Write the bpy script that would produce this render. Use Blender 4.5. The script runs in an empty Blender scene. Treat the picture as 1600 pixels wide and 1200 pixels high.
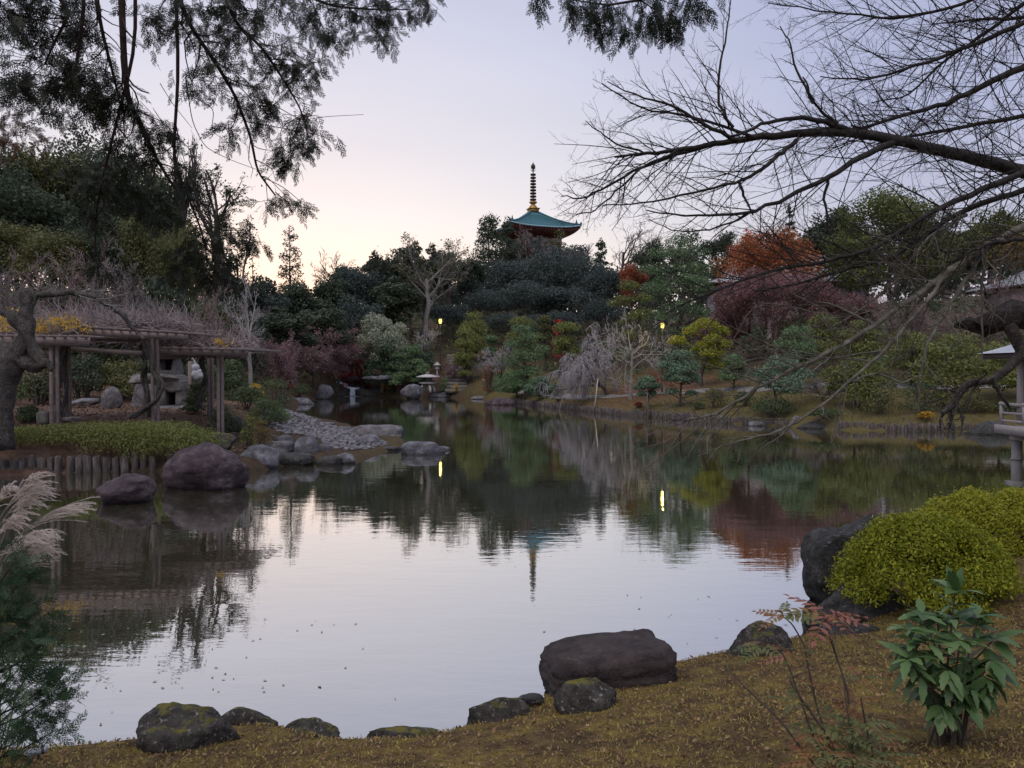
import bpy, bmesh, math, random
import numpy as np
from mathutils import Vector, Matrix, noise as mnoise

# ------------------------------------------------------------------ camera, sky, light, exposure
S = bpy.context.scene
COL = S.collection
FPX = 1232.0                      # focal length in pixels of the 1600 px wide photograph
CAMZ = 3.0
PITCH = math.radians(-0.93)
cam_d = bpy.data.cameras.new('camera')
cam = bpy.data.objects.new('camera', cam_d)
COL.objects.link(cam)
cam.location = (0, 0, CAMZ)
cam.rotation_euler = (math.radians(90) + PITCH, 0, 0)
cam_d.sensor_width = 36.0
cam_d.lens = 36.0 * FPX / 1600.0
cam_d.clip_start = 0.05
cam_d.clip_end = 6000
S.camera = cam

world = bpy.data.worlds.new('World')
S.world = world
world.use_nodes = True
wn, wl = world.node_tree.nodes, world.node_tree.links
for n_ in list(wn):
    wn.remove(n_)
SUN_AZ = math.radians(-16)        # where the sun went down, left of the view
def wnode(t, **kw):
    n_ = wn.new(t)
    for k_, v_ in kw.items():
        setattr(n_, k_, v_)
    return n_
tc = wnode('ShaderNodeTexCoord')
sep = wnode('ShaderNodeSeparateXYZ')
wl.new(tc.outputs['Generated'], sep.inputs[0])
def wramp(stops):
    r_ = wnode('ShaderNodeValToRGB')
    e_ = r_.color_ramp.elements
    while len(e_) < len(stops):
        e_.new(0.5)
    for el, (p_, c_) in zip(e_, stops):
        el.position = p_
        el.color = (*c_, 1)
    wl.new(sep.outputs['Z'], r_.inputs[0])
    return r_
cool = wramp([(0.0, (0.56, 0.53, 0.61)), (0.10, (0.52, 0.52, 0.65)), (0.28, (0.42, 0.45, 0.65)), (0.55, (0.42, 0.46, 0.66)), (1.0, (0.46, 0.50, 0.68))])
warm = wramp([(0.0, (1.02, 0.80, 0.52)), (0.10, (0.91, 0.82, 0.75)), (0.20, (0.78, 0.77, 0.82)), (0.42, (0.62, 0.63, 0.77)), (1.0, (0.46, 0.50, 0.68))])
dotn = wnode('ShaderNodeVectorMath', operation='DOT_PRODUCT')
wl.new(tc.outputs['Generated'], dotn.inputs[0])
dotn.inputs[1].default_value = (math.sin(SUN_AZ), math.cos(SUN_AZ), 0)
mr = wnode('ShaderNodeMapRange', interpolation_type='SMOOTHSTEP')
mr.inputs['From Min'].default_value = 0.70
mr.inputs['From Max'].default_value = 1.0
wl.new(dotn.outputs['Value'], mr.inputs['Value'])
mix1 = wnode('ShaderNodeMix', data_type='RGBA')
wl.new(mr.outputs[0], mix1.inputs['Factor'])
wl.new(cool.outputs[0], mix1.inputs[6])
wl.new(warm.outputs[0], mix1.inputs[7])
# thin high cloud, barely there
wnoise = wnode('ShaderNodeTexNoise')
wmap = wnode('ShaderNodeMapping')
wmap.inputs['Scale'].default_value = (1.2, 1.2, 5.0)
wl.new(tc.outputs['Generated'], wmap.inputs[0])
wl.new(wmap.outputs[0], wnoise.inputs['Vector'])
wnoise.inputs['Scale'].default_value = 1.6
wnoise.inputs['Detail'].default_value = 4
wmr = wnode('ShaderNodeMapRange')
wmr.inputs['From Min'].default_value = 0.3
wmr.inputs['From Max'].default_value = 0.7
wmr.inputs['To Min'].default_value = 0.965
wmr.inputs['To Max'].default_value = 1.035
wl.new(wnoise.outputs[0], wmr.inputs['Value'])
bg1 = wnode('ShaderNodeBackground')
wl.new(mix1.outputs[2], bg1.inputs['Color'])
wl.new(wmr.outputs[0], bg1.inputs['Strength'])
sky = wnode('ShaderNodeTexSky')
sky.sky_type = 'NISHITA'
sky.sun_disc = False
sky.sun_elevation = math.radians(1.0)
sky.sun_rotation = SUN_AZ
bg2 = wnode('ShaderNodeBackground')
wl.new(sky.outputs[0], bg2.inputs['Color'])
bg2.inputs['Strength'].default_value = 0.05
adds = wnode('ShaderNodeAddShader')
wl.new(bg1.outputs[0], adds.inputs[0])
wl.new(bg2.outputs[0], adds.inputs[1])
wout = wnode('ShaderNodeOutputWorld')
wl.new(adds.outputs[0], wout.inputs['Surface'])

soft_fill_d = bpy.data.lights.new('soft_fill', 'SUN')
soft_fill_d.energy = 1.4                # added fill high behind the view for dusk skylight, lifting ground and foliage
soft_fill_d.angle = math.radians(50)
soft_fill_d.color = (1.0, 0.91, 0.78)
soft_fill = bpy.data.objects.new('soft_fill', soft_fill_d)
COL.objects.link(soft_fill)
soft_fill.rotation_euler = (math.radians(28), 0, math.radians(-25))

S.view_settings.view_transform = 'Standard'
S.view_settings.look = 'None'
S.view_settings.gamma = 1.0
S.view_settings.exposure = 0.0
S.view_settings.use_curve_mapping = False
S.render.engine = 'CYCLES'
S.cycles.max_bounces = 5
S.cycles.diffuse_bounces = 2
S.cycles.glossy_bounces = 2
S.cycles.transmission_bounces = 3
S.cycles.transparent_max_bounces = 4
S.cycles.caustics_reflective = False
S.cycles.caustics_refractive = False
S.cycles.use_denoising = True

# ------------------------------------------------------------------ placing helpers
def at(px, py, d):
    """World point seen at photograph pixel (px, py), d metres ahead."""
    u, v = (px - 800) / FPX, (600 - py) / FPX
    c, s = math.cos(PITCH), math.sin(PITCH)
    dy, dz = c - v * s, s + v * c
    k = d / dy
    return Vector((u * k, d, CAMZ + dz * k))
def wx(px, d):
    return (px - 800) / FPX * d
def dwat(py):
    """Distance at which the water surface shows at row py."""
    v = (600 - py) / FPX
    c, s = math.cos(PITCH), math.sin(PITCH)
    return -CAMZ * (c - v * s) / (s + v * c)

SHORE_PX = [(0, 1182), (100, 1172), (190, 1166), (300, 1150), (430, 1137), (540, 1163), (640, 1160), (720, 1142), (850, 1090), (1055, 1040), (1250, 1000), (1275, 955)]
POND = [(wx(px, dwat(py)), dwat(py)) for px, py in SHORE_PX]
POND += [(4.55, 10.6), (5.0, 12.2), (7.5, 13.2), (11, 14.6), (18, 15.5), (27, 17), (31, 24), (27, 33)]
POND += [(wx(px, dwat(py)), dwat(py)) for px, py in [(1590, 678), (1540, 675), (1420, 674), (1300, 672), (1240, 668), (1160, 663), (1050, 655), (950, 647), (880, 639), (815, 631), (785, 627), (745, 623), (700, 621), (640, 620), (560, 618), (520, 619), (490, 625), (462, 634), (447, 643), (425, 655), (470, 662), (545, 668), (630, 684), (640, 700), (600, 707), (560, 722), (440, 728), (370, 748), (300, 740), (250, 737), (130, 739), (0, 742), (-200, 760)]]
POND += [(-22, 14), (-15, 7), (-9, 5.6), (-6, 5.8)]
PP = np.array(POND)
def sdist(x, y):
    """Signed distance to the pond's outline: negative over water."""
    x = np.asarray(x, float); y = np.asarray(y, float)
    best = np.full(x.shape, 1e9)
    inside = np.zeros(x.shape, bool)
    n = len(PP)
    for i in range(n):
        ax, ay = PP[i]; bx, by = PP[(i + 1) % n]
        ex, ey = bx - ax, by - ay
        t = np.clip(((x - ax) * ex + (y - ay) * ey) / (ex * ex + ey * ey), 0, 1)
        best = np.minimum(best, (x - ax - t * ex) ** 2 + (y - ay - t * ey) ** 2)
        c = (ay > y) != (by > y)
        with np.errstate(divide='ignore', invalid='ignore'):
            xi = ax + (y - ay) * ex / (ey if ey else 1e-9)
        inside ^= c & (x < xi)
    d = np.sqrt(best)
    return np.where(inside, -d, d)
def wob(x, y):
    return (np.sin(x * 1.7 + 0.6 * np.sin(y * 1.1)) * np.sin(y * 1.3 + 1.0) * 0.5 + np.sin(x * 4.1 + y * 2.3) * 0.2 + np.sin(x * 0.31 + 2) * np.sin(y * 0.27) * 1.0)
def ground_z(x, y):
    x = np.asarray(x, float); y = np.asarray(y, float)
    s = sdist(x, y)
    r = np.maximum(s, 0)
    beach = np.exp(-((x + 7.6) / 4.2) ** 4 - ((y - 33) / 9.5) ** 4)
    step = np.where(y > 16, 0.50, 0.12) * (1 - 0.9 * beach)
    w = np.where(y > 16, 0.35, 0.30)
    z = step * np.clip(r / w, 0, 1) + np.minimum(r, 38) * 0.2 * (1 - 0.72 * beach) + np.maximum(r - 38, 0) * 0.115
    z = z + np.clip((y - 74) / 12, 0, 1) * np.clip((6 - x) / 8, 0, 1) * np.minimum(r, 15) * 0.2
    z = np.where(r > 130, z - (r - 130) * 0.075, z)
    z = np.minimum(z, 26)
    near = np.clip((9 - y) / 5, 0, 1)
    z = z * (1 - near) + np.minimum(z, 1.45) * near
    court = np.clip((-8.5 - x) / 2, 0, 1) * np.clip((42 - y) / 4, 0, 1) * np.clip((y - 16) / 3, 0, 1)
    z = z * (1 - court) + np.minimum(z, 1.42) * court
    z = z + wob(x, y) * (1 - 0.8 * court) * np.clip(r / 4, 0, 1) * (0.02 + 0.10 * np.clip((y - 20) / 40, 0, 1))
    zin = np.maximum(-1.1, s * 1.3) - 0.03
    return np.where(s > 0, z, zin)
def gz(x, y):
    return float(ground_z(np.array([x]), np.array([y]))[0])

# ------------------------------------------------------------------ mesh helpers
class MB:
    """Collects vertices and faces; build() links them as one mesh object."""
    def __init__(self):
        self.v, self.f, self.n = [], {3: [], 4: []}, 0
    def add(self, V, F):
        V = np.asarray(V, float).reshape(-1, 3); F = np.asarray(F, int)
        self.f[F.shape[1]].append(F + self.n)
        self.v.append(V); self.n += len(V)
        return self
    def box(self, c, s, rz=0.0, M=None):
        x, y, z = s[0] / 2, s[1] / 2, s[2] / 2
        V = np.array([(-x, -y, -z), (x, -y, -z), (x, y, -z), (-x, y, -z), (-x, -y, z), (x, -y, z), (x, y, z), (-x, y, z)])
        if rz:
            co, si = math.cos(rz), math.sin(rz)
            V = V @ np.array([(co, si, 0), (-si, co, 0), (0, 0, 1)])
        if M is not None:
            V = V @ np.array(M).T
        return self.add(V + np.array(c), [(0, 3, 2, 1), (4, 5, 6, 7), (0, 1, 5, 4), (1, 2, 6, 5), (2, 3, 7, 6), (3, 0, 4, 7)])
    def beam(self, a, b, w, h):
        """A squared timber from a to b, w wide and h high."""
        a, b = Vector(a), Vector(b)
        t = (b - a).normalized()
        up = Vector((0, 0, 1)) if abs(t.z) < 0.9 else Vector((0, 1, 0))
        sx = t.cross(up).normalized(); uy = sx.cross(t)
        V = [p + sx * i * w / 2 + uy * j * h / 2 for p in (a, b) for i, j in ((-1, -1), (1, -1), (1, 1), (-1, 1))]
        return self.add([tuple(q) for q in V], [(0, 1, 2, 3), (7, 6, 5, 4), (0, 4, 5, 1), (1, 5, 6, 2), (2, 6, 7, 3), (3, 7, 4, 0)])
    def tubes(self, P, R, sides=5, cap=False):
        P = np.asarray(P, float); R = np.asarray(R, float)
        if P.ndim == 2:
            P, R = P[None], R[None]
        B, k, _ = P.shape
        T = np.gradient(P, axis=1)
        T /= np.linalg.norm(T, axis=2, keepdims=True) + 1e-9
        mean = P[:, -1] - P[:, 0]
        ref = np.where((np.abs(mean[:, 2]) > 0.8 * np.linalg.norm(mean, axis=1))[:, None], np.array([[1.0, 0.13, 0]]), np.array([[0.02, 0.05, 1.0]]))
        N = np.cross(T, ref[:, None, :]); N /= np.linalg.norm(N, axis=2, keepdims=True) + 1e-9
        Bn = np.cross(T, N)
        a = np.arange(sides) / sides * 2 * math.pi
        ring = P[:, :, None, :] + R[:, :, None, None] * (np.cos(a)[None, None, :, None] * N[:, :, None, :] + np.sin(a)[None, None, :, None] * Bn[:, :, None, :])
        V = ring.reshape(-1, 3)
        b, i, j = np.meshgrid(np.arange(B), np.arange(k - 1), np.arange(sides), indexing='ij')
        o = b * k * sides + i * sides
        j2 = (j + 1) % sides
        F = np.stack([o + j, o + j2, o + sides + j2, o + sides + j], -1).reshape(-1, 4)
        n0 = self.n
        self.add(V, F)
        if cap:
            for bb in range(B):
                for e in (0, k - 1):
                    c = P[bb, e]
                    m = n0 + bb * k * sides + e * sides
                    self.v.append(c[None]); ci = self.n; self.n += 1
                    jj = np.arange(sides); jn = (jj + 1) % sides
                    tri = np.stack([np.full(sides, ci), m + (jj if e else jn), m + (jn if e else jj)], -1)
                    self.f[3].append(tri)
        return self
    def lathe(self, c, prof, sides=12, rot=0.0, sq=1.0):
        """prof: (radius, z) pairs bottom to top."""
        prof = np.array(prof, float)
        a = np.arange(sides) / sides * 2 * math.pi + rot
        V = np.stack([prof[:, None, 0] * np.cos(a), prof[:, None, 0] * np.sin(a) * sq, np.repeat(prof[:, 1:2], sides, 1)], -1).reshape(-1, 3) + np.array(c)
        k = len(prof)
        i, j = np.meshgrid(np.arange(k - 1), np.arange(sides), indexing='ij')
        j2 = (j + 1) % sides
        F = np.stack([i * sides + j, i * sides + j2, (i + 1) * sides + j2, (i + 1) * sides + j], -1).reshape(-1, 4)
        return self.add(V, F)
    def mesh(self, name, smooth=False):
        me = bpy.data.meshes.new(name)
        V = np.concatenate(self.v) if self.v else np.zeros((0, 3))
        me.vertices.add(len(V)); me.vertices.foreach_set('co', V.astype(np.float32).ravel())
        q = np.concatenate(self.f[4]) if self.f[4] else np.zeros((0, 4), int)
        t = np.concatenate(self.f[3]) if self.f[3] else np.zeros((0, 3), int)
        me.loops.add(q.size + t.size)
        me.loops.foreach_set('vertex_index', np.concatenate([q.ravel(), t.ravel()]).astype(np.int32))
        me.polygons.add(len(q) + len(t))
        me.polygons.foreach_set('loop_start', np.concatenate([np.arange(len(q)) * 4, q.size + np.arange(len(t)) * 3]).astype(np.int32))
        if smooth:
            me.polygons.foreach_set('use_smooth', np.ones(len(q) + len(t), bool))
        me.update(calc_edges=True)
        return me
    def build(self, name, mat, parent=None, smooth=False, off=None, kind=None):
        if off is not None:
            self.v = [x - np.array(off) for x in self.v]
        return link(name, self.mesh(name, smooth), mat, parent, kind)
def link(name, me, mat=None, parent=None, kind=None):
    o = bpy.data.objects.new(name, me)
    COL.objects.link(o)
    if mat is not None and not me.materials:
        me.materials.append(mat)
    if parent is not None:
        o.parent = parent
    if kind:
        o['kind'] = kind
    return o
def tag(o, label, cat, group=None):
    o['label'] = label; o['category'] = cat
    if group:
        o['group'] = group
    return o
def thing(name, label, cat, loc=(0, 0, 0), group=None, rz=0.0):
    o = bpy.data.objects.new(name, None)
    COL.objects.link(o)
    o.empty_display_size = 0.2
    o.location = loc
    o.rotation_euler = (0, 0, rz)
    return tag(o, label, cat, group)
def place(parent, me, name, loc, rot=(0, 0, 0), sc=(1, 1, 1)):
    o = bpy.data.objects.new(name, me)
    COL.objects.link(o)
    o.parent = parent
    o.location = loc; o.rotation_euler = rot; o.scale = sc
    return o
def dup(root, loc, rz=0.0, label=None, sc=None):
    r = root.copy(); COL.objects.link(r)
    r.location = loc; r.rotation_euler = (0, 0, rz)
    if sc:
        r.scale = sc
    if label:
        r['label'] = label
    for ch in list(root.children):
        c = ch.copy(); COL.objects.link(c); c.parent = r
        for g in ch.children:
            d = g.copy(); COL.objects.link(d); d.parent = c
    return r

# ------------------------------------------------------------------ materials
def newmat(name):
    m = bpy.data.materials.new(name)
    m.use_nodes = True
    m.node_tree.nodes.clear()
    return m, m.node_tree.nodes, m.node_tree.links
def ramp(nodes, stops, interp='LINEAR'):
    r = nodes.new('ShaderNodeValToRGB')
    r.color_ramp.interpolation = interp
    e = r.color_ramp.elements
    while len(e) < len(stops):
        e.new(0.5)
    for el, (p, c) in zip(e, stops):
        el.position = p; el.color = (*c, 1)
    return r
def leafmat(name, cols, transl=0.3, rough=0.55, spec=0.25):
    """Each leaf takes its own hue between the given colours."""
    m, n, l = newmat(name)
    geo = n.new('ShaderNodeNewGeometry')
    oi = n.new('ShaderNodeObjectInfo')
    ad = n.new('ShaderNodeMath'); ad.operation = 'MULTIPLY_ADD'
    l.new(oi.outputs['Random'], ad.inputs[0]); ad.inputs[1].default_value = 0.3
    mu = n.new('ShaderNodeMath'); mu.operation = 'MULTIPLY'
    l.new(geo.outputs['Random Per Island'], mu.inputs[0]); mu.inputs[1].default_value = 0.72
    l.new(mu.outputs[0], ad.inputs[2])
    k = len(cols)
    r = ramp(n, [(i / max(k - 1, 1), c) for i, c in enumerate(cols)])
    l.new(ad.outputs[0], r.inputs[0])
    p = n.new('ShaderNodeBsdfPrincipled')
    p.inputs['Roughness'].default_value = rough
    p.inputs['Specular IOR Level'].default_value = spec
    l.new(r.outputs[0], p.inputs['Base Color'])
    out = n.new('ShaderNodeOutputMaterial')
    if transl:
        t = n.new('ShaderNodeBsdfTranslucent')
        l.new(r.outputs[0], t.inputs['Color'])
        mx = n.new('ShaderNodeMixShader'); mx.inputs[0].default_value = transl
        l.new(p.outputs[0], mx.inputs[1]); l.new(t.outputs[0], mx.inputs[2])
        l.new(mx.outputs[0], out.inputs[0])
    else:
        l.new(p.outputs[0], out.inputs[0])
    return m
def noisemat(name, cols, scale=6.0, rough=0.85, bump=0.3, bdist=0.02, bscale=None, stretch=(1, 1, 1), moss=None, spec=0.3, detail=6.0, metallic=0.0, lich=None):
    """Mottled surface with relief; optional moss on faces turned up, optional pale lichen flecks."""
    m, n, l = newmat(name)
    tcn = n.new('ShaderNodeTexCoord')
    oi = n.new('ShaderNodeObjectInfo')
    mp = n.new('ShaderNodeMapping'); mp.inputs['Scale'].default_value = stretch
    l.new(tcn.outputs['Object'], mp.inputs[0])
    va = n.new('ShaderNodeVectorMath'); va.operation = 'MULTIPLY_ADD'
    l.new(oi.outputs['Random'], va.inputs[0]); va.inputs[1].default_value = (37, 37, 37)
    l.new(mp.outputs[0], va.inputs[2])
    nz = n.new('ShaderNodeTexNoise'); nz.inputs['Scale'].default_value = scale; nz.inputs['Detail'].default_value = detail; nz.inputs['Roughness'].default_value = 0.65
    l.new(va.outputs[0], nz.inputs['Vector'])
    k = len(cols)
    r = ramp(n, [(0.28 + 0.44 * i / max(k - 1, 1), c) for i, c in enumerate(cols)])
    l.new(nz.outputs[0], r.inputs[0])
    col = r.outputs[0]
    nb = n.new('ShaderNodeTexNoise'); nb.inputs['Scale'].default_value = bscale or scale * 3; nb.inputs['Detail'].default_value = 8; nb.inputs['Roughness'].default_value = 0.7
    l.new(va.outputs[0], nb.inputs['Vector'])
    if lich:
        lr = n.new('ShaderNodeMapRange'); lr.inputs['From Min'].default_value = 0.60; lr.inputs['From Max'].default_value = 0.70
        n2 = n.new('ShaderNodeTexNoise'); n2.inputs['Scale'].default_value = scale * 4.5; n2.inputs['Detail'].default_value = 5
        l.new(va.outputs[0], n2.inputs['Vector']); l.new(n2.outputs[0], lr.inputs['Value'])
        mx = n.new('ShaderNodeMix'); mx.data_type = 'RGBA'
        l.new(lr.outputs[0], mx.inputs['Factor']); l.new(col, mx.inputs[6]); mx.inputs[7].default_value = (*lich, 1)
        col = mx.outputs[2]
    if moss:
        geo = n.new('ShaderNodeNewGeometry')
        sp = n.new('ShaderNodeSeparateXYZ'); l.new(geo.outputs['Normal'], sp.inputs[0])
        ma = n.new('ShaderNodeMath'); ma.operation = 'MULTIPLY_ADD'; l.new(nb.outputs[0], ma.inputs[0]); ma.inputs[1].default_value = 0.9; l.new(sp.outputs['Z'], ma.inputs[2])
        m2 = n.new('ShaderNodeMapRange'); m2.inputs['From Min'].default_value = moss[3]; m2.inputs['From Max'].default_value = moss[3] + 0.16
        l.new(ma.outputs[0], m2.inputs['Value'])
        mx = n.new('ShaderNodeMix'); mx.data_type = 'RGBA'
        l.new(m2.outputs[0], mx.inputs['Factor']); l.new(col, mx.inputs[6]); mx.inputs[7].default_value = (*moss[:3], 1)
        col = mx.outputs[2]
    crk = None
    if 'rock' in name:               # a few wandering cracks
        vd = n.new('ShaderNodeVectorMath'); vd.operation = 'MULTIPLY_ADD'
        l.new(nz.outputs['Color'], vd.inputs[0]); vd.inputs[1].default_value = (0.9, 0.9, 0.9); l.new(va.outputs[0], vd.inputs[2])
        vo = n.new('ShaderNodeTexVoronoi'); vo.feature = 'DISTANCE_TO_EDGE'; vo.inputs['Scale'].default_value = scale * 0.36
        l.new(vd.outputs[0], vo.inputs['Vector'])
        cm = n.new('ShaderNodeMapRange'); cm.inputs['From Max'].default_value = 0.07; cm.inputs['To Min'].default_value = 0.74
        l.new(vo.outputs['Distance'], cm.inputs['Value'])
        mc = n.new('ShaderNodeMix'); mc.data_type = 'RGBA'; mc.blend_type = 'MULTIPLY'; mc.inputs['Factor'].default_value = 1
        l.new(col, mc.inputs[6]); l.new(cm.outputs[0], mc.inputs[7]); col = mc.outputs[2]
        crk = cm
    if 'rock' in name:               # the band that the lapping pond keeps wet
        g2 = n.new('ShaderNodeNewGeometry'); s2 = n.new('ShaderNodeSeparateXYZ'); l.new(g2.outputs['Position'], s2.inputs[0])
        wa = n.new('ShaderNodeMath'); wa.operation = 'MULTIPLY_ADD'; l.new(nb.outputs[0], wa.inputs[0]); wa.inputs[1].default_value = -0.10; l.new(s2.outputs['Z'], wa.inputs[2])
        wr = n.new('ShaderNodeMapRange'); wr.inputs['From Min'].default_value = 0.0; wr.inputs['From Max'].default_value = 0.05; wr.inputs['To Min'].default_value = 0.45
        l.new(wa.outputs[0], wr.inputs['Value'])
        mw = n.new('ShaderNodeMix'); mw.data_type = 'RGBA'; mw.blend_type = 'MULTIPLY'; mw.inputs['Factor'].default_value = 1
        l.new(col, mw.inputs[6]); l.new(wr.outputs[0], mw.inputs[7]); col = mw.outputs[2]
    p = n.new('ShaderNodeBsdfPrincipled')
    p.inputs['Roughness'].default_value = rough; p.inputs['Specular IOR Level'].default_value = spec; p.inputs['Metallic'].default_value = metallic
    l.new(col, p.inputs['Base Color'])
    if bump:
        b = n.new('ShaderNodeBump'); b.inputs['Strength'].default_value = bump; b.inputs['Distance'].default_value = bdist
        hsrc = nb.outputs[0]
        if crk is not None:
            hm = n.new('ShaderNodeMath'); hm.operation = 'MULTIPLY'; l.new(nb.outputs[0], hm.inputs[0]); l.new(crk.outputs[0], hm.inputs[1]); hsrc = hm.outputs[0]
        l.new(hsrc, b.inputs['Height']); l.new(b.outputs[0], p.inputs['Normal'])
    out = n.new('ShaderNodeOutputMaterial'); l.new(p.outputs[0], out.inputs[0])
    return m
def emitmat(name, col, strength):
    m, n, l = newmat(name)
    e = n.new('ShaderNodeEmission'); e.inputs[0].default_value = (*col, 1); e.inputs[1].default_value = strength
    out = n.new('ShaderNodeOutputMaterial'); l.new(e.outputs[0], out.inputs[0])
    return m

L_DARK = leafmat('evergreen_leaf', [(0.045, 0.062, 0.040), (0.075, 0.098, 0.062), (0.11, 0.13, 0.085)])
L_BLUE = leafmat('oak_leaf', [(0.045, 0.062, 0.056), (0.075, 0.095, 0.088), (0.12, 0.145, 0.125)])
L_OLIVE = leafmat('olive_leaf', [(0.094, 0.106, 0.044), (0.150, 0.156, 0.062), (0.213, 0.188, 0.075)])
L_BAMBOO = leafmat('bright_evergreen_leaf', [(0.08, 0.11, 0.028), (0.14, 0.17, 0.045), (0.20, 0.20, 0.055)])
L_PINE = leafmat('pine_needle', [(0.108, 0.168, 0.085), (0.156, 0.240, 0.114), (0.228, 0.312, 0.148)])
L_PINEB = leafmat('blue_pine_needle', [(0.115, 0.184, 0.117), (0.172, 0.253, 0.161), (0.230, 0.322, 0.195)])
L_PINEO = leafmat('olive_pine_needle', [(0.127, 0.149, 0.046), (0.196, 0.218, 0.063), (0.265, 0.276, 0.092)])
L_PINE_LAMPLIT = leafmat('lamplit_pine_needle', [(0.16, 0.19, 0.02), (0.26, 0.28, 0.03), (0.36, 0.34, 0.05)])  # the lamp's yellow cast on this pine is put into the needle colour
L_GREY = leafmat('grey_green_leaf', [(0.246, 0.275, 0.210), (0.348, 0.377, 0.275), (0.464, 0.478, 0.362)])
L_ORANGE = leafmat('orange_leaf', [(0.26, 0.085, 0.04), (0.42, 0.145, 0.06), (0.52, 0.22, 0.09)], 0.35)
L_RED = leafmat('red_leaf', [(0.38, 0.02, 0.03), (0.55, 0.05, 0.05), (0.62, 0.10, 0.06)], 0.4)
L_RUST = leafmat('rust_leaf', [(0.20, 0.06, 0.035), (0.32, 0.10, 0.05), (0.42, 0.14, 0.06)], 0.4)
L_PURPLE = leafmat('withered_maple_leaf', [(0.17, 0.085, 0.09), (0.24, 0.125, 0.13), (0.31, 0.17, 0.17)], 0.3)
L_YELLOW = leafmat('yellow_leaf', [(0.50, 0.28, 0.03), (0.62, 0.40, 0.05), (0.68, 0.48, 0.12)], 0.4)
L_AZALEA = leafmat('azalea_leaf', [(0.113, 0.145, 0.015), (0.275, 0.305, 0.023), (0.436, 0.441, 0.038), (0.451, 0.305, 0.053)], 0.3)
L_HEDGE = leafmat('hedge_leaf', [(0.090, 0.117, 0.027), (0.171, 0.207, 0.054), (0.243, 0.261, 0.081), (0.252, 0.180, 0.072)], 0.3)
L_SHRUB = leafmat('shrub_leaf', [(0.055, 0.076, 0.034), (0.098, 0.133, 0.057), (0.164, 0.190, 0.091)], 0.3)
L_HINOKI = leafmat('cypress_scale_leaf', [(0.013, 0.019, 0.011), (0.021, 0.029, 0.015), (0.033, 0.033, 0.018)], 0.2)
L_SAPLING = leafmat('sapling_scale_leaf', [(0.035, 0.07, 0.035), (0.055, 0.10, 0.05), (0.09, 0.13, 0.06)], 0.25)
L_DEAD = leafmat('dead_scale_leaf', [(0.09, 0.04, 0.025), (0.13, 0.06, 0.035)], 0.2)
L_AUCUBA = leafmat('glossy_leaf', [(0.032, 0.075, 0.023), (0.066, 0.129, 0.038), (0.131, 0.208, 0.071)], 0.15, 0.42, 0.35)
L_NAND = leafmat('mahonia_leaf', [(0.170, 0.073, 0.038), (0.281, 0.122, 0.060), (0.255, 0.196, 0.068)], 0.3)
L_AUCUBAP = leafmat('pale_glossy_leaf', [(0.080, 0.144, 0.048), (0.128, 0.216, 0.080), (0.192, 0.288, 0.128)], 0.2, 0.42, 0.35)
L_MAUVE = leafmat('withered_leaf', [(0.210, 0.131, 0.131), (0.304, 0.200, 0.194), (0.378, 0.263, 0.242)], 0.3)
L_TAN = leafmat('tawny_leaf', [(0.13, 0.11, 0.04), (0.22, 0.16, 0.06), (0.30, 0.18, 0.08)], 0.3)
L_COURT = leafmat('court_fallen_leaf', [(0.07, 0.045, 0.035), (0.15, 0.09, 0.06), (0.24, 0.15, 0.10)], 0.1)
L_NANDG = leafmat('mahonia_green_leaf', [(0.08, 0.12, 0.04), (0.15, 0.18, 0.07), (0.22, 0.17, 0.08)], 0.3)
L_NANDP = leafmat('mahonia_pink_leaf', [(0.286, 0.098, 0.074), (0.354, 0.165, 0.122)], 0.3)
L_MOSS = leafmat('moss_blade', [(0.127, 0.088, 0.047), (0.264, 0.192, 0.084), (0.430, 0.363, 0.108), (0.273, 0.166, 0.108)], 0.25, 0.8)
L_LITTER = leafmat('fallen_leaf', [(0.09, 0.055, 0.035), (0.20, 0.11, 0.06), (0.32, 0.19, 0.09), (0.46, 0.33, 0.22)], 0.2, 0.8)
L_GRASS = leafmat('grass_blade', [(0.12, 0.17, 0.04), (0.20, 0.26, 0.07), (0.28, 0.27, 0.09)], 0.3)
L_PLUME = leafmat('silver_plume', [(0.70, 0.60, 0.54), (0.82, 0.73, 0.67), (0.90, 0.83, 0.78)], 0.45)
L_FLOAT = leafmat('floating_leaf', [(0.16, 0.10, 0.06), (0.30, 0.22, 0.15), (0.5, 0.42, 0.34)], 0.0, 0.5)

BARK = noisemat('bark', [(0.05, 0.038, 0.032), (0.11, 0.085, 0.07), (0.17, 0.14, 0.12)], 9, 0.9, 0.8, 0.03, stretch=(1, 1, 0.3))
BARK_BLACK = noisemat('dark_rough_bark', [(0.016, 0.012, 0.011), (0.045, 0.036, 0.032), (0.12, 0.10, 0.09)], 6, 0.9, 1.0, 0.06, stretch=(1, 3, 3))
BARK_SPUR = noisemat('pale_cherry_bark', [(0.05, 0.045, 0.038), (0.12, 0.11, 0.09), (0.24, 0.22, 0.185)], 10, 0.85, 0.6, 0.008)
BARK_CHERRY = noisemat('cherry_bark', [(0.013, 0.010, 0.010), (0.027, 0.022, 0.020), (0.060, 0.053, 0.047)], 14, 0.85, 0.6, 0.008, stretch=(1, 1, 1))
BARK_LICHEN = noisemat('lichen_bark', [(0.032, 0.027, 0.024), (0.076, 0.064, 0.058), (0.140, 0.128, 0.115)], 7, 0.9, 1.0, 0.06, lich=(0.30, 0.30, 0.27))
BARK_PALE = noisemat('pale_bark', [(0.20, 0.18, 0.16), (0.34, 0.31, 0.28)], 4, 0.9, 0.4, 0.03)
BARK_CEDAR = noisemat('cypress_bark', [(0.024, 0.012, 0.012), (0.051, 0.027, 0.025)], 12, 0.9, 0.7, 0.01)
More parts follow.
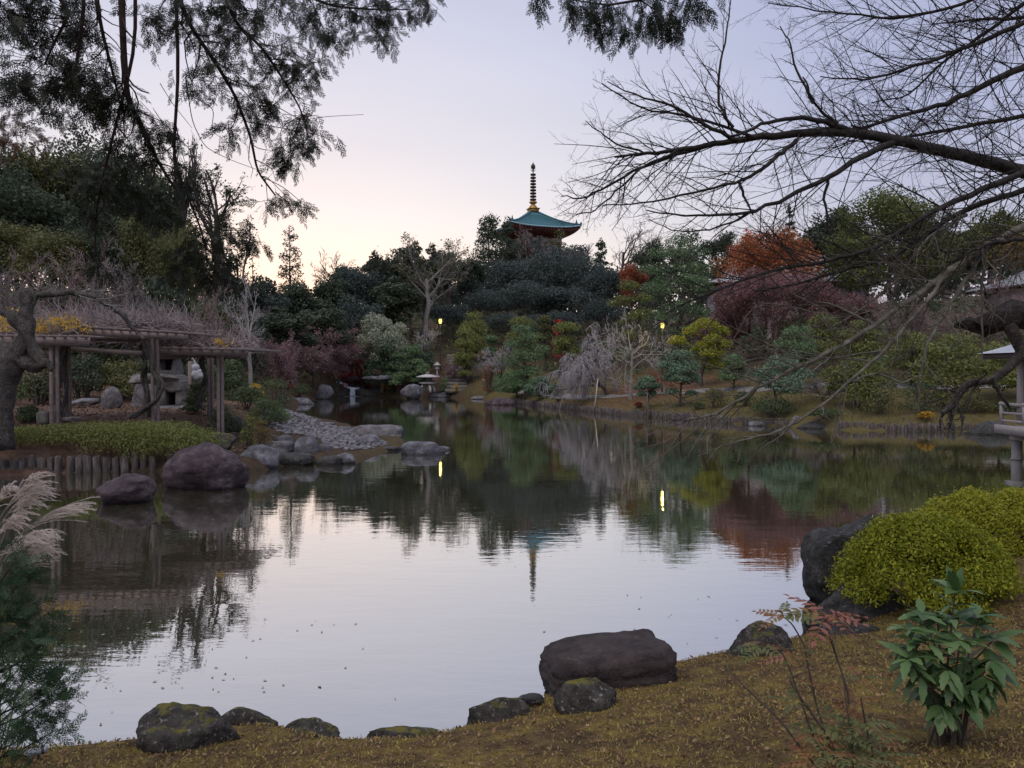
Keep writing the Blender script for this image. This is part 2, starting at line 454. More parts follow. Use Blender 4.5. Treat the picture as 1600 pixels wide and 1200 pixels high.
T_GREY = noisemat('grey_twig', [(0.17, 0.15, 0.15), (0.30, 0.27, 0.275)], 3, 0.9, 0)
T_PINK = noisemat('pinkish_twig', [(0.209, 0.149, 0.143), (0.363, 0.275, 0.264)], 3, 0.9, 0)
T_MAUVE = noisemat('mauve_twig', [(0.213, 0.131, 0.144), (0.350, 0.225, 0.237)], 3, 0.9, 0)
T_SILVER = noisemat('silver_twig', [(0.324, 0.300, 0.314), (0.528, 0.492, 0.501)], 3, 0.9, 0)
T_DARK = noisemat('dark_twig', [(0.05, 0.042, 0.04), (0.10, 0.085, 0.08)], 3, 0.9, 0)
T_VINE = noisemat('vine_twig', [(0.224, 0.178, 0.178), (0.393, 0.321, 0.321)], 4, 0.9, 0)
ROCK_BROWN = noisemat('brown_rock', [(0.034, 0.025, 0.025), (0.056, 0.042, 0.040), (0.093, 0.069, 0.064)], 5, 0.75, 1.0, 0.05, bscale=9, moss=(0.20, 0.16, 0.05, 1.52))
ROCK_MOSSY = noisemat('mossy_rock', [(0.030, 0.027, 0.025), (0.064, 0.056, 0.049), (0.128, 0.112, 0.098)], 7, 0.85, 1.0, 0.06, bscale=10, moss=(0.17, 0.15, 0.025, 1.34), lich=(0.30, 0.28, 0.25))
ROCK_PURPLE = noisemat('purple_rock', [(0.054, 0.038, 0.045), (0.095, 0.069, 0.078), (0.204, 0.158, 0.171)], 2.6, 0.85, 1.0, 0.14, bscale=6)
ROCK_DARK = noisemat('dark_rock', [(0.026, 0.025, 0.024), (0.056, 0.053, 0.050), (0.112, 0.105, 0.101)], 5, 0.7, 1.0, 0.08, bscale=8, lich=(0.20, 0.19, 0.18))
ROCK_GREY = noisemat('grey_rock', [(0.08, 0.075, 0.078), (0.18, 0.17, 0.177), (0.32, 0.30, 0.31)], 3.5, 0.8, 1.0, 0.09, bscale=8)
ROCK_SLATE = noisemat('slate_rock', [(0.06, 0.058, 0.066), (0.14, 0.135, 0.15), (0.32, 0.305, 0.34)], 2.6, 0.7, 1.0, 0.10, bscale=7)
STONE = noisemat('carved_stone', [(0.08, 0.073, 0.068), (0.17, 0.158, 0.148), (0.28, 0.26, 0.25)], 4, 0.9, 0.9, 0.05)
STONE_POST = noisemat('post_stone', [(0.17, 0.16, 0.155), (0.27, 0.255, 0.25)], 4, 0.85, 0.5, 0.03)
STONE_PALE = noisemat('pale_stone', [(0.42, 0.40, 0.40), (0.60, 0.57, 0.56)], 4, 0.85, 0.3, 0.02)
COBBLE = leafmat('cobble', [(0.061, 0.058, 0.065), (0.134, 0.126, 0.138), (0.245, 0.230, 0.245)], 0, 0.8)
WOOD_GREY = noisemat('weathered_wood', [(0.151, 0.116, 0.108), (0.238, 0.191, 0.179), (0.317, 0.261, 0.250)], 5, 0.85, 0.5, 0.01, stretch=(0.5, 4, 4))
WOOD_LOG = noisemat('weathered_log', [(0.045, 0.038, 0.034), (0.108, 0.090, 0.081), (0.243, 0.211, 0.198)], 4, 0.9, 0.6, 0.02, stretch=(3, 3, 0.6))
WOOD_PALE = noisemat('pale_plank', [(0.42, 0.37, 0.34), (0.58, 0.52, 0.48)], 4, 0.8, 0.3, 0.01)
WOOD_DARK = noisemat('dark_timber', [(0.045, 0.03, 0.025), (0.09, 0.06, 0.05)], 5, 0.7, 0.3, 0.01)
VERMILION = noisemat('vermilion_timber', [(0.15, 0.06, 0.055), (0.24, 0.10, 0.09)], 2, 0.6, 0.1)
PLASTER = noisemat('plaster', [(0.40, 0.34, 0.33), (0.54, 0.47, 0.46)], 2, 0.9, 0.1)
COPPER = noisemat('verdigris_copper', [(0.03, 0.10, 0.13), (0.05, 0.15, 0.18), (0.10, 0.22, 0.25)], 1.6, 0.6, 0.2, 0.05)
COPPER_EDGE = noisemat('pale_verdigris', [(0.22, 0.36, 0.42), (0.34, 0.48, 0.54)], 2, 0.6, 0)
GOLD = noisemat('gilded_bronze', [(0.30, 0.17, 0.05), (0.55, 0.34, 0.10)], 3, 0.4, 0, metallic=0.7)
BRONZE = noisemat('dark_bronze', [(0.05, 0.032, 0.024), (0.11, 0.07, 0.045)], 3, 0.45, 0, metallic=0.5)
TILE = noisemat('roof_tile', [(0.30, 0.31, 0.33), (0.44, 0.45, 0.48)], 3, 0.6, 0.2, 0.02)
ROOF_BLUE = noisemat('grey_metal_roof', [(0.34, 0.37, 0.40), (0.48, 0.51, 0.54)], 2, 0.45, 0.1)
PATH = noisemat('gravel_path', [(0.17, 0.155, 0.15), (0.27, 0.25, 0.245)], 3, 0.95, 0.3)
DARK_METAL = noisemat('dark_metal', [(0.04, 0.04, 0.04), (0.07, 0.07, 0.07)], 3, 0.5, 0)
GREY_PLASTIC = noisemat('grey_plastic', [(0.26, 0.28, 0.31), (0.36, 0.38, 0.42)], 6, 0.4, 0.1, 0.002)
WHITE_CLOTH = noisemat('pale_cloth', [(0.30, 0.30, 0.34), (0.55, 0.55, 0.60)], 6, 0.8, 0.4, 0.02)
LAMP_GLASS = emitmat('lit_lamp_glass', (1.0, 0.76, 0.17), 2.4)
def watermat():
    m, n, l = newmat('pond_water')
    tcn = n.new('ShaderNodeTexCoord')
    def nz(sx, sy, sc, det):
        mp = n.new('ShaderNodeMapping'); mp.inputs['Scale'].default_value = (sx, sy, 1)
        l.new(tcn.outputs['Object'], mp.inputs[0])
        t = n.new('ShaderNodeTexNoise'); t.inputs['Scale'].default_value = sc; t.inputs['Detail'].default_value = det; t.inputs['Roughness'].default_value = 0.55
        l.new(mp.outputs[0], t.inputs['Vector'])
        return t
    a = nz(0.9, 2.6, 1.0, 3)       # long low undulation
    b = nz(1.0, 2.2, 4.2, 2)       # small ripples
    patch = nz(0.5, 0.9, 0.11, 2)  # where a breath of wind ruffles the surface
    pr = n.new('ShaderNodeMapRange'); pr.inputs['From Min'].default_value = 0.40; pr.inputs['From Max'].default_value = 0.62; pr.inputs['To Min'].default_value = 0.25
    l.new(patch.outputs[0], pr.inputs['Value'])
    mu = n.new('ShaderNodeMath'); mu.operation = 'MULTIPLY'; l.new(b.outputs[0], mu.inputs[0]); l.new(pr.outputs[0], mu.inputs[1])
    m2 = n.new('ShaderNodeMath'); m2.operation = 'MULTIPLY_ADD'; l.new(mu.outputs[0], m2.inputs[0]); m2.inputs[1].default_value = 0.40; l.new(a.outputs[0], m2.inputs[2])
    bp = n.new('ShaderNodeBump'); bp.inputs['Strength'].default_value = 1.0; bp.inputs['Distance'].default_value = 0.0024
    l.new(m2.outputs[0], bp.inputs['Height'])
    g = n.new('ShaderNodeBsdfGlossy'); g.inputs['Roughness'].default_value = 0.015; g.inputs['Color'].default_value = (0.93, 0.94, 0.94, 1)
    l.new(bp.outputs[0], g.inputs['Normal'])
    d = n.new('ShaderNodeBsdfDiffuse'); d.inputs['Color'].default_value = (0.075, 0.07, 0.04, 1)
    fr = n.new('ShaderNodeLayerWeight'); fr.inputs['Blend'].default_value = 0.5
    l.new(bp.outputs[0], fr.inputs['Normal'])
    mr2 = n.new('ShaderNodeMapRange'); mr2.inputs['To Min'].default_value = 0.08; mr2.inputs['To Max'].default_value = 0.97
    l.new(fr.outputs['Facing'], mr2.inputs['Value'])
    mx = n.new('ShaderNodeMixShader'); l.new(mr2.outputs[0], mx.inputs[0]); l.new(d.outputs[0], mx.inputs[1]); l.new(g.outputs[0], mx.inputs[2])
    out = n.new('ShaderNodeOutputMaterial'); l.new(mx.outputs[0], out.inputs[0])
    return m
WATER = watermat()
def fallmat():
    m, n, l = newmat('falling_water')
    p = n.new('ShaderNodeBsdfPrincipled'); p.inputs['Base Color'].default_value = (0.72, 0.80, 0.88, 1); p.inputs['Roughness'].default_value = 0.25
    out = n.new('ShaderNodeOutputMaterial'); l.new(p.outputs[0], out.inputs[0])
    return m
FALL = fallmat()
def groundmat():
    m, n, l = newmat('garden_ground')
    tcn = n.new('ShaderNodeTexCoord')
    at_ = n.new('ShaderNodeAttribute'); at_.attribute_name = 'cover'
    sp = n.new('ShaderNodeSeparateColor'); l.new(at_.outputs['Color'], sp.inputs[0])
    def nz(sc, det=6):
        t = n.new('ShaderNodeTexNoise'); t.inputs['Scale'].default_value = sc; t.inputs['Detail'].default_value = det; t.inputs['Roughness'].default_value = 0.65
        l.new(tcn.outputs['Object'], t.inputs['Vector'])
        return t
    big, mid, fine = nz(0.9), nz(4), nz(34, 8)
    def cr(src, stops):
        r = ramp(n, stops); l.new(src.outputs[0], r.inputs[0]); return r
    floor_ = cr(mid, [(0.3, (0.045, 0.032, 0.022)), (0.6, (0.10, 0.07, 0.045)), (0.75, (0.12, 0.11, 0.05))])
    moss = cr(mid, [(0.32, (0.08, 0.052, 0.032)), (0.47, (0.165, 0.11, 0.055)), (0.62, (0.27, 0.20, 0.06))])
    grass = cr(big, [(0.3, (0.10, 0.075, 0.04)), (0.5, (0.15, 0.125, 0.05)), (0.7, (0.13, 0.085, 0.05))])
    court = cr(mid, [(0.3, (0.10, 0.06, 0.045)), (0.5, (0.17, 0.105, 0.075)), (0.7, (0.24, 0.165, 0.12))])
    red = cr(mid, [(0.3, (0.15, 0.07, 0.05)), (0.6, (0.22, 0.105, 0.075))])
    cur = floor_.outputs[0]
    for s_, c_ in ((sp.outputs[0], moss), (sp.outputs[1], grass), (sp.outputs[2], court)):
        mx = n.new('ShaderNodeMix'); mx.data_type = 'RGBA'
        l.new(s_, mx.inputs['Factor']); l.new(cur, mx.inputs[6]); l.new(c_.outputs[0], mx.inputs[7])
        cur = mx.outputs[2]
    mx = n.new('ShaderNodeMix'); mx.data_type = 'RGBA'
    l.new(at_.outputs['Alpha'], mx.inputs['Factor']); l.new(red.outputs[0], mx.inputs[6]); l.new(cur, mx.inputs[7])
    fr = n.new('ShaderNodeMapRange'); fr.inputs['From Min'].default_value = 0.3; fr.inputs['From Max'].default_value = 0.7; fr.inputs['To Min'].default_value = 0.65; fr.inputs['To Max'].default_value = 1.3
    l.new(fine.outputs[0], fr.inputs['Value'])
    mm = n.new('ShaderNodeMix'); mm.data_type = 'RGBA'; mm.blend_type = 'MULTIPLY'; mm.inputs['Factor'].default_value = 1
    l.new(mx.outputs[2], mm.inputs[6]); l.new(fr.outputs[0], mm.inputs[7])
    p = n.new('ShaderNodeBsdfPrincipled'); p.inputs['Roughness'].default_value = 0.95; p.inputs['Specular IOR Level'].default_value = 0.1
    l.new(mm.outputs[2], p.inputs['Base Color'])
    b = n.new('ShaderNodeBump'); b.inputs['Strength'].default_value = 1.0; b.inputs['Distance'].default_value = 0.05
    l.new(fine.outputs[0], b.inputs['Height']); l.new(b.outputs[0], p.inputs['Normal'])
    out = n.new('ShaderNodeOutputMaterial'); l.new(p.outputs[0], out.inputs[0])
    return m
GROUND = groundmat()

# ------------------------------------------------------------------ ground and water
def spaced(*runs):
    out = []
    for a, b, s in runs:
        out += list(np.arange(a, b, s))
    return np.array(out)
gx = np.concatenate([-np.geomspace(1600, 165, 14), spaced((-160, -70, 4.0), (-70, -9, 1.1), (-9, 12, 0.2), (12, 70, 1.1), (70, 160, 4.0)), np.geomspace(165, 1600, 14)])
gy = np.concatenate([-np.geomspace(1600, 22, 12), spaced((-18, 3, 1.0), (3, 14, 0.2), (14, 112, 1.0), (112, 300, 5.0)), np.geomspace(305, 2400, 16)])
GX, GY = np.meshgrid(gx, gy, indexing='xy')
GZ_ = ground_z(GX.ravel(), GY.ravel())
mb = MB()
nx, ny = len(gx), len(gy)
ii, jj = np.meshgrid(np.arange(ny - 1), np.arange(nx - 1), indexing='ij')
o_ = (ii * nx + jj).ravel()
mb.add(np.stack([GX.ravel(), GY.ravel(), GZ_], -1), np.stack([o_, o_ + 1, o_ + nx + 1, o_ + nx], -1))
ground = mb.build('ground', GROUND, None, True, kind='structure')
sd_ = sdist(GX.ravel(), GY.ravel()); X_, Y_ = GX.ravel(), GY.ravel()
def soft(v, a, b):
    return np.clip((v - a) / (b - a), 0, 1)
cmoss = soft(-Y_, -15.5, -13.5) * 1.0
cgrass = soft(X_, -6, -2) * soft(Y_, 15, 18) * (1 - soft(sd_, 7, 15))
ccourt = (1 - soft(X_, -12.6, -11.2)) * (1 - soft(Y_, 42, 48)) * soft(Y_, 14, 16) * (1 - soft(sd_, 16, 24))
nred = 1 - np.exp(-((X_ - wx(1030, 59)) / 5.5) ** 2 - ((Y_ - 61) / 7) ** 4) * 0.95
ca = ground.data.color_attributes.new('cover', 'FLOAT_COLOR', 'POINT')
ca.data.foreach_set('color', np.stack([cmoss, cgrass, ccourt, nred], -1).astype(np.float32).ravel())

mb = MB()
mb.add([(-60, -2, 0), (60, -2, 0), (60, 110, 0), (-60, 110, 0)], [(0, 1, 2, 3)])
mb.build('pond_water', WATER, kind='structure')

def ribbon(name, mat, pts, w, lift=0.03):
    """A path lying on the ground along pts."""
    P = np.array(pts, float)
    t = np.linspace(0, len(P) - 1, len(P) * 14)
    xs = np.interp(t, np.arange(len(P)), P[:, 0]); ys = np.interp(t, np.arange(len(P)), P[:, 1])
    tx, ty = np.gradient(xs), np.gradient(ys)
    ln = np.hypot(tx, ty); nxv, nyv = -ty / ln, tx / ln
    rows = []
    for k in np.linspace(-w / 2, w / 2, 5):
        x, y = xs + nxv * k, ys + nyv * k
        rows.append(np.stack([x, y, ground_z(x, y) + lift], -1))
    R = np.stack(rows, 1)
    n = len(t)
    i, j = np.meshgrid(np.arange(n - 1), np.arange(4), indexing='ij')
    o = (i * 5 + j).ravel()
    m = MB(); m.add(R.reshape(-1, 3), np.stack([o, o + 1, o + 6, o + 5], -1))
    return m.build(name, mat, None, True, kind='structure')
ribbon('path', PATH, [(wx(px, d), d) for px, d in [(760, 92), (850, 72), (905, 64), (960, 60), (1060, 56.5), (1200, 51), (1330, 48), (1500, 46), (1700, 45)]], 1.3)
# ------------------------------------------------------------------ plant generators
def unit(v):
    return v / (np.linalg.norm(v, axis=-1, keepdims=True) + 1e-9)
def sph(rng, n):
    return unit(rng.normal(size=(n, 3)))
def leaf_quads(rng, P, N, L, W, jit=0.55, droop=0.0, lj=0.35):
    """Diamond leaves at P lying roughly across the normals N."""
    n = len(P)
    N = unit(N + rng.normal(size=(n, 3)) * jit)
    U = unit(np.cross(N, sph(rng, n)))
    U[:, 2] -= droop; U = unit(U)
    Wv = unit(np.cross(N, U))
    l = (L * (1 + lj * rng.uniform(-1, 1, n)))[:, None]; w = (W * (1 + lj * rng.uniform(-1, 1, n)))[:, None]
    V = np.stack([P - U * l * 0.5, P + Wv * w * 0.5, P + U * l * 0.5, P - Wv * w * 0.5], 1).reshape(-1, 3)
    return V, np.arange(4 * n).reshape(n, 4)
def crown(rng, subs, n, L, W, jit=0.55, inner=0.12, rlo=0.72, rhi=1.06, up=0.0, droop=0.0, lowcut=None):
    """Leaves over the skins of many small clumps (centre, radii), with some inside."""
    C = np.array([s[0] for s in subs], float); R = np.array([s[1] for s in subs], float)
    area = (R[:, 0] * R[:, 1] + R[:, 0] * R[:, 2] + R[:, 1] * R[:, 2])
    k = rng.choice(len(subs), n, p=area / area.sum())
    D = sph(rng, n)
    if lowcut is not None:
        flip = (D[:, 2] < lowcut)
        D[flip, 2] *= -rng.uniform(0.0, 1.0, flip.sum()); D = unit(D)
    rad = rng.uniform(rlo, rhi, n)
    ins = rng.uniform(size=n) < inner
    rad = np.where(ins, rng.uniform(0.2, rlo, n), rad)
    P = C[k] + D * R[k] * rad[:, None]
    N = unit(D / R[k]); N[:, 2] += up; N = unit(N)
    return leaf_quads(rng, P, N, L, W, jit, droop)
def grow(rng, P, R, n, lr, ang, up=0.0, k=4, wig=0.14, tmin=0.25, tmax=1.0, rr=0.6, rmin=0.004, end=0.4, flat=1.0, cap=1e9, curve=0.0):
    """n child shoots on every parent shoot; everything at once."""
    B, K, _ = P.shape
    seg = np.diff(P, axis=1); ln = np.linalg.norm(seg, axis=2).sum(1)
    t = (np.arange(n)[None, :] + rng.uniform(0, 1, (B, n))) / n
    t = tmin + (tmax - tmin) * t
    s = t * (K - 1); i = np.minimum(s.astype(int), K - 2); f = (s - i)[..., None]
    b = np.arange(B)[:, None]
    base = P[b, i] * (1 - f) + P[b, i + 1] * f
    tan = unit(P[b, i + 1] - P[b, i])
    rb = R[b, i] * (1 - f[..., 0]) + R[b, i + 1] * f[..., 0]
    per = unit(np.cross(tan, rng.normal(size=tan.shape)))
    a = math.radians(ang) * rng.uniform(0.65, 1.3, (B, n, 1))
    d = np.cos(a) * tan + np.sin(a) * per
    d[..., 2] = d[..., 2] * flat + up
    d = unit(d)
    L = np.minimum(ln[:, None] * lr * (1.15 - 0.65 * t) * rng.uniform(0.6, 1.2, (B, n)), cap)
    pts = [base]
    cur = base; dd = d
    for j in range(k - 1):
        dd = unit(dd + rng.normal(size=dd.shape) * wig + np.array([0, 0, curve]))
        cur = cur + dd * (L / (k - 1))[..., None]
        pts.append(cur)
    C = np.stack(pts, 2).reshape(B * n, k, 3)
    r0 = np.maximum(rb * rr, rmin).reshape(-1)
    CR = r0[:, None] * np.linspace(1, end, k)[None]
    return C, np.maximum(CR, rmin * 0.6)
def trunk_line(rng, H, lean=(0, 0), k=7, wig=0.03, r0=0.2, end=0.35):
    z = np.linspace(0, 1, k)
    P = np.stack([lean[0] * z ** 1.4 + np.cumsum(rng.normal(size=k)) * wig * H * 0.25, lean[1] * z ** 1.4 + np.cumsum(rng.normal(size=k)) * wig * H * 0.25, H * z], -1)
    P[0] = (0, 0, -0.3)
    R = r0 * (1 - (1 - end) * z); R[0] *= 1.5
    return P[None], R[None]
def base_of(px, d):
    for _ in range(200):             # a plant whose spot is over water steps back to the shore
        if sdist(np.array([wx(px, d)]), np.array([d]))[0] > 0.35: break
        d += 0.25
    x = wx(px, d)
    return Vector((x, d, gz(x, d)))
def new_tree(name, label, cat, group, px, d, top, base=None):
    b = base if base is not None else base_of(px, d)
    ztop = at(px, top, b.y).z
    return thing(name, label, cat, b, group), max(ztop - b.z, 0.4)

PROTO = {}
def from_proto(key, name, label, group, px, d, top, wpx, rng):
    """A copy of an earlier tree of the same group, stretched to this one's height and spread."""
    lst = PROTO.setdefault(key, [])
    if group is None or len(lst) < 2:
        return None
    root, W0, H0 = lst[rng.integers(len(lst))]
    b = base_of(px, d)
    H = max(at(px, top, b.y).z - b.z, 0.4); W = wpx / FPX * d / 2
    r = dup(root, b, rng.uniform(0, 6.28), label, (W / W0, W / W0, H / H0))
    return r
def broad(name, label, px, d, top, wpx, mat=None, group=None, cat='tree', n=5200, leaf=0.30, lumps=34, seed=0, low=0.22, sub=0.30, tmat=None, depth=0.9, pointed=0.0):
    """Dense evergreen: trunk, limbs, and a crown of many leafy clumps."""
    rng = np.random.default_rng(seed * 7919 + int(px) * 13 + int(d))
    key = ('broad', group, (mat or L_DARK).name)
    c_ = from_proto(key, name, label, group, px, d, top, wpx, rng)
    if c_: return c_
    n = int(n * 1.6)
    t, H = new_tree(name, label, cat, group, px, d, top)
    W = wpx / FPX * d / 2
    PROTO[key].append((t, W, H))
    zc = H * (1 + low) / 2; hh = H * (1 - low) / 2
    subs = []
    for i in range(lumps):
        u = sph(rng, 1)[0]
        if u[2] < -0.4: u[2] *= -0.7
        q = rng.uniform(0.45, 0.86)
        nar = 1 - pointed * max(0, u[2] * q)
        r = rng.uniform(0.75, 1.25) * sub * min(W, hh * 1.3)
        subs.append(((u[0] * W * q * nar, u[1] * W * depth * q * nar, zc + u[2] * hh * q), (r, r, r * 0.85)))
    subs.append(((0, 0, zc), (W * 0.55, W * 0.5, hh * 0.6)))
    m = MB(); m.add(*crown(rng, subs, n, leaf, leaf * 0.62, 0.5, inner=0.18))
    m.build('crown', mat or L_DARK, t)
    P, R = trunk_line(rng, zc, r0=max(0.09, H * 0.017))
    tm = MB(); tm.tubes(P, R, 7)
    C, CR = grow(rng, P, R, 7, 0.6, 48, up=0.25, tmin=0.45)
    tm.tubes(C, CR, 5)
    tm.build('trunk', tmat or BARK, t, True)
    return t
def conifer(name, label, px, d, top, wpx, mat=None, group=None, n=9000, leaf=0.26, tiers=9, seed=0, low=0.12, open_=0.5, cat='tree'):
    """Cedar: tiers of lumpy boughs along a straight trunk."""
    rng = np.random.default_rng(seed * 331 + int(px) * 17 + int(d))
    t, H = new_tree(name, label, cat, group, px, d, top)
    W = wpx / FPX * d / 2
    P, R = trunk_line(rng, H * 0.97, r0=max(0.08, H * 0.014), wig=0.01, end=0.15)
    tm = MB(); tm.tubes(P, R, 7)
    subs = [((0, 0, H * 0.955), (W * 0.2, W * 0.2, H * 0.05))]
    for i in range(tiers):
        f = (i + 0.5) / tiers
        z = H * (low + (0.95 - low) * f)
        wr = W * (1 - f * 0.74) * rng.uniform(0.8, 1.1)
        nb = rng.integers(5, 8)
        a0 = rng.uniform(0, 6.3)
        for j in range(nb):
            a = a0 + j * 6.283 / nb + rng.uniform(-0.3, 0.3)
            q = rng.uniform(0.55, 0.92)
            c = np.array((math.cos(a) * wr * q, math.sin(a) * wr * q, z + rng.uniform(-0.3, 0.3) * H / tiers))
            r = wr * rng.uniform(0.36, 0.52) + 0.07 * W
            subs.append((c, (r, r, r * (0.75 - 0.25 * open_))))
            tm.tubes(np.stack([(0, 0, z + 0.15 * wr), c * (0.5, 0.5, 1), c]), [R[0, 0] * 0.25 * (1 - f) + 0.02, 0.03, 0.02], 4)
    m = MB(); m.add(*crown(rng, subs, n, leaf, leaf * 0.5, 0.6, inner=0.15))
    m.build('crown', mat or L_DARK, t)
    tm.build('trunk', BARK, t, True)
    return t
def bare(name, label, px, d, top, wpx, mat=None, group=None, seed=0, levels=(6, 6, 6, 5), up=0.16, spread=1.0, trunk=0.35, tr=None, rmin=0.013, flat=1.0, cat='tree', leaf=None, nleaf=0, leafsize=0.2, stems=1, tmat=None, ang=42, tw=None, curve=0.0, fit=True):
    """Leafless tree down to its twigs; leaf adds thin leftover foliage at the tips."""
    rng = np.random.default_rng(seed * 977 + int(px) * 29 + int(d))
    key = ('bare', group, (mat or T_GREY).name)
    c_ = from_proto(key, name, label, group, px, d, top, wpx, rng)
    if c_: return c_
    t, H = new_tree(name, label, cat, group, px, d, top)
    W = wpx / FPX * d / 2
    PROTO[key].append((t, W, H))
    r0 = tr or max(0.07, H * 0.02)
    Ps, Rs = [], []
    for s in range(stems):
        a = rng.uniform(0, 6.3)
        ln = 0.0 if stems == 1 else W * 0.35
        P, R = trunk_line(rng, H * trunk, (math.cos(a) * ln, math.sin(a) * ln * 0.7), r0=r0 / math.sqrt(stems), wig=0.06, end=0.6)
        Ps.append(P[0]); Rs.append(R[0])
    P, R = np.stack(Ps), np.stack(Rs)
    lv = [(P, R)]
    n0 = max(2, int(round(levels[0] / stems)))
    L1 = math.hypot(H * (1 - trunk), W) * 0.78
    C, CR = grow(rng, P, R, n0, L1 / (H * trunk), ang + 8, up=up * 1.5, k=6, wig=0.13, tmin=0.55, tmax=1.0, rr=0.62, rmin=rmin, flat=flat, curve=curve)
    lv.append((C, CR))
    for i, q in enumerate(levels[1:]):
        C, CR = grow(rng, C, CR, q, (0.56, 0.55, 0.6)[min(i, 2)], ang, up=up, k=(5, 3, 2)[min(i, 2)], wig=0.15, tmin=0.18, rr=0.6, rmin=rmin, flat=flat, curve=curve)
        lv.append((C, CR))
    allp = np.concatenate([c[0].reshape(-1, 3) for c in lv[1:]])
    zt = np.percentile(allp[:, 2], 99.7); wt = np.percentile(np.abs(allp[:, 0] - np.median(allp[:, 0])), 97)
    sz = H / zt if fit else 1; sx = W / wt if fit else 1
    sc = np.array((sx, sx * 0.9, sz))
    wood, twig = MB(), MB()
    for i, (c, r) in enumerate(lv):
        (wood if i < 3 else twig).tubes(c * sc, r, (7, 5, 4, 3, 3)[min(i, 4)])
    wood.build('trunk', tmat or BARK, t, True)
    if twig.n:
        twig.build('twigs', mat or T_GREY, t)
    if leaf is not None and nleaf:
        tips = (lv[-1][0][:, -2:] * sc).reshape(-1, 3)
        tips = tips[tips[:, 2] > H * 0.2]
        k = rng.integers(0, len(tips), nleaf)
        Pn = tips[k] + rng.normal(size=(nleaf, 3)) * leafsize * 0.9
        m = MB(); m.add(*leaf_quads(rng, Pn, np.tile((0, 0, 1.0), (nleaf, 1)), leafsize, leafsize * 0.6, 0.6))
        m.build('foliage', leaf, t)
    return t
def pine(name, label, px, d, top, wpx, pads=None, mat=None, group=None, seed=0, n=3600, leaf=0.17, tiers=4, lean=0.0, cat='tree', low=0.35, trunkmat=None, padh=0.46, base=None, fill=True):
    """Trimmed garden pine: bent trunk, boughs, flat cloud pads of needles."""
    rng = np.random.default_rng(seed * 613 + int(px) * 7 + int(d))
    t, H = new_tree(name, label, cat, group, px, d, top, base)
    W = wpx / FPX * d / 2
    P, R = trunk_line(rng, H * 0.93, (lean * W, 0), k=8, wig=0.10, r0=max(0.07, H * 0.026), end=0.3)
    tm = MB(); tm.tubes(P, R, 7)
    if pads is None:
        pads = []
        for i in range(tiers):
            f = i / max(tiers - 1, 1)
            z = low + (1 - low) * f
            if i == tiers - 1:
                pads.append((lean * 0.9, 0, z, 0.46))
            else:
                q = 3
                for j in range(q):
                    a = rng.uniform(0, 6.3) if j else (0 if i % 2 else math.pi)
                    dist = (0.62 - 0.30 * f) * rng.uniform(0.8, 1.2)
                    pads.append((math.cos(a) * dist + lean * z, math.sin(a) * dist, z + rng.uniform(-0.04, 0.04), rng.uniform(0.36, 0.50) * (1 - 0.25 * f)))
    subs = []
    pads = [(x, y, z, r * 1.18) for x, y, z, r in pads]
    if fill:
        pads = pads + [(x * 0.85 + rng.uniform(-.22, .22), y * 0.8 + rng.uniform(-.5, .3), max(z - rng.uniform(0.10, 0.26), 0.24), r * rng.uniform(0.75, 0.95)) for x, y, z, r in pads]
    for x, y, z, r in pads:
        zz = z * H - r * W * padh * 0.8
        c = np.array((x * W, y * W, zz))
        rr = r * W
        for q in range(6):
            a = rng.uniform(0, 6.3); k_ = rng.uniform(0.2, 0.62)
            subs.append((c + np.array((math.cos(a) * rr * k_, math.sin(a) * rr * k_, rng.uniform(-0.08, 0.05) * rr)), (rr * 0.46, rr * 0.46, rr * padh)))
        subs.append((c, (rr * 0.75, rr * 0.75, rr * padh * 1.15)))
        i = min(range(8), key=lambda q_: abs(P[0, q_, 2] - (zz - rr * 0.5)))
        p0 = P[0, i]
        tm.tubes(np.stack([p0, (p0 + c) / 2 + np.array((0, 0, -0.08 * rr)), c - np.array((0, 0, rr * padh * 0.4))]), [R[0, i] * 0.5, R[0, i] * 0.35, R[0, i] * 0.2], 5)
    m = MB(); m.add(*crown(rng, subs, int(n * (1.5 if fill else 1)), leaf, leaf * 0.40, 0.75, inner=0.10, up=0.35, lowcut=-0.35))
    m.build('crown', mat or L_PINE, t)
    tm.build('trunk', trunkmat or BARK, t, True)
    return t
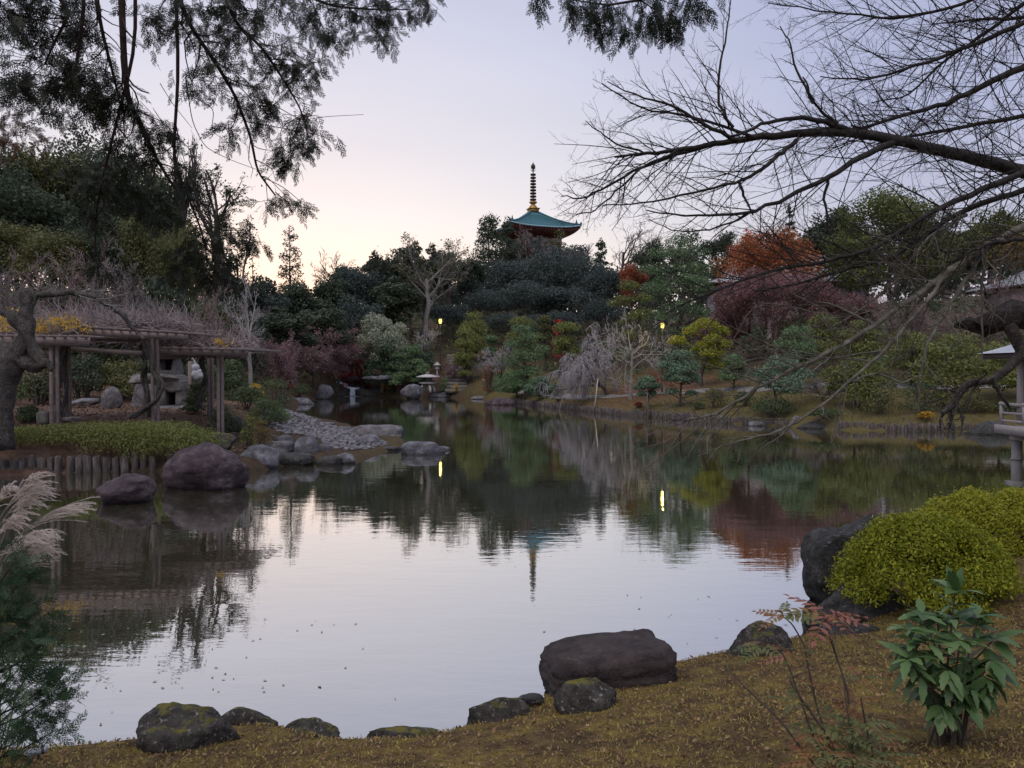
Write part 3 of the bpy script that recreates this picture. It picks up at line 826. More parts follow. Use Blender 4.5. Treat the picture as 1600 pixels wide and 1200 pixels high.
def shrub(name, label, px, d, top, wpx, mat=None, group=None, seed=0, n=2200, leaf=0.12, cat='shrub', base=None, lumps=10, depth=0.85, wl=0.55, sub=0.42, flatb=0.0, jit=0.5):
    """Clipped or natural low bush: stems and a domed leafy crown."""
    rng = np.random.default_rng(seed * 449 + int(px) * 11 + int(d * 10))
    t, H = new_tree(name, label, cat, group, px, d, top, base)
    W = wpx / FPX * d / 2
    subs = [((0, 0, H * 0.30), (W * 0.80, W * 0.80 * depth, H * 0.62))]
    for i in range(lumps):
        a = rng.uniform(0, 6.3); e = rng.uniform(-0.1, 1.0)
        c = math.cos(e * 1.4)
        r = sub * min(W, H) * rng.uniform(0.8, 1.15)
        subs.append(((math.cos(a) * c * (W - r * 0.8), math.sin(a) * c * (W - r * 0.8) * depth, max(r * 0.5, (H - r * 0.9) * math.sin(max(e, 0.05) * 1.5))), (r, r, r * 0.85)))
    m = MB(); V, F = crown(rng, subs, n, leaf, leaf * wl, jit, inner=0.2, lowcut=-0.25)
    V[:, 2] = np.maximum(V[:, 2], -0.1)
    m.add(V, F)
    V, F = crown(rng, subs, int(n * 0.05), leaf * 1.1, leaf * wl, 1.0, inner=0, rlo=1.04, rhi=1.22, lowcut=-0.1)
    m.add(V, F)
    m.build('foliage', mat or L_SHRUB, t)
    st = MB()
    for i in range(9):
        a = rng.uniform(0, 6.3); q = rng.uniform(0.2, 0.75)
        st.tubes(np.array([(math.cos(a) * W * 0.1, math.sin(a) * W * 0.1, -0.1), (math.cos(a) * W * q * 0.5, math.sin(a) * W * q * 0.5, H * 0.35), (math.cos(a) * W * q, math.sin(a) * W * q * depth, H * rng.uniform(0.6, 0.8))]), [0.025 * H + 0.005, 0.018 * H, 0.008 * H], 5)
    st.build('stems', BARK, t, True)
    return t
# ------------------------------------------------------------------ pagoda on the hill
def pagoda():
    d = 250.0
    apex = at(833, 331, d)
    b = Vector((apex.x, d, gz(apex.x, d)))
    t = thing('pagoda', 'tall pagoda with blue-green copper roof and gilded ringed spire above the trees', 'pagoda', b)
    k = d / FPX
    th = math.radians(18.4)
    R = 80 * k                       # half diagonal at the eaves
    zap = apex.z - b.z
    zeave = at(850, 363, d).z - b.z
    def corner(q):                   # front right corner first
        a = -math.pi / 4 + th * 1.0 + q * math.pi / 2
        return np.array((math.cos(a - 0.0), math.sin(a - 0.0)))
    rings, nr, ns = [], 11, 12
    m, edge, rib = MB(), MB(), MB()
    V = []
    for i in range(nr):
        f = i / (nr - 1)             # 0 at the top, 1 at the eaves
        rad = R * (0.07 + 0.93 * f)
        z = zap - (zap - zeave) * (1.28 * f - 0.28 * f * f) * 1.0
        row = []
        for q in range(4):
            c0, c1 = corner(q), corner(q + 1)
            for s in range(ns):
                u = s / ns
                p = (c0 * (1 - u) + c1 * u) * rad
                lift = (abs(2 * u - 1) ** 3) * 0.9 * f ** 3
                row.append((p[0], p[1], z + lift))
        V.append(row)
    V = np.array(V)
    N = 4 * ns
    i, j = np.meshgrid(np.arange(nr - 1), np.arange(N), indexing='ij')
    F = np.stack([i * N + j, (i + 1) * N + j, (i + 1) * N + (j + 1) % N, i * N + (j + 1) % N], -1).reshape(-1, 4)
    m.add(V.reshape(-1, 3), F)
    roof = m.build('roof', COPPER, t)
    for q in range(4):
        P = V[:, q * ns]
        rib.tubes(P + np.array((0, 0, 0.15)), np.full(nr, 0.32), 6)
        for f, hgt in ((0.86, 0.9), (1.0, 0.55)):
            p = P[int(round(f * (nr - 1)))]
            rib.lathe((p[0], p[1], p[2] + 0.2), [(0.35, 0), (0.42, 0.3), (0.2, hgt), (0.05, hgt * 1.7)], 6)
    for q in range(4):
        for s in range(1, ns * 2):
            u = s / (ns * 2)
            P = []
            for i_ in range(2, nr):
                row = V[i_]
                a_ = row[q * ns + int(u * ns)]; b_ = row[(q * ns + int(u * ns) + 1) % N]
                fr = u * ns - int(u * ns)
                P.append(a_ * (1 - fr) + b_ * fr)
            rib.tubes(np.array(P) + np.array((0, 0, 0.04)), np.full(len(P), 0.09), 4)
    rib.build('ridge', COPPER, roof)
    E = np.concatenate([V[-1], V[-1][:1]])
    for dz, r_, mt, nm in ((-0.12, 0.22, COPPER_EDGE, 'eave_edge'),):
        e = MB()
        e.tubes(E + np.array((0, 0, dz)), np.full(len(E), r_), 5)
        e.build(nm, mt, roof)
    inner = E * np.array((0.60, 0.60, 0)) + np.array((0, 0, zeave - 2.0))
    u = MB(); n_ = len(E)
    u.add(np.concatenate([E + np.array((0, 0, -0.25)), inner]), [(k_, k_ + 1, n_ + k_ + 1, n_ + k_) for k_ in range(n_ - 1)])
    u.build('eave_underside', VERMILION, t)
    rf = MB()
    for q in range(n_ - 1):
        for f in (0.0, 0.5):
            a_ = E[q] * (1 - f) + E[q + 1] * f; b_ = inner[q] * (1 - f) + inner[q + 1] * f
            rf.beam(a_ * 0.99 + np.array((0, 0, -0.5)), b_ * 1.0 + np.array((0, 0, -0.35)), 0.18, 0.3)
    rf.build('rafters', VERMILION, t)
    w = MB(); side = R * math.sqrt(2) * 0.56
    w.box((0, 0, (zeave - 2.2) / 2), (side, side, zeave - 1.6), th)
    w.build('wall', PLASTER, t)
    po = MB()
    for q in range(4):
        c0, c1 = corner(q) * R * 0.57, corner(q + 1) * R * 0.57
        for s in range(4):
            p = c0 * (1 - s / 4) + c1 * s / 4
            po.box((p[0], p[1], (zeave - 2) / 2), (0.7, 0.7, zeave - 1.7), th)
        for zz in (zeave - 2.3, zeave - 4.2, zeave - 7.5):
            po.beam((*c0, zz), (*c1, zz), 0.75, 0.5)
    po.build('column', VERMILION, t)
    # the spire
    g = MB(); s0 = zap - 0.6
    g.box((0, 0, s0 + 0.9), (2.9, 2.9, 1.0), th); g.box((0, 0, s0 + 1.5), (3.4, 3.4, 0.3), th)
    g.lathe((0, 0, s0 + 1.6), [(1.3, 0), (1.35, 0.4), (1.0, 0.9), (0.55, 1.2), (0.8, 1.5), (1.35, 1.9), (1.1, 2.2), (0.3, 2.3)], 14)
    sp = g.build('spire_base', GOLD, t, False)
    ztip = at(833, 254, d).z - b.z
    rod = MB(); rod.tubes(np.array([(0, 0, s0 + 2), (0, 0, ztip - 0.8)]), [0.26, 0.14], 8)
    rod.build('spire_rod', BRONZE, t)
    z0, z1 = at(833, 312, d).z - b.z, at(833, 273, d).z - b.z
    ring = None
    for i in range(9):
        f = i / 8
        if ring is None:
            r = MB()
            r.lathe((0, 0, 0), [(0.28, -0.10), (1.0, -0.22), (1.04, 0.0), (1.0, 0.22), (0.28, 0.10)], 16)
            ring = r.mesh('ring'); ring.materials.append(BRONZE)
        s = 1.02 - 0.17 * f
        place(t, ring, 'ring', (0, 0, z0 + (z1 - z0) * f), sc=(s, s, 1))
    fl = MB()
    for i, zz in enumerate((1.1, 1.8, 2.4)):
        for q in range(4):
            a = q * math.pi / 2 + th
            P = np.array([(math.cos(a) * x, math.sin(a) * x, z1 + zz + y) for x, y in ((0.1, 0), (0.5, 0.1), (0.75, 0.45), (0.6, 0.7))])
            fl.tubes(P, [0.09, 0.1, 0.08, 0.04], 4)
    fl.build('water_flame', BRONZE, t)
    fi = MB()
    fi.lathe((0, 0, ztip - 2.1), [(0.12, 0), (0.5, 0.25), (0.66, 0.75), (0.55, 1.2), (0.25, 1.75), (0.03, 2.2)], 12)
    fi.build('finial', BRONZE, t)
pagoda()

# ------------------------------------------------------------------ halls and tea house on the right
def hip_roof(name, label, cat, c, L, D, hw, hr, rot, matroof, walls=PLASTER, over=1.2, ribs=30, ridge_l=0.55, wallmat2=None):
    t = thing(name, label, cat, c, None, rot)
    w = MB(); w.box((0, 0, hw / 2 - 0.5), (L - over * 2, D - over * 2, hw + 1.0)); w.build('wall', walls, t)
    x, y = L / 2, D / 2
    r = ridge_l * x
    m = MB()
    n = 8
    def surf(p0, p1, q0, q1):
        rows = []
        for i in range(n + 1):
            f = i / n
            sag = -0.16 * hr * math.sin(math.pi * f) 
            a_ = np.array(p0) * (1 - f) + np.array(q0) * f + np.array((0, 0, sag)); b_ = np.array(p1) * (1 - f) + np.array(q1) * f + np.array((0, 0, sag))
            rows += [a_, b_]
        m.add(rows, [(2 * i, 2 * i + 1, 2 * i + 3, 2 * i + 2) for i in range(n)])
        return rows
    e = hw
    A, B, C, Dv = (-x, -y, e), (x, -y, e), (x, y, e), (-x, y, e)
    E, G = (-r, 0, e + hr), (r, 0, e + hr)
    faces = [surf(A, B, E, G), surf(C, Dv, G, E), surf(B, C, G, G), surf(Dv, A, E, E)]
    roof = m.build('roof', matroof, t)
    rb = MB()
    for fc, k in ((faces[0], ribs), (faces[1], ribs), (faces[2], ribs // 2), (faces[3], ribs // 2)):
        for i in range(k + 1):
            u = i / k
            P = np.array([fc[2 * j] * (1 - u) + fc[2 * j + 1] * u for j in range(n + 1)]) + np.array((0, 0, 0.04))
            rb.tubes(P, np.full(n + 1, 0.045), 4)
    rb.build('rib', matroof, roof)
    rg = MB(); rg.beam((-r - 0.2, 0, e + hr + 0.15), (r + 0.2, 0, e + hr + 0.15), 0.4, 0.4)
    rg.build('ridge', TILE, roof)
    ea = MB()
    for p, q in ((A, B), (B, C), (C, Dv), (Dv, A)):
        ea.beam(np.array(p) + (0, 0, -0.13), np.array(q) + (0, 0, -0.13), 0.16, 0.2)
    ea.build('eave_board', WOOD_DARK, roof)
    so = MB(); so.box((0, 0, e - 0.16), (L - 0.3, D - 0.3, 0.1)); so.build('soffit', WOOD_DARK, t)
    cl = MB()
    k = max(4, int(L / 2.2))
    for i in range(k + 1):
        for s in (-1, 1):
            cl.box((-x + over + i * (L - 2 * over) / k, s * (y - over), hw / 2 - 0.5), (0.22, 0.22, hw + 1.0))
    cl.build('column', WOOD_DARK, t)
    return t
c_ = at(1640, 440, 66)
hip_roof('temple_hall', 'hall with grey tiled roof cut off by the right edge above the garden', 'building', (c_.x + 8.6, 70, gz(c_.x, 68)), 20, 12, c_.z - gz(c_.x, 68), 3.1, math.radians(8), TILE)
c_ = at(1285, 440, 94)
hip_roof('long_hall', 'pale roofed hall half hidden behind the red maples', 'building', (c_.x - 3.0, 99, gz(c_.x, 97)), 20, 11, c_.z - gz(c_.x, 97), 3.4, math.radians(-6), TILE)

def tea_house():
    t = thing('tea_house', 'tea house on stilts over the pond with pale veranda railing at right edge', 'building', (15.9, 19.3, 0.0))
    X0, X1, Y0, Y1 = -2.60, 6.5, -2.6, 2.3          # deck, local
    zd = at(1575, 662, 21.2).z
    de = MB(); de.box(((X0 + X1) / 2, (Y0 + Y1) / 2, zd - 0.14), (X1 - X0, Y1 - Y0, 0.10)); de.build('deck', WOOD_PALE, t)
    fa = MB()
    fa.box(((X0 + X1) / 2, Y0 - 0.03, zd - 0.16), (X1 - X0 + 0.1, 0.055, 0.24)); fa.box((X0 - 0.03, (Y0 + Y1) / 2 + 0.03, zd - 0.16), (0.055, Y1 - Y0, 0.24))
    fa.build('fascia_board', WOOD_PALE, t)
    rl = MB()
    ztop = zd + 0.52
    for z, s in ((ztop, 0.08), (zd + 0.28, 0.06), (zd + 0.07, 0.06)):
        rl.box(((X0 + X1) / 2, Y0 + 0.08, z), (X1 - X0 + 0.1, s, s)); rl.box((X0 + 0.08, (Y0 + Y1) / 2 + 0.15, z), (s, Y1 - Y0 - 0.3, s))
    rl.build('railing', WOOD_PALE, t)
    p = MB(); p.box((0, 0, 0.29), (0.075, 0.075, 0.58)); pm = p.mesh('railing_post'); pm.materials.append(WOOD_PALE)
    for i in range(10):
        place(t, pm, 'railing_post', (X0 + 0.08 + i * 0.98, Y0 + 0.08, zd))
    for i in range(1, 6):
        place(t, pm, 'railing_post', (X0 + 0.08, Y0 + 0.08 + i * 0.95, zd))
    s = MB(); s.tubes(np.array([(0, 0, -1.2), (0, 0, zd - 0.45)]), [0.135, 0.13], 12, True)
    s.lathe((0, 0, 0.62), [(0.13, 0), (0.15, 0.01), (0.15, 0.05), (0.13, 0.06)], 12); s.box((0, 0, -0.05), (0.4, 0.4, 0.22))
    sm = s.mesh('stilt'); sm.materials.append(STONE_POST)
    for x in (-2.4, 0.4, 3.1, 5.8):
        for y in (Y0 + 0.35, 0.0, 1.75):
            place(t, sm, 'stilt', (x, y, 0))
    bm = MB()
    for y in (Y0 + 0.35, 0.0, 1.75):
        bm.box(((X0 + X1) / 2, y, zd - 0.35), (X1 - X0 - 0.1, 0.2, 0.16))
    for x in (-2.4, 0.4, 3.1, 5.8):
        bm.box((x, (Y0 + Y1) / 2, zd - 0.245), (0.16, Y1 - Y0 - 0.2, 0.07))
    bm.build('floor_beam', WOOD_PALE, t)
    ze = at(1560, 551, 20.6).z
    pi_ = MB(); pi_.box((0, 0, (ze - zd) / 2), (0.15, 0.15, ze - zd)); pim = pi_.mesh('pillar'); pim.materials.append(WOOD_PALE)
    for x in (-2.3, 0.4, 3.1, 5.8):
        for y in (Y0 + 0.5, 1.75):
            place(t, pim, 'pillar', (x, y, zd))
    w = MB(); w.box((3.2, 0.1, (zd + ze) / 2), (5.6, 3.0, ze - zd)); w.build('wall', VERMILION, t)
    pn = MB(); pn.box((0, 0, 0), (0.9, 0.04, 1.3)); pnm = pn.mesh('window'); pnm.materials.append(PLASTER)
    for i in range(4):
        place(t, pnm, 'window', (1.2 + i * 1.3, -1.425, zd + 1.0))
    # roof
    ox0, ox1, oy0, oy1, h = X0 - 0.35, X1 + 0.8, Y0 - 0.6, Y1 + 0.35, 1.15
    cy = (oy0 + oy1) / 2
    m = MB(); rows = []
    n = 8
    for side in (0, 1):
        rows = []
        for i in range(n + 1):
            f = i / n
            y = (oy0 if side == 0 else oy1) * (1 - f) + cy * f
            z = ze + h * (0.62 * f + 0.38 * f * f)
            ins = 1.55 * f
            rows += [(ox0 + ins, y, z), (ox1 - ins, y, z)]
        q = [(2 * i, 2 * i + 1, 2 * i + 3, 2 * i + 2) for i in range(n)]
        m.add(rows, q if side == 0 else [f_[::-1] for f_ in q])
        if side == 0: front = rows
    for xs, sgn in ((ox0, 1), (ox1, -1)):
        rows = []
        for i in range(n + 1):
            f = i / n
            z = ze + h * (0.62 * f + 0.38 * f * f)
            rows += [(xs + sgn * 1.55 * f, oy0 * (1 - f) + cy * f, z), (xs + sgn * 1.55 * f, oy1 * (1 - f) + cy * f, z)]
        q = [(2 * i, 2 * i + 1, 2 * i + 3, 2 * i + 2) for i in range(n)]
        m.add(rows, [f_[::-1] for f_ in q] if sgn > 0 else q)
    roof = m.build('roof', ROOF_BLUE, t)
    rb = MB()
    for i in range(n):                       # copper courses, each lapping the one below
        z = front[2 * i][2] + 0.015
        for k in (0,):
            rb.box(((front[2 * i][0] + front[2 * i + 1][0]) / 2, front[2 * i][1], z), (front[2 * i + 1][0] - front[2 * i][0], 0.06, 0.035))
    rb.build('roof_course', ROOF_BLUE, roof)
    ea = MB()
    ea.box(((ox0 + ox1) / 2, oy0 + 0.09, ze - 0.10), (ox1 - ox0 - 0.1, 0.06, 0.12)); ea.box((ox0 + 0.09, cy, ze - 0.10), (0.06, oy1 - oy0 - 0.3, 0.12))
    for i in range(42):
        ea.box((ox0 + 0.25 + i * 0.25, oy0 + 0.5, ze - 0.09), (0.05, 0.74, 0.07))
    ea.build('rafter', WOOD_DARK, roof)
    so = MB(); so.box(((ox0 + ox1) / 2, cy, ze - 0.02), (ox1 - ox0 - 0.2, oy1 - oy0 - 0.2, 0.03)); so.build('soffit', WOOD_DARK, t)
tea_house()

# ------------------------------------------------------------------ the wood round the pond
G_L = 'evergreens on the left hill'
LBL_L = 'dark evergreen tree massed with others on the tall hill at left'
i_ = 0
for px, d, top, w in [(-150, 66, 190, 210), (-60, 70, 185, 210), (10, 62, 225, 190), (72, 72, 188, 180), (132, 76, 182, 180), (195, 70, 196, 170), (246, 76, 235, 120)]:
    i_ += 1
    broad('evergreen_tree', LBL_L, px, d, top, w, [L_DARK, L_OLIVE, L_DARK][i_ % 3], G_L, n=7000, leaf=0.30, lumps=40, seed=i_)
for px, d, top, w in [(20, 57, 318, 150), (92, 55, 335, 150), (160, 57, 322, 150), (228, 58, 318, 130), (275, 61, 335, 100), (-60, 55, 330, 160)]:
    i_ += 1
    broad('evergreen_tree', LBL_L, px, d, top, w, [L_OLIVE, L_DARK, L_OLIVE][i_ % 3], G_L, n=5200, leaf=0.26, lumps=34, seed=i_)
bare('leafless_tree', 'open branched tree with clumps of dark leaves against the sky beside the left hill', 335, 68, 222, 150, T_DARK, seed=4, levels=(6, 6, 5, 5), leaf=L_DARK, nleaf=1500, leafsize=0.26, tmat=T_DARK, up=0.1, rmin=0.02, trunk=0.5)
bare('leafless_tree', 'thin leafless tree standing against the sky on the edge of the left hill', 288, 72, 205, 90, T_DARK, seed=5, levels=(6, 6, 5, 4), tmat=T_DARK, rmin=0.018, trunk=0.55)
bare('leafless_tree', 'low spreading tree with sparse dark leaves below the gap of bright sky', 372, 66, 330, 110, T_DARK, seed=6, levels=(6, 5, 5, 4), leaf=L_DARK, nleaf=1600, leafsize=0.28, tmat=T_DARK, rmin=0.02)
conifer('conifer', 'small layered conifer alone against the yellow glow of the sky', 455, 105, 352, 62, group=None, n=6500, leaf=0.30, tiers=11, open_=0.4, low=0.06)
# pinkish leafless trees above the pergola
G_P = 'leafless trees behind the pergola'
for k_, (px, d, top, w) in enumerate([(-40, 47, 385, 160), (45, 46, 388, 150), (130, 44, 372, 150), (215, 45, 392, 150), (300, 48, 402, 140)]):
    bare('leafless_cherry', 'pinkish grey leafless tree in the row rising behind the pergola', px, d, top, w, [T_PINK, T_GREY][k_ % 2], G_P, seed=20 + k_, levels=(7, 7, 6, 5), trunk=0.22, up=0.12)
bare('leafless_tree', 'silvery leafless tree with crooked limbs at the right end of the pergola thicket', 392, 50, 428, 110, T_SILVER, seed=31, levels=(7, 6, 5, 4), trunk=0.3, up=0.05, flat=0.6, tmat=BARK_PALE)
for k_, (px, d, top, w) in enumerate([(-60, 50, 430, 150), (20, 51, 440, 130), (95, 52, 432, 130), (170, 51, 438, 130), (245, 52, 440, 120), (315, 54, 450, 110), (370, 56, 470, 100)]):
    broad('screen_evergreen', 'dull evergreen closing the view behind the leafless row above the pergola', px, d, top, w, [L_DARK, L_SHRUB][k_ % 2], 'evergreens behind the leafless row', n=4200, leaf=0.24, lumps=30, seed=40 + k_, low=0.02)
# low wood left of centre
G_C = 'evergreens on the slope left of centre'
LBL_C = 'dark layered evergreen in the wood between the bright sky gap and the waterfall'
for k_, (px, d, top, w) in enumerate([(352, 74, 402, 90), (410, 92, 428, 90), (462, 100, 436, 90), (515, 104, 428, 90), (560, 108, 404, 100), (440, 78, 470, 110), (505, 84, 462, 110), (560, 90, 455, 100), (390, 62, 480, 90), (620, 104, 425, 100)]):
    broad('evergreen_tree', LBL_C, px, d, top, w, [L_DARK, L_BLUE, L_DARK][k_ % 3], G_C, n=3600, leaf=0.34, lumps=26, seed=50 + k_)
bare('thin_leaved_tree', 'tall thin leaved tree with a pale trunk above the grey-green dome', 662, 106, 366, 110, T_GREY, seed=61, levels=(7, 6, 6, 5), trunk=0.5, leaf=L_OLIVE, nleaf=2200, leafsize=0.28, tmat=BARK_PALE, rmin=0.022, tr=0.42)
bare('thin_leaved_tree', 'thin leaved tree left of the tall pale trunk, dark against the sky', 600, 116, 388, 80, T_DARK, seed=62, levels=(6, 6, 5, 4), trunk=0.45, leaf=L_DARK, nleaf=1500, leafsize=0.34, rmin=0.025)
bare('thin_leaved_tree', 'thin leaved tree between the pale trunk and the dark cedars', 705, 118, 380, 80, T_GREY, seed=63, levels=(6, 6, 5, 5), trunk=0.45, leaf=L_DARK, nleaf=1200, leafsize=0.34, rmin=0.025)
bare('leafless_tree', 'faint leafless tree poking above the low wood under the yellow sky', 535, 120, 392, 60, T_GREY, seed=64, levels=(6, 6, 5, 4), trunk=0.4, rmin=0.024)
for k_, (px, d, top, w) in enumerate([(545, 118, 400, 72), (592, 119, 384, 76), (638, 117, 364, 84), (688, 119, 370, 84), (732, 122, 388, 70), (612, 121, 396, 80), (664, 121, 388, 90)]):
    broad('open_evergreen', 'tall open crowned evergreen dark against the pale sky left of the pagoda cedars', px, d, top, w, L_DARK, 'open evergreens on the skyline left of the pagoda', n=2600, leaf=0.36, lumps=46, seed=170 + k_, sub=0.17, low=0.3)
conifer('cedar', 'tall dark cedar with lumpy tiers just left of the pagoda', 764, 150, 332, 92, n=12000, leaf=0.50, tiers=12, open_=0.2)
conifer('cedar', 'shorter dark cedar leaning on the pagoda roof corner', 792, 158, 338, 58, n=8000, leaf=0.50, tiers=11, open_=0.2)
broad('evergreen_tree', 'leafy brownish tree standing right below the pagoda eaves', 866, 175, 352, 56, L_OLIVE, n=1500, leaf=0.4, lumps=22, seed=70)
broad('evergreen_tree', 'dark evergreen hiding the lower left of the pagoda wall', 812, 172, 354, 64, L_DARK, n=3600, leaf=0.45, lumps=26, seed=73)
broad('evergreen_tree', 'grey-green evergreen hiding the middle of the pagoda wall', 842, 170, 361, 70, L_BLUE, n=3000, leaf=0.45, lumps=26, seed=74)
broad('evergreen_tree', 'dark evergreen hiding the lower right of the pagoda wall', 895, 170, 360, 74, L_BLUE, n=3000, leaf=0.45, lumps=26, seed=75)
bare('leafless_tree', 'pale pinkish leafless tree in front of the pagoda wall', 824, 166, 352, 70, T_PINK, seed=71, levels=(6, 6, 5, 5), trunk=0.5, rmin=0.035)
bare('leafless_tree', 'leafless tree under the right eave of the pagoda', 905, 165, 364, 66, T_GREY, seed=72, levels=(6, 6, 5, 4), trunk=0.5, rmin=0.035)
G_O = 'oaks below the pagoda'
LBL_O = 'rounded blue-green evergreen oak in the great mass below the pagoda'
for k_, (px, d, top, w) in enumerate([(850, 138, 384, 150), (790, 134, 402, 120), (905, 136, 388, 120), (730, 126, 436, 100), (945, 128, 412, 110), (760, 116, 448, 120), (820, 118, 432, 130), (885, 117, 440, 130), (940, 112, 462, 100), (795, 104, 485, 110), (860, 104, 480, 120), (700, 112, 470, 100)]):
    broad('evergreen_oak', LBL_O, px, d, top, w, L_BLUE, G_O, n=5200, leaf=0.36, lumps=44, seed=80 + k_, sub=0.26)
bare('leafless_tree', 'leafless tree with a dark cedar beside it right of the pagoda', 962, 150, 352, 80, T_GREY, seed=95, levels=(6, 6, 6, 4), trunk=0.45, rmin=0.03)
conifer('cedar', 'small dark cedar among leafless trees right of the pagoda', 938, 152, 372, 40, n=4000, leaf=0.5, tiers=10, open_=0.2)
bare('leafless_tree', 'wide leafless tree on the skyline above the reddish tree', 1000, 150, 362, 80, T_PINK, seed=96, levels=(6, 6, 6, 4), trunk=0.4, rmin=0.03)
broad('maple_tree', 'dull reddish tree low on the skyline right of the pagoda', 985, 118, 396, 60, L_RUST, n=1700, leaf=0.34, lumps=18, seed=97)
broad('evergreen_tree', 'dark evergreen with an uneven top left of the big loose pine', 1015, 122, 362, 70, L_DARK, n=2400, leaf=0.34, lumps=24, seed=98)
broad('evergreen_tree', 'dark round topped evergreen behind the loose pine', 1072, 120, 347, 80, L_DARK, n=2600, leaf=0.34, lumps=24, seed=99)
broad('evergreen_tree', 'dark evergreen on the skyline just left of the orange maple', 1128, 122, 338, 70, L_DARK, n=2400, leaf=0.34, lumps=24, seed=100)
pine('loose_pine', 'large untrimmed green pine with spreading boughs behind the right lamp', 1058, 84, 372, 130, [(0.0, 0, 1.0, 0.4), (-.35, .1, .92, .42), (.38, 0, .93, .42), (-.6, 0, .78, .40), (.05, -.3, .80, .5), (.6, 0, .78, .42), (-.42, -.3, .62, .46), (.35, -.3, .62, .46), (-.75, 0, .54, .34), (.75, .1, .58, .36), (0, -.4, .46, .5), (-.5, -.1, .40, .4), (.5, -.1, .42, .4)], L_PINE, n=7500, leaf=0.26, seed=3, padh=0.42)
pine('niwaki_pine', 'bright topped cloud pine leaning left of the big loose pine', 985, 80, 440, 75, [(-.1, 0, 1.0, .55), (.4, 0, .86, .5), (-.45, 0, .8, .45), (.1, -.2, .66, .5)], L_PINEO, n=2600, leaf=0.22, seed=5)
# maples on the right
broad('orange_maple', 'large orange leaved maple glowing behind the withered purple maple', 1202, 84, 338, 170, L_ORANGE, n=9500, leaf=0.25, lumps=60, seed=110, low=0.15, sub=0.22, tmat=T_PINK)
broad('red_topped_maple', 'thin red leaved tree top just above the orange maple', 1172, 96, 333, 70, L_RED, n=700, leaf=0.30, lumps=16, seed=111)
broad('purple_maple', 'broad withered purple maple in front of the orange one', 1212, 66, 412, 235, L_PURPLE, n=21000, leaf=0.17, lumps=120, seed=112, low=0.12, sub=0.17, tmat=T_MAUVE)
broad('purple_maple', 'smaller withered maple right of the broad purple maple', 1325, 64, 458, 110, L_PURPLE, n=7000, leaf=0.17, lumps=60, seed=113, low=0.1, sub=0.2, tmat=T_MAUVE)
broad('purple_maple', 'low withered maple left under the broad purple maple', 1130, 68, 470, 90, L_PURPLE, n=6000, leaf=0.17, lumps=50, seed=114, low=0.05, sub=0.2, tmat=T_MAUVE)
G_R = 'dark evergreens on the right skyline'
LBL_R = 'dark evergreen on the skyline between the orange maple and the right edge'
for k_, (px, d, top, w, kd) in enumerate([(1232, 118, 318, 30, 'c'), (1285, 112, 318, 80, 'b'), (1312, 108, 306, 60, 'b'), (1478, 120, 322, 60, 'c'), (1510, 122, 345, 90, 'b'), (1440, 116, 330, 90, 'b'), (1545, 120, 338, 90, 'b'), (1260, 104, 352, 100, 'b')]):
    (conifer if kd == 'c' else broad)('dark_evergreen', LBL_R, px, d, top, w, L_DARK, G_R, n=4200, leaf=0.36, seed=120 + k_)
broad('bright_evergreen', 'big feathery yellow-green evergreen rising left of the bare branches', 1385, 88, 278, 170, L_BAMBOO, n=9000, leaf=0.30, lumps=52, seed=130, low=0.12)
broad('bright_evergreen', 'lower feathery green evergreen leaning against the right of the bigger one', 1448, 84, 345, 120, L_OLIVE, n=5000, leaf=0.30, lumps=34, seed=131, low=0.1)
broad('bright_evergreen', 'feathery green evergreen left of the big yellow-green one', 1335, 84, 345, 110, L_BAMBOO, n=4600, leaf=0.30, lumps=34, seed=132, low=0.1)
broad('yellowing_tree', 'yellow-green tree behind the grey tiled hall', 1560, 100, 312, 110, L_BAMBOO, n=4200, leaf=0.32, lumps=34, seed=133)
broad('yellowing_tree', 'orange-brown tree right above the grey tiled hall roof', 1600, 92, 352, 120, L_TAN, n=2600, leaf=0.30, lumps=30, seed=134)
broad('evergreen_tree', 'tall tree beyond the right edge above the hall', 1690, 90, 290, 150, L_OLIVE, n=4200, leaf=0.32, lumps=30, seed=135)
for k_, (px, d, top, w) in enumerate([(1440, 55, 440, 130), (1515, 54, 428, 130), (1585, 56, 436, 120), (1400, 58, 462, 110), (1680, 52, 425, 140), (1550, 52, 450, 120)]):
    bare('leafless_shrub_tree', 'brownish leafless tree in the thicket below the right hall', px, d, top, w, [T_MAUVE, T_PINK][k_ % 2], 'leafless thicket below the right hall', seed=140 + k_, levels=(7, 7, 6, 5), trunk=0.25)

# ------------------------------------------------------------------ mid slope: shaped trees round the far shore
bare('leafless_maple', 'wide mauve leafless maple reaching over the left of the waterfall', 490, 88, 490, 165, T_MAUVE, seed=150, levels=(10, 9, 8, 6), trunk=0.25, up=0.06, flat=0.75, tmat=T_DARK, leaf=L_MAUVE, nleaf=4500, leafsize=0.20, rmin=0.024)
bare('leafless_maple', 'mauve leafless maple leaning over the shore left of the waterfall', 462, 84, 512, 110, T_MAUVE, seed=155, levels=(9, 8, 7, 5), trunk=0.22, up=0.06, flat=0.75, tmat=T_DARK, leaf=L_MAUVE, nleaf=3200, leafsize=0.20, rmin=0.024)
bare('leafless_maple', 'low brownish leafless maple spreading right above the waterfall', 535, 98, 520, 110, T_PINK, seed=156, levels=(9, 8, 7, 5), trunk=0.2, up=0.05, flat=0.7, tmat=T_DARK, leaf=L_MAUVE, nleaf=3600, leafsize=0.20, rmin=0.024)
bare('leafless_maple', 'reddish leafless tree top rising behind the grey-green dome tree', 528, 92, 488, 80, T_MAUVE, seed=151, levels=(7, 7, 6, 5), trunk=0.3, leaf=L_MAUVE, nleaf=3000, leafsize=0.2, rmin=0.024)
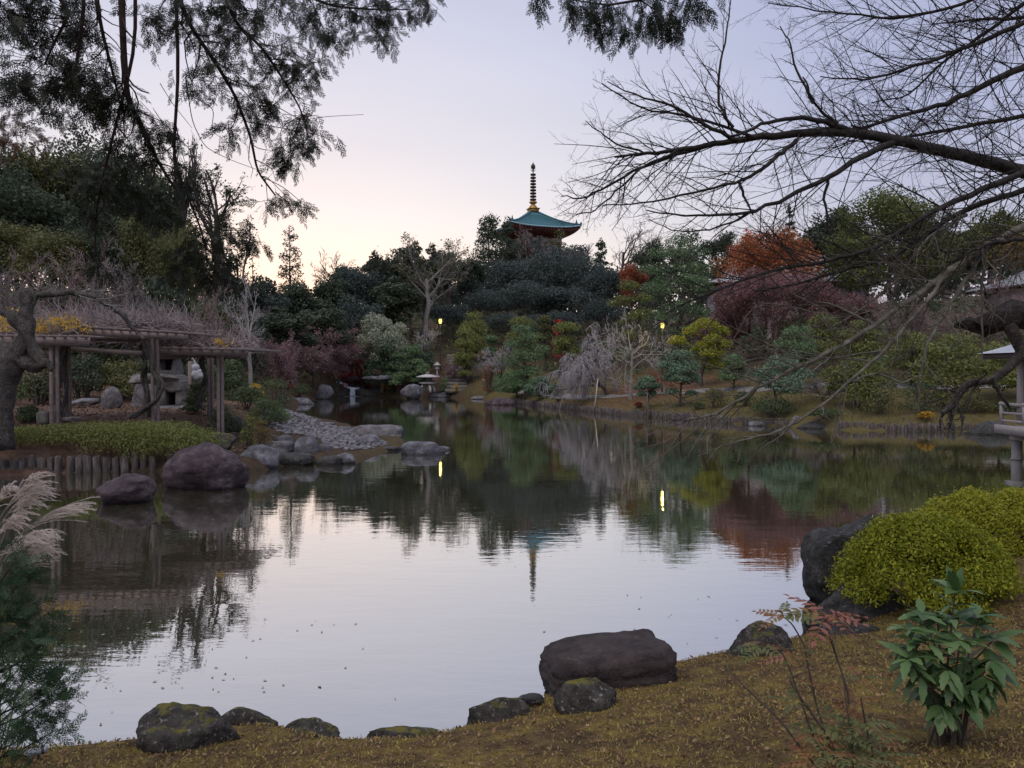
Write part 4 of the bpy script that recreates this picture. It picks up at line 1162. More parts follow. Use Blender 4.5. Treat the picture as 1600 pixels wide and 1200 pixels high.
bare('leafless_maple', 'brown leafless maple leaning over the pond right of the pergola', 440, 58, 520, 130, T_MAUVE, seed=152, levels=(9, 8, 7, 5), trunk=0.3, up=0.08, tmat=T_DARK, leaf=L_MAUVE, nleaf=2200, leafsize=0.13, rmin=0.016)
shrub('orange_bush', 'orange leaved bush glowing through bare branches right of the pergola', 443, 56, 548, 50, L_ORANGE, n=800, leaf=0.14)
shrub('red_bush', 'vivid red maple bush beside the grey-green dome tree', 548, 94, 534, 46, L_RED, n=1500, leaf=0.2)
shrub('red_bush', 'dark red bush half hidden below the vivid red one', 566, 84, 562, 40, L_RUST, n=600, leaf=0.2)
broad('dome_tree', 'round topped grey-green tree left of the far lamp', 597, 90, 474, 96, L_GREY, n=9500, leaf=0.22, lumps=90, seed=160, sub=0.22, low=0.06)
broad('evergreen_tree', 'dark shrubby evergreen under the grey-green dome tree', 612, 86, 520, 90, L_PINEB, n=3200, leaf=0.22, lumps=30, seed=161, low=0.05)
for lab, px, d, top, w, mt, pd in [
    ('blue-green cloud pine leaning behind the waterfall rocks', 596, 96, 538, 54, L_PINEB, None),
    ('layered green pine left of the snow lantern', 622, 93.5, 550, 44, L_PINE, [(0, 0, 1, .6), (-.4, 0, .7, .5), (.45, 0, .66, .5), (0, -.3, .42, .6)]),
    ('round green pine standing above the snow lantern', 640, 95, 542, 32, L_PINE, [(0, 0, 1, .9), (0, -.2, .72, .9), (.1, 0, .48, .8)]),
    ('domed dark pine right of the round green pine', 661, 97, 535, 34, L_PINEB, [(0, 0, 1, .9), (0, -.2, .75, 1), (0, 0, .5, .9)]),
    ('small pine with two bright caps directly over the snow lantern', 655, 94, 562, 34, L_PINE, [(-.1, 0, 1, .6), (.35, -.2, .82, .6), (-.6, 0, .55, .6), (.2, 0, .42, .6)]),
    ('tall yellow-green cloud pine right of the far lamp', 742, 98, 488, 46, L_PINEO, [(0, 0, 1, .58), (-.1, 0, .84, .82), (.45, .1, .72, .6), (-.5, 0, .70, .62), (0, -.3, .55, .85), (-.3, 0, .38, .8)]),
    ('short round-headed yellow-green pine before the tall cloud pine', 727, 92, 514, 34, L_PINEO, [(0, 0, 1, .85), (0, -.1, .80, .95), (-.45, 0, .56, .6), (.5, 0, .55, .6), (0, -.3, .42, .7)]),
    ('dark little pine right of the tall cloud pine', 768, 94, 526, 22, L_PINE, [(0, 0, 1, .8), (-.2, 0, .7, .8), (.2, 0, .45, .8)]),
    ('tall spreading pine with bright caps left of the weeping cherry', 822, 72, 508, 66, L_PINE, [(-.1, 0, 1, .55), (.35, 0, .88, .5), (-.5, 0, .80, .5), (.55, 0, .70, .48), (-.6, 0, .58, .5), (0, -.4, .62, .6), (.2, -.4, .42, .6), (-.5, 0, .36, .55)]),
    ('round capped pine behind the tall spreading pine', 815, 82, 497, 40, L_PINEO, [(0, 0, 1, .85), (0, 0, .8, 1), (.2, 0, .55, .9)]),
    ('flat topped pine above the weeping cherry', 884, 80, 506, 40, L_PINEO, [(0, 0, 1, .9), (-.3, 0, .75, .8), (.4, 0, .6, .6)]),
    ('dusky layered pine left of the red shrub above the weeping cherry', 850, 92, 495, 34, L_OLIVE, [(0, 0, 1, .7), (0, 0, .7, .9)]),
    ('low dark pine at the shore below the spreading pine', 808, 66, 580, 70, L_PINE, [(0, 0, 1, .6), (-.5, 0, .7, .5), (.5, 0, .7, .5), (0, -.4, .6, .6)]),
    ('low spreading pine at the water near the log edging end', 845, 61, 590, 50, L_PINEB, [(0, 0, 1, .6), (-.5, 0, .65, .6), (.5, 0, .65, .6)]),
    ('bright yellow-green pine lit by the lamp beside it', 1096, 57, 500, 84, L_PINE_LAMPLIT, [(.15, 0, 1.0, .50), (.55, 0, .90, .40), (-.3, 0, .88, .36), (-.75, 0, .74, .36), (.55, -.2, .70, .42), (.1, -.3, .68, .42), (.5, -.1, .56, .40)]),
    ('blue-green dome pine at the shore below the lit yellow pine', 1062, 50.5, 549, 62, L_PINEB, [(0, 0, 1, .62), (-.45, 0, .82, .5), (.45, 0, .80, .5), (0, -.4, .74, .6), (-.55, 0, .58, .42), (.5, -.1, .52, .42)]),
    ('small propped pine on the grass left of the blue-green dome pine', 1013, 51.5, 590, 40, L_PINEB, [(-.1, 0, 1, .7), (.5, 0, .8, .5), (-.55, 0, .75, .45)]),
    ('small cushion pine right of the lit yellow pine', 1146, 53, 556, 40, L_PINE, [(0, 0, 1, .75), (-.5, 0, .62, .6), (.5, 0, .6, .6)]),
    ('broad domed pine in front of the purple maple', 1243, 49, 513, 66, L_PINE, [(0, 0, 1, .7), (-.45, 0, .82, .5), (.5, 0, .80, .5), (0, -.4, .7, .6), (.6, 0, .55, .5), (-.65, 0, .56, .5)]),
    ('taller domed pine right of the broad domed pine', 1287, 54, 494, 56, L_PINEO, [(0, 0, 1, .75), (-.4, 0, .75, .6), (.45, 0, .72, .6), (0, -.3, .5, .8)]),
    ('olive capped pine half behind bare branches on the right bank', 1345, 53, 502, 60, L_PINEO, [(0, 0, 1, .6), (-.4, 0, .8, .6), (.45, 0, .76, .6), (0, -.3, .55, .8)]),
    ('wide grey-green pine behind the bare twigs near the right shore', 1218, 44.5, 560, 90, L_PINEB, [(0, 0, 1, .5), (-.5, 0, .8, .45), (.5, 0, .8, .45), (0, -.4, .65, .6)]),
    ('low olive pine over the bank right of the mossy mound', 1335, 43, 560, 96, L_PINEO, [(0, 0, 1, .5), (-.5, 0, .78, .48), (.55, 0, .8, .48), (0, -.4, .6, .6)]),
    ('pine with two flat caps left of the tea house', 1490, 41.5, 521, 120, L_PINEO, [(.05, 0, 1.0, .42), (-.45, 0, .86, .42), (.5, 0, .86, .42), (-.7, -.1, .64, .36), (.05, -.3, .68, .5), (.7, 0, .62, .36), (-.3, -.2, .46, .44), (.4, -.2, .46, .44)]),
    ('low spreading pine partly under the tea house eaves', 1565, 42.5, 538, 110, L_PINEO, [(0, 0, 1, .5), (-.5, 0, .76, .5), (.5, 0, .8, .5), (0, -.3, .55, .6)]),
    ('thin dark pine behind the slope of the right bank', 1420, 47, 520, 80, L_PINEO, [(0, 0, 1, .6), (-.5, 0, .75, .5), (.5, 0, .7, .5), (0, -.2, .5, .6)])]:
    pine('niwaki_pine', lab, px, d, top, w * 1.12, pd, mt, 'trimmed pines round the pond', n=3400, leaf=0.15 + d * 0.0011, seed=len(lab))
def weeping(name, label, px, d, top, wpx, seed):
    rng = np.random.default_rng(seed)
    t, H = new_tree(name, label, 'tree', None, px, d, top)
    W = wpx / FPX * d / 2
    P = np.array([[(W * 0.75, 0, -0.2), (W * 0.62, 0.1, H * 0.18), (W * 0.35, 0, H * 0.34), (W * 0.2, 0, H * 0.5)]]); R = np.array([[0.22, 0.17, 0.14, 0.11]])
    wood = MB(); wood.tubes(P, R, 7)
    C, CR = grow(rng, P, R, 13, 1.25, 60, up=0.6, k=6, wig=0.12, tmin=0.3, rr=0.6, curve=-0.10)
    wood.tubes(C, CR, 5)
    C2, CR2 = grow(rng, C, CR, 9, 0.6, 55, up=0.25, k=6, wig=0.12, rr=0.6, rmin=0.015, curve=-0.22)
    tw = MB(); tw.tubes(C2, CR2, 4)
    C3, CR3 = grow(rng, C2, CR2, 11, 0.9, 35, up=-0.5, k=5, wig=0.05, rr=0.6, rmin=0.011, curve=-0.45)
    C3[..., 2] = np.maximum(C3[..., 2], 0.4)
    tw.tubes(C3, CR3, 3)
    C4, CR4 = grow(rng, C3, CR3, 3, 0.8, 20, up=-0.8, k=3, wig=0.03, rr=0.7, rmin=0.010, curve=-0.4)
    C4[..., 2] = np.maximum(C4[..., 2], 0.3)
    tw.tubes(C4, CR4, 3)
    wood.build('trunk', BARK, t, True); tw.build('twigs', T_SILVER, t)
weeping('weeping_cherry', 'weeping leafless cherry with silvery hanging twigs on the right bank', 900, 60, 512, 150, 8)
bare('gnarled_plum', 'gnarled leafless plum tree with pale twisted limbs left of the right lamp', 985, 57, 482, 130, T_SILVER, seed=171, levels=(8, 6, 5, 4), trunk=0.3, up=0.03, flat=0.6, tmat=BARK_PALE, ang=52, rmin=0.016)
bare('mauve_shrub', 'pinkish leafless shrub right of the snow lantern', 704, 93, 556, 66, T_MAUVE, seed=172, levels=(9, 7, 6, 5), trunk=0.2, stems=3, leaf=L_MAUVE, nleaf=1500, leafsize=0.16, rmin=0.02)
bare('grey_shrub', 'greyish leafless shrub tree right of the stone stairs', 740, 92, 552, 60, T_SILVER, seed=173, levels=(9, 7, 6, 5), trunk=0.25, stems=2, rmin=0.022)
bare('grey_shrub', 'silvery leafless shrub left of the tall spreading pine', 782, 84, 536, 50, T_SILVER, seed=174, levels=(8, 7, 6, 5), trunk=0.25, rmin=0.02)
bare('grey_shrub', 'slender leafless shrub at the foot of the far lamp', 668, 96, 508, 40, T_SILVER, seed=175, levels=(7, 6, 5, 4), trunk=0.4)
bare('grey_shrub', 'grey leafless shrub under bare branches in front of the mossy mound', 1285, 45, 585, 70, T_GREY, seed=176, levels=(8, 7, 6, 4), trunk=0.25)
shrub('red_shrub', 'small red leaved shrub above the weeping cherry', 872, 90, 497, 28, L_RED, n=420, leaf=0.2)
shrub('red_shrub', 'little red bush between waterfall and snow lantern', 623, 85, 585, 13, L_RED, n=260, leaf=0.14)
shrub('orange_bush', 'rusty low bush right of the stone stairs on the grass', 764, 84, 562, 26, L_RUST, n=500, leaf=0.15)
shrub('red_shrub', 'reddish low shrub on the slope under the lit yellow pine', 1020, 56, 572, 80, L_RUST, n=700, leaf=0.14)
shrub('yellow_shrub', 'small yellow shrub on the far shore right of the snow lantern', 713, 84, 599, 16, L_YELLOW, n=240, leaf=0.13)
shrub('yellow_shrub', 'yellow shrub at the water below the right bank pines', 1447, 38.7, 642, 30, L_YELLOW, n=320, leaf=0.11)
shrub('yellow_shrub', 'yellow leaved shrub right of the pergola posts', 398, 40, 598, 30, L_YELLOW, n=700, leaf=0.09)
shrub('yellow_shrub', 'golden drooping bush on the rocks right of the waterfall', 603, 84.5, 592, 16, L_YELLOW, n=260, leaf=0.14)
shrub('mossy_mound', 'dark clipped mound by the pond behind the lowest bare branch', 1204, 42.6, 614, 74, L_SHRUB, n=2600, leaf=0.10)
shrub('mossy_mound', 'low dark clipped bush right of the clipped mound at the water', 1292, 41, 637, 56, L_SHRUB, n=1600, leaf=0.10)
shrub('low_bush', 'small round bush on the grass left of the propped pine', 872, 62, 598, 26, L_SHRUB, n=700, leaf=0.12)
shrub('low_bush', 'small brown bush under the propped pine', 997, 50.5, 627, 16, L_RUST, n=350, leaf=0.1)
shrub('low_bush', 'low dark bush under the blue-green dome pine', 1092, 48.5, 636, 26, L_SHRUB, n=500, leaf=0.1)
shrub('low_bush', 'green bush on the slope behind the snow lantern', 695, 86, 588, 22, L_PINE, n=500, leaf=0.15)
for k_, (px, d, top, w) in enumerate([(1118, 48, 602, 50), (1165, 47, 610, 40), (1375, 41, 600, 70), (1440, 41, 590, 70), (1520, 40.5, 610, 60), (1570, 40, 625, 50)]):
    shrub('bank_shrub', 'drab low shrub among the pines along the right bank', px, d, top, w, [L_OLIVE, L_SHRUB][k_ % 2], 'low shrubs of the right bank', n=900, leaf=0.12, seed=k_)

# undergrowth that closes the ground under the trees, and the wood beyond
def undergrowth():
    rng = np.random.default_rng(77)
    xs = rng.uniform(-75, 75, 2600); ys = rng.uniform(40, 150, 2600)
    s = sdist(xs, ys)
    ok = (s > np.where((xs > -6) & (ys < 75), 9, 2.5)) & (np.abs(xs) < ys * 0.75 + 6) & ~((xs < -8) & (ys < 44))
    ok &= ~((np.abs(xs - wx(713, 94)) < 3.4) & (ys < 100)) & ~((xs > wx(745, 85)) & (xs < wx(800, 85)) & (ys < 92))
    ok &= ~((ys < 70) & (xs > wx(990, 60)) & (xs < wx(1075, 60)))
    xs, ys = xs[ok][:1000], ys[ok][:1000]
    zs = ground_z(xs, ys)
    subs = []
    for x, y, z in zip(xs, ys, zs):
        r = rng.uniform(0.7, 1.7)
        subs.append(((x, y, z + r * 0.35), (r * 1.25, r * 1.25, r * 0.8)))
    m = MB(); m.add(*crown(rng, subs, 46000, 0.42, 0.24, 0.6, lowcut=-0.2))
    m.build('undergrowth', L_SHRUB, kind='stuff')
undergrowth()
def distant_wood():
    rng = np.random.default_rng(78)
    subs = []
    for i in range(520):
        px = rng.uniform(-300, 1900); d = rng.uniform(150, 235)
        if 700 < px < 960 and d > 200: continue
        top = np.interp(px, [-300, 0, 280, 330, 420, 520, 600, 740, 860, 960, 1100, 1250, 1450, 1600, 1900], [230, 260, 300, 430, 452, 440, 415, 400, 388, 400, 378, 350, 352, 345, 300]) + rng.uniform(-2, 46)
        z = at(px, top, d).z; x = wx(px, d)
        r = rng.uniform(2.5, 5.0)
        g = gz(x, d)
        zc = z - r
        if zc < g: zc = g + 1
        subs.append(((x, d, zc), (r, r, r * 0.9)))
        subs.append(((x, d, (zc + g) / 2), (r * 0.9, r * 0.9, max(1.0, (zc - g) / 2))))
    m = MB(); m.add(*crown(rng, subs, 46000, 1.35, 0.88, 0.6, inner=0.05))
    m.build('distant_woods', L_DARK, kind='stuff')
distant_wood()
# ------------------------------------------------------------------ rocks
def ico(sub):
    bm = bmesh.new(); bmesh.ops.create_icosphere(bm, subdivisions=sub, radius=1.0)
    V = np.array([v.co[:] for v in bm.verts]); F = np.array([[v.index for v in f.verts] for f in bm.faces])
    bm.free(); return V, F
ICO = {k: ico(k) for k in (2, 3, 4, 5)}
def rock_verts(seed, sub, cuts=9, depth=0.78, rough=0.10, boxy=0.0, strata=0.0):
    rng = np.random.default_rng(seed)
    V, F = ICO[sub]; V = V.copy()
    if boxy:
        V = V / (np.sum(np.abs(V) ** (2 + 6 * boxy), axis=1, keepdims=True) ** (1 / (2 + 6 * boxy)))
    for i in range(cuts):
        n = sph(rng, 1)[0]; n[2] = n[2] * 0.8 + 0.12; n /= np.linalg.norm(n)
        k = depth + rng.uniform(-0.08, 0.18)
        h = V @ n
        over = np.maximum(h - k, 0)
        V = V - over[:, None] * n * 0.92
    off = rng.uniform(-50, 50, 3)
    out = np.empty(len(V))
    for i, p in enumerate(V):
        q = Vector(p * 1.3 + off)
        v = mnoise.fractal(q, 1.0, 2.1, 5) * rough + mnoise.noise(q * 0.8) * rough * 0.9
        if strata:
            v += strata * mnoise.noise(Vector((q.x * 0.9, q.y * 0.9, q.z * 5.5)))
        f_ = mnoise.voronoi(Vector(p * 1.9 + off))[0]
        v += 0.34 * rough * min(f_[1] - f_[0], 0.5) / 0.5 + mnoise.turbulence(q * 3.1, 3, False) * rough * 0.28
        out[i] = v
    return V * (1 + out[:, None]), F
def rock(name, label, px, pyb, pyt, w, mat, d=None, seed=1, sub=3, group=None, cuts=9, rough=0.10, depth=0.8, dep=0.75, bury=0.35, rz=0.0, boxy=0.0, tilt=0.0, cat='rock', strata=0.0, cut=0.78):
    """A rock whose foot shows at row pyb and whose top at pyt; standing in the water unless d is given."""
    dd = d if d is not None else dwat(pyb)
    foot = at(px, pyb, dd)
    W = w / FPX * dd / 2
    D = W * dep
    cy = dd + D * 0.85
    zf = foot.z
    ang = math.atan2(CAMZ - zf, dd)
    bb = (pyb - pyt) / FPX * dd
    H = max((bb - 0.85 * D * math.sin(ang)) / math.cos(ang), bb * 0.42)
    c = Vector((wx(px, dd) * (cy / dd) ** 0.5, cy, zf))
    V, F = rock_verts(seed, sub, cuts + 3, cut - 0.03, rough * 1.15, boxy, strata)
    ext = np.abs(V).max(0)
    top = V[:, 2].max()
    V = V / np.array((ext[0], ext[1], top))
    V[:, 2] = np.where(V[:, 2] > -0.3, V[:, 2] * 1.0, V[:, 2])
    hz = H / (1 - bury * 0.5)
    V = V * np.array((W, D, 1.0))
    V[:, 2] = V[:, 2] * (H * 0.5 + bury * H * 0.5) + H * 0.5 - bury * H * 0.5
    if tilt:
        V[:, 2] += V[:, 0] * tilt * np.clip(V[:, 2] / H, 0, 1)
    if rz:
        co, si = math.cos(rz), math.sin(rz)
        V = np.stack([V[:, 0] * co - V[:, 1] * si, V[:, 0] * si + V[:, 1] * co, V[:, 2]], -1)
    m = MB(); m.add(V, F)
    o = m.build(name, mat, None, True)
    o.location = c
    return tag(o, label, cat, group)

# camera-side bank
rock('boulder', 'big flat topped dark brown boulder at the edge of the near bank', 953, 1097, 1004, 212, ROCK_BROWN, d=6.75, seed=17, sub=5, boxy=0.95, cuts=0, rough=0.062, dep=0.70, tilt=0.10, cut=0.97, bury=0.5, rz=0.12, cat='boulder', strata=0.05)
rock('boulder', 'mossy topped dark boulder at the lower left of the near bank', 268, 1204, 1108, 186, ROCK_MOSSY, d=5.5, seed=12, sub=5, rough=0.13, dep=0.8, bury=0.6, cat='boulder', cuts=9, cut=0.80)
rock('rock', 'long flat mossy rock right behind the lower left boulder', 378, 1146, 1106, 108, ROCK_MOSSY, d=6.35, seed=13, sub=4, boxy=0.4, rough=0.13, dep=0.5, bury=0.8)
rock('rock', 'low dark rock sinking into the moss right of the lower left boulder', 482, 1168, 1128, 110, ROCK_MOSSY, d=6.1, seed=14, sub=4, rough=0.13, dep=0.5, bury=0.9)
rock('rock', 'low mossy ledge rock at the bottom centre of the water edge', 640, 1166, 1138, 150, ROCK_MOSSY, d=6.05, seed=15, sub=4, rough=0.13, dep=0.45, bury=1.1)
rock('rock', 'slanting dark rock with a moss patch left of the flat brown boulder', 788, 1148, 1092, 150, ROCK_MOSSY, d=6.25, seed=16, sub=4, rough=0.13, dep=0.5, bury=0.8, tilt=0.12)
rock('rock', 'small dark rock wedged under the left of the flat brown boulder', 832, 1098, 1086, 44, ROCK_DARK, d=6.5, seed=17, sub=3, bury=0.9)
rock('rock', 'rounded mossy rock under the front of the flat brown boulder', 920, 1112, 1066, 110, ROCK_MOSSY, d=6.15, seed=18, sub=4, rough=0.13, dep=0.6, bury=0.8)
rock('rock', 'mossy rock by the red leaved plant on the near bank', 1196, 1036, 974, 116, ROCK_MOSSY, d=7.5, seed=19, sub=4, rough=0.13, dep=0.7, bury=0.8)
rock('boulder', 'tall dark sharp edged rock at the water left of the azalea bushes', 1338, 935, 812, 152, ROCK_DARK, d=9.9, seed=20, sub=5, boxy=0.7, cuts=9, rough=0.12, dep=0.75, bury=0.7, tilt=0.22, cat='boulder', cut=0.92, strata=0.05)
rock('boulder', 'low dark rock overhanging the water under the azalea', 1350, 988, 912, 165, ROCK_DARK, d=8.6, seed=21, sub=5, cuts=8, rough=0.10, dep=0.7, bury=0.7, tilt=0.15, cat='boulder')
rock('rock', 'flat dark stone on the ground in front of the overhanging rock', 1345, 1002, 976, 110, ROCK_DARK, d=8.1, seed=22, sub=4, boxy=0.3, rough=0.06, dep=0.6, bury=0.8)
rock('rock', 'little dark rock tip in the water below the overhanging rock', 1272, 992, 978, 24, ROCK_DARK, seed=23, sub=3, bury=0.8)
# left shore
rock('boulder', 'large purple-brown boulder standing in the water before the hedge', 313, 768, 688, 138, ROCK_PURPLE, seed=31, sub=5, rough=0.09, dep=0.8, tilt=0.10, cat='boulder', cuts=7, strata=0.03, cut=0.84)
rock('boulder', 'smaller purple-brown boulder left of the large one in the water', 190, 790, 740, 108, ROCK_PURPLE, seed=32, sub=5, rough=0.10, dep=0.75, cat='boulder', strata=0.03)
for lab, px, pb, pt, w, d, s, mt, bx in [
    ('dark flat mossy rock on the bank behind the large purple boulder', 325, 702, 676, 84, 24.5, 33, ROCK_MOSSY, 0.2),
    ('grey boulder at the water right of the large purple boulder', 402, 728, 694, 66, 24.0, 34, ROCK_SLATE, 0),
    ('flat topped grey slab above the grey boulder', 418, 706, 688, 78, 26.4, 35, ROCK_GREY, 0.7),
    ('rounded dark grey boulder beside the cobbles', 475, 712, 681, 46, 26.6, 36, ROCK_SLATE, 0),
    ('long dark low rock below the rounded dark grey boulder', 455, 728, 706, 66, None, 37, ROCK_DARK, 0.3),
    ('small grey stone between rounded boulder and cobbles', 506, 707, 692, 26, 27.5, 38, ROCK_SLATE, 0),
    ('low dark rock at the water edge under the small grey stone', 512, 727, 712, 46, None, 39, ROCK_DARK, 0.2),
    ('grey pointed stone alone in the shallow water', 538, 725, 707, 36, None, 40, ROCK_SLATE, 0),
    ('dark humped stone at the left end of the cobbles', 443, 691, 679, 30, 28.5, 41, ROCK_SLATE, 0),
    ('smooth grey stone at the right end of the cobbles', 574, 695, 678, 40, 30.5, 42, ROCK_SLATE, 0),
    ('wide flat slab with grassy front at the tip of the beach', 582, 690, 663, 92, 35.0, 43, ROCK_GREY, 0.7),
    ('long flat stone at the back edge of the cobbles beside the tip slab', 534, 674, 666, 36, 37.0, 44, ROCK_SLATE, 0.6),
    ('thin flat stone along the back of the cobbles', 490, 667, 659, 60, 39.5, 45, ROCK_SLATE, 0.6),
    ('leftmost thin flat stone at the back of the cobbles', 446, 664, 656, 40, 41.0, 46, ROCK_SLATE, 0.6),
    ('blue-grey low rock with a pale top reaching into the pond', 660, 711, 689, 72, None, 47, ROCK_SLATE, 0.2),
    ('small flat rock tip right of the blue-grey low rock', 692, 704, 697, 22, None, 48, ROCK_SLATE, 0.3),
    ('low broken stones along the water between cobbles and blue-grey rock', 603, 705, 697, 56, None, 49, ROCK_DARK, 0.2),
    ('dark flat rock beside the clipped bushes right of the hedge', 366, 668, 650, 46, 29.0, 50, ROCK_DARK, 0.5),
    ('rounded boulder under the pergola', 172, 632, 604, 34, 33.0, 51, ROCK_GREY, 0),
    ('tall grey boulder left of the big stone lantern', 222, 634, 590, 44, 35.0, 52, ROCK_GREY, 0),
    ('low flat stones at the back of the pergola court', 130, 630, 622, 46, 34.0, 53, ROCK_GREY, 0.4)]:
    rock('rock', lab, px, pb, pt, w, mt, d=d, seed=s, sub=4 if w > 40 else 3, boxy=bx, rough=0.07, dep=0.75 if bx < 0.5 else 0.6, bury=0.6, cuts=6, cut=0.85)
# far shore
for lab, px, pb, pt, w, d, s, mt in [
    ('smooth grey boulder at the water left of the waterfall', 485, 622, 607, 28, None, 61, ROCK_GREY),
    ('low grey rock below the smooth boulder left of the waterfall', 468, 632, 618, 32, None, 62, ROCK_SLATE),
    ('pale round rock just left of the waterfall', 505, 616, 596, 20, 84, 63, ROCK_GREY),
    ('black wet rock left under the waterfall', 532, 618, 600, 18, None, 64, ROCK_DARK),
    ('black wet rock right under the waterfall', 560, 618, 603, 22, None, 65, ROCK_DARK),
    ('dark rock behind the top of the waterfall', 545, 603, 592, 24, 98, 66, ROCK_DARK),
    ('mossy dark rock between waterfall and golden bush', 590, 618, 598, 26, None, 67, ROCK_MOSSY),
    ('pinkish flat rock on the slope above the waterfall', 548, 592, 582, 22, 96, 68, ROCK_PURPLE),
    ('pale flat slab on the bank above the golden bush', 582, 592, 586, 24, 92, 69, ROCK_SLATE),
    ('pale slab right of the first slab above the golden bush', 601, 590, 585, 20, 92.5, 70, ROCK_SLATE),
    ('blue-grey humped rock left of the snow lantern', 643, 613, 596, 24, 85, 71, ROCK_SLATE),
    ('flat rock shelf at the water under the blue-grey humped rock', 632, 619, 613, 36, None, 72, ROCK_DARK),
    ('flat rock shelf in the water before the snow lantern', 665, 620, 613, 30, None, 73, ROCK_SLATE),
    ('small round rock at the feet of the snow lantern', 681, 621, 612, 18, None, 74, ROCK_SLATE),
    ('dark rock in a low row right of the snow lantern', 697, 621, 609, 20, None, 75, ROCK_SLATE),
    ('slanted pale rock ending the row right of the snow lantern', 720, 621, 608, 26, None, 76, ROCK_GREY),
    ('low stones at the shore below the stone stairs', 752, 624, 617, 24, None, 77, ROCK_GREY),
    ('slanted dark rock at the left end of the log edging', 783, 633, 617, 34, None, 78, ROCK_PURPLE),
    ('black rock against the first logs of the right bank', 797, 632, 618, 14, None, 79, ROCK_DARK),
    ('purple-grey rock at the water under the blue-green dome pine', 1075, 657, 640, 34, None, 80, ROCK_PURPLE),
    ('pale upright rock right of the dark clipped mound', 1248, 668, 644, 24, None, 81, ROCK_GREY),
    ('pale rock standing in the log edging left of the mound', 1182, 666, 655, 22, None, 82, ROCK_GREY),
    ('dark rock at the water under the low dark bush', 1288, 671, 652, 50, None, 83, ROCK_DARK),
    ('dark rocks at the water under the tea house deck', 1556, 682, 650, 60, 37, 84, ROCK_DARK)]:
    rock('rock', lab, px, pb, pb - (pb - pt) * 0.78, w * 1.55, mt, d=d, seed=s + 40, sub=3, rough=0.13, dep=0.6, bury=1.0, cuts=9)

# cobble beach
def cobbles():
    rng = np.random.default_rng(5)
    poly = [(412, 664), (470, 661), (545, 672), (560, 684), (598, 690), (606, 697), (545, 706), (508, 700), (500, 690), (470, 685), (430, 686), (405, 680)]
    q = np.array([(wx(px, dwat(py + 6)), dwat(py + 6)) for px, py in poly])
    lo, hi = q.min(0), q.max(0)
    V0, F0 = ICO[2]
    V0 = V0
    base, Fb = ico(1)
    m = MB(); n = 0
    gxx, gyy = np.meshgrid(np.arange(lo[0], hi[0], 0.20), np.arange(lo[1], hi[1], 0.21))
    pts = np.stack([gxx.ravel(), gyy.ravel()], -1); pts = pts + rng.uniform(-0.07, 0.07, pts.shape)
    ins = np.zeros(len(pts), bool)
    for i in range(len(q)):
        (ax, ay), (bx, by) = q[i], q[(i + 1) % len(q)]
        c = (ay > pts[:, 1]) != (by > pts[:, 1])
        ins ^= c & (pts[:, 0] < ax + (pts[:, 1] - ay) * (bx - ax) / (by - ay + 1e-12))
    pts = pts[ins]
    z = ground_z(pts[:, 0], pts[:, 1])
    for (x, y), zz in zip(pts, z):
        s = rng.uniform(0.065, 0.115)
        a = rng.uniform(0, 3.14)
        V = base * np.array((s * rng.uniform(1.1, 1.7), s, s * rng.uniform(0.45, 0.7)))
        co, si = math.cos(a), math.sin(a)
        V = V @ np.array([(co, si, 0), (-si, co, 0), (0, 0, 1)])
        m.add(V + np.array((x, y, max(zz, 0.0) + rng.uniform(0.0, 0.05))), Fb)
    m.build('cobbles', COBBLE, None, True, kind='stuff')
cobbles()

# ------------------------------------------------------------------ log edgings
def log_edging(label, pts, spacing, rad, top, seed, lim=290, lname='log_edging'):
    rng = np.random.default_rng(seed)
    P = np.array(pts, float)
    seg = np.linalg.norm(np.diff(P, axis=0), axis=1); s = np.concatenate([[0], np.cumsum(seg)])
    n = min(lim, int(s[-1] / spacing))
    u = np.linspace(0, s[-1], n)
    X = np.interp(u, s, P[:, 0]); Y = np.interp(u, s, P[:, 1])
    b = (X[0], Y[0], 0)
    t = thing(lname, label, 'edging', b)
    ms = []
    for k in range(4):
        m = MB(); h = top
        m.tubes(np.array([(0, 0, -0.5), (0.01, 0, 0.2 * h), (0, 0.01, h - 0.02), (0, 0, h)]), np.array([1, 1.03, 1.0, 0.86]) * rad, 9, True)
        me = m.mesh('log'); me.materials.append(WOOD_LOG); ms.append(me)
    for x, y in zip(X, Y):
        if rng.uniform() < 0.05: continue
        k = rng.uniform(0.75, 1.15)
        place(t, ms[rng.integers(4)], 'log', (x - b[0] + rng.uniform(-.04, .04), y - b[1] + rng.uniform(-.06, .06), rng.uniform(-0.10, 0.06)), (rng.uniform(-.05, .05), rng.uniform(-.05, .05), rng.uniform(0, 6)), (k, k, rng.uniform(0.88, 1.08)))
    return t
def wpt(px, py):
    d = dwat(py); return (wx(px, d), d + 0.12)
log_edging('row of weathered upright logs holding the left bank below the hedge', [wpt(-120, 751), wpt(0, 742), wpt(130, 739), wpt(262, 736)], 0.235, 0.118, 0.50, 1)
log_edging('long row of short upright logs holding the grassy right bank', [wpt(800, 630), wpt(815, 631), wpt(880, 639), wpt(950, 647), wpt(1050, 655), wpt(1160, 663), wpt(1230, 667)], 0.20, 0.105, 0.40, 2, 298)
log_edging('row of short upright logs below the pines left of the tea house', [wpt(1310, 672), wpt(1420, 674), wpt(1540, 675), wpt(1600, 679)], 0.17, 0.095, 0.40, 3)

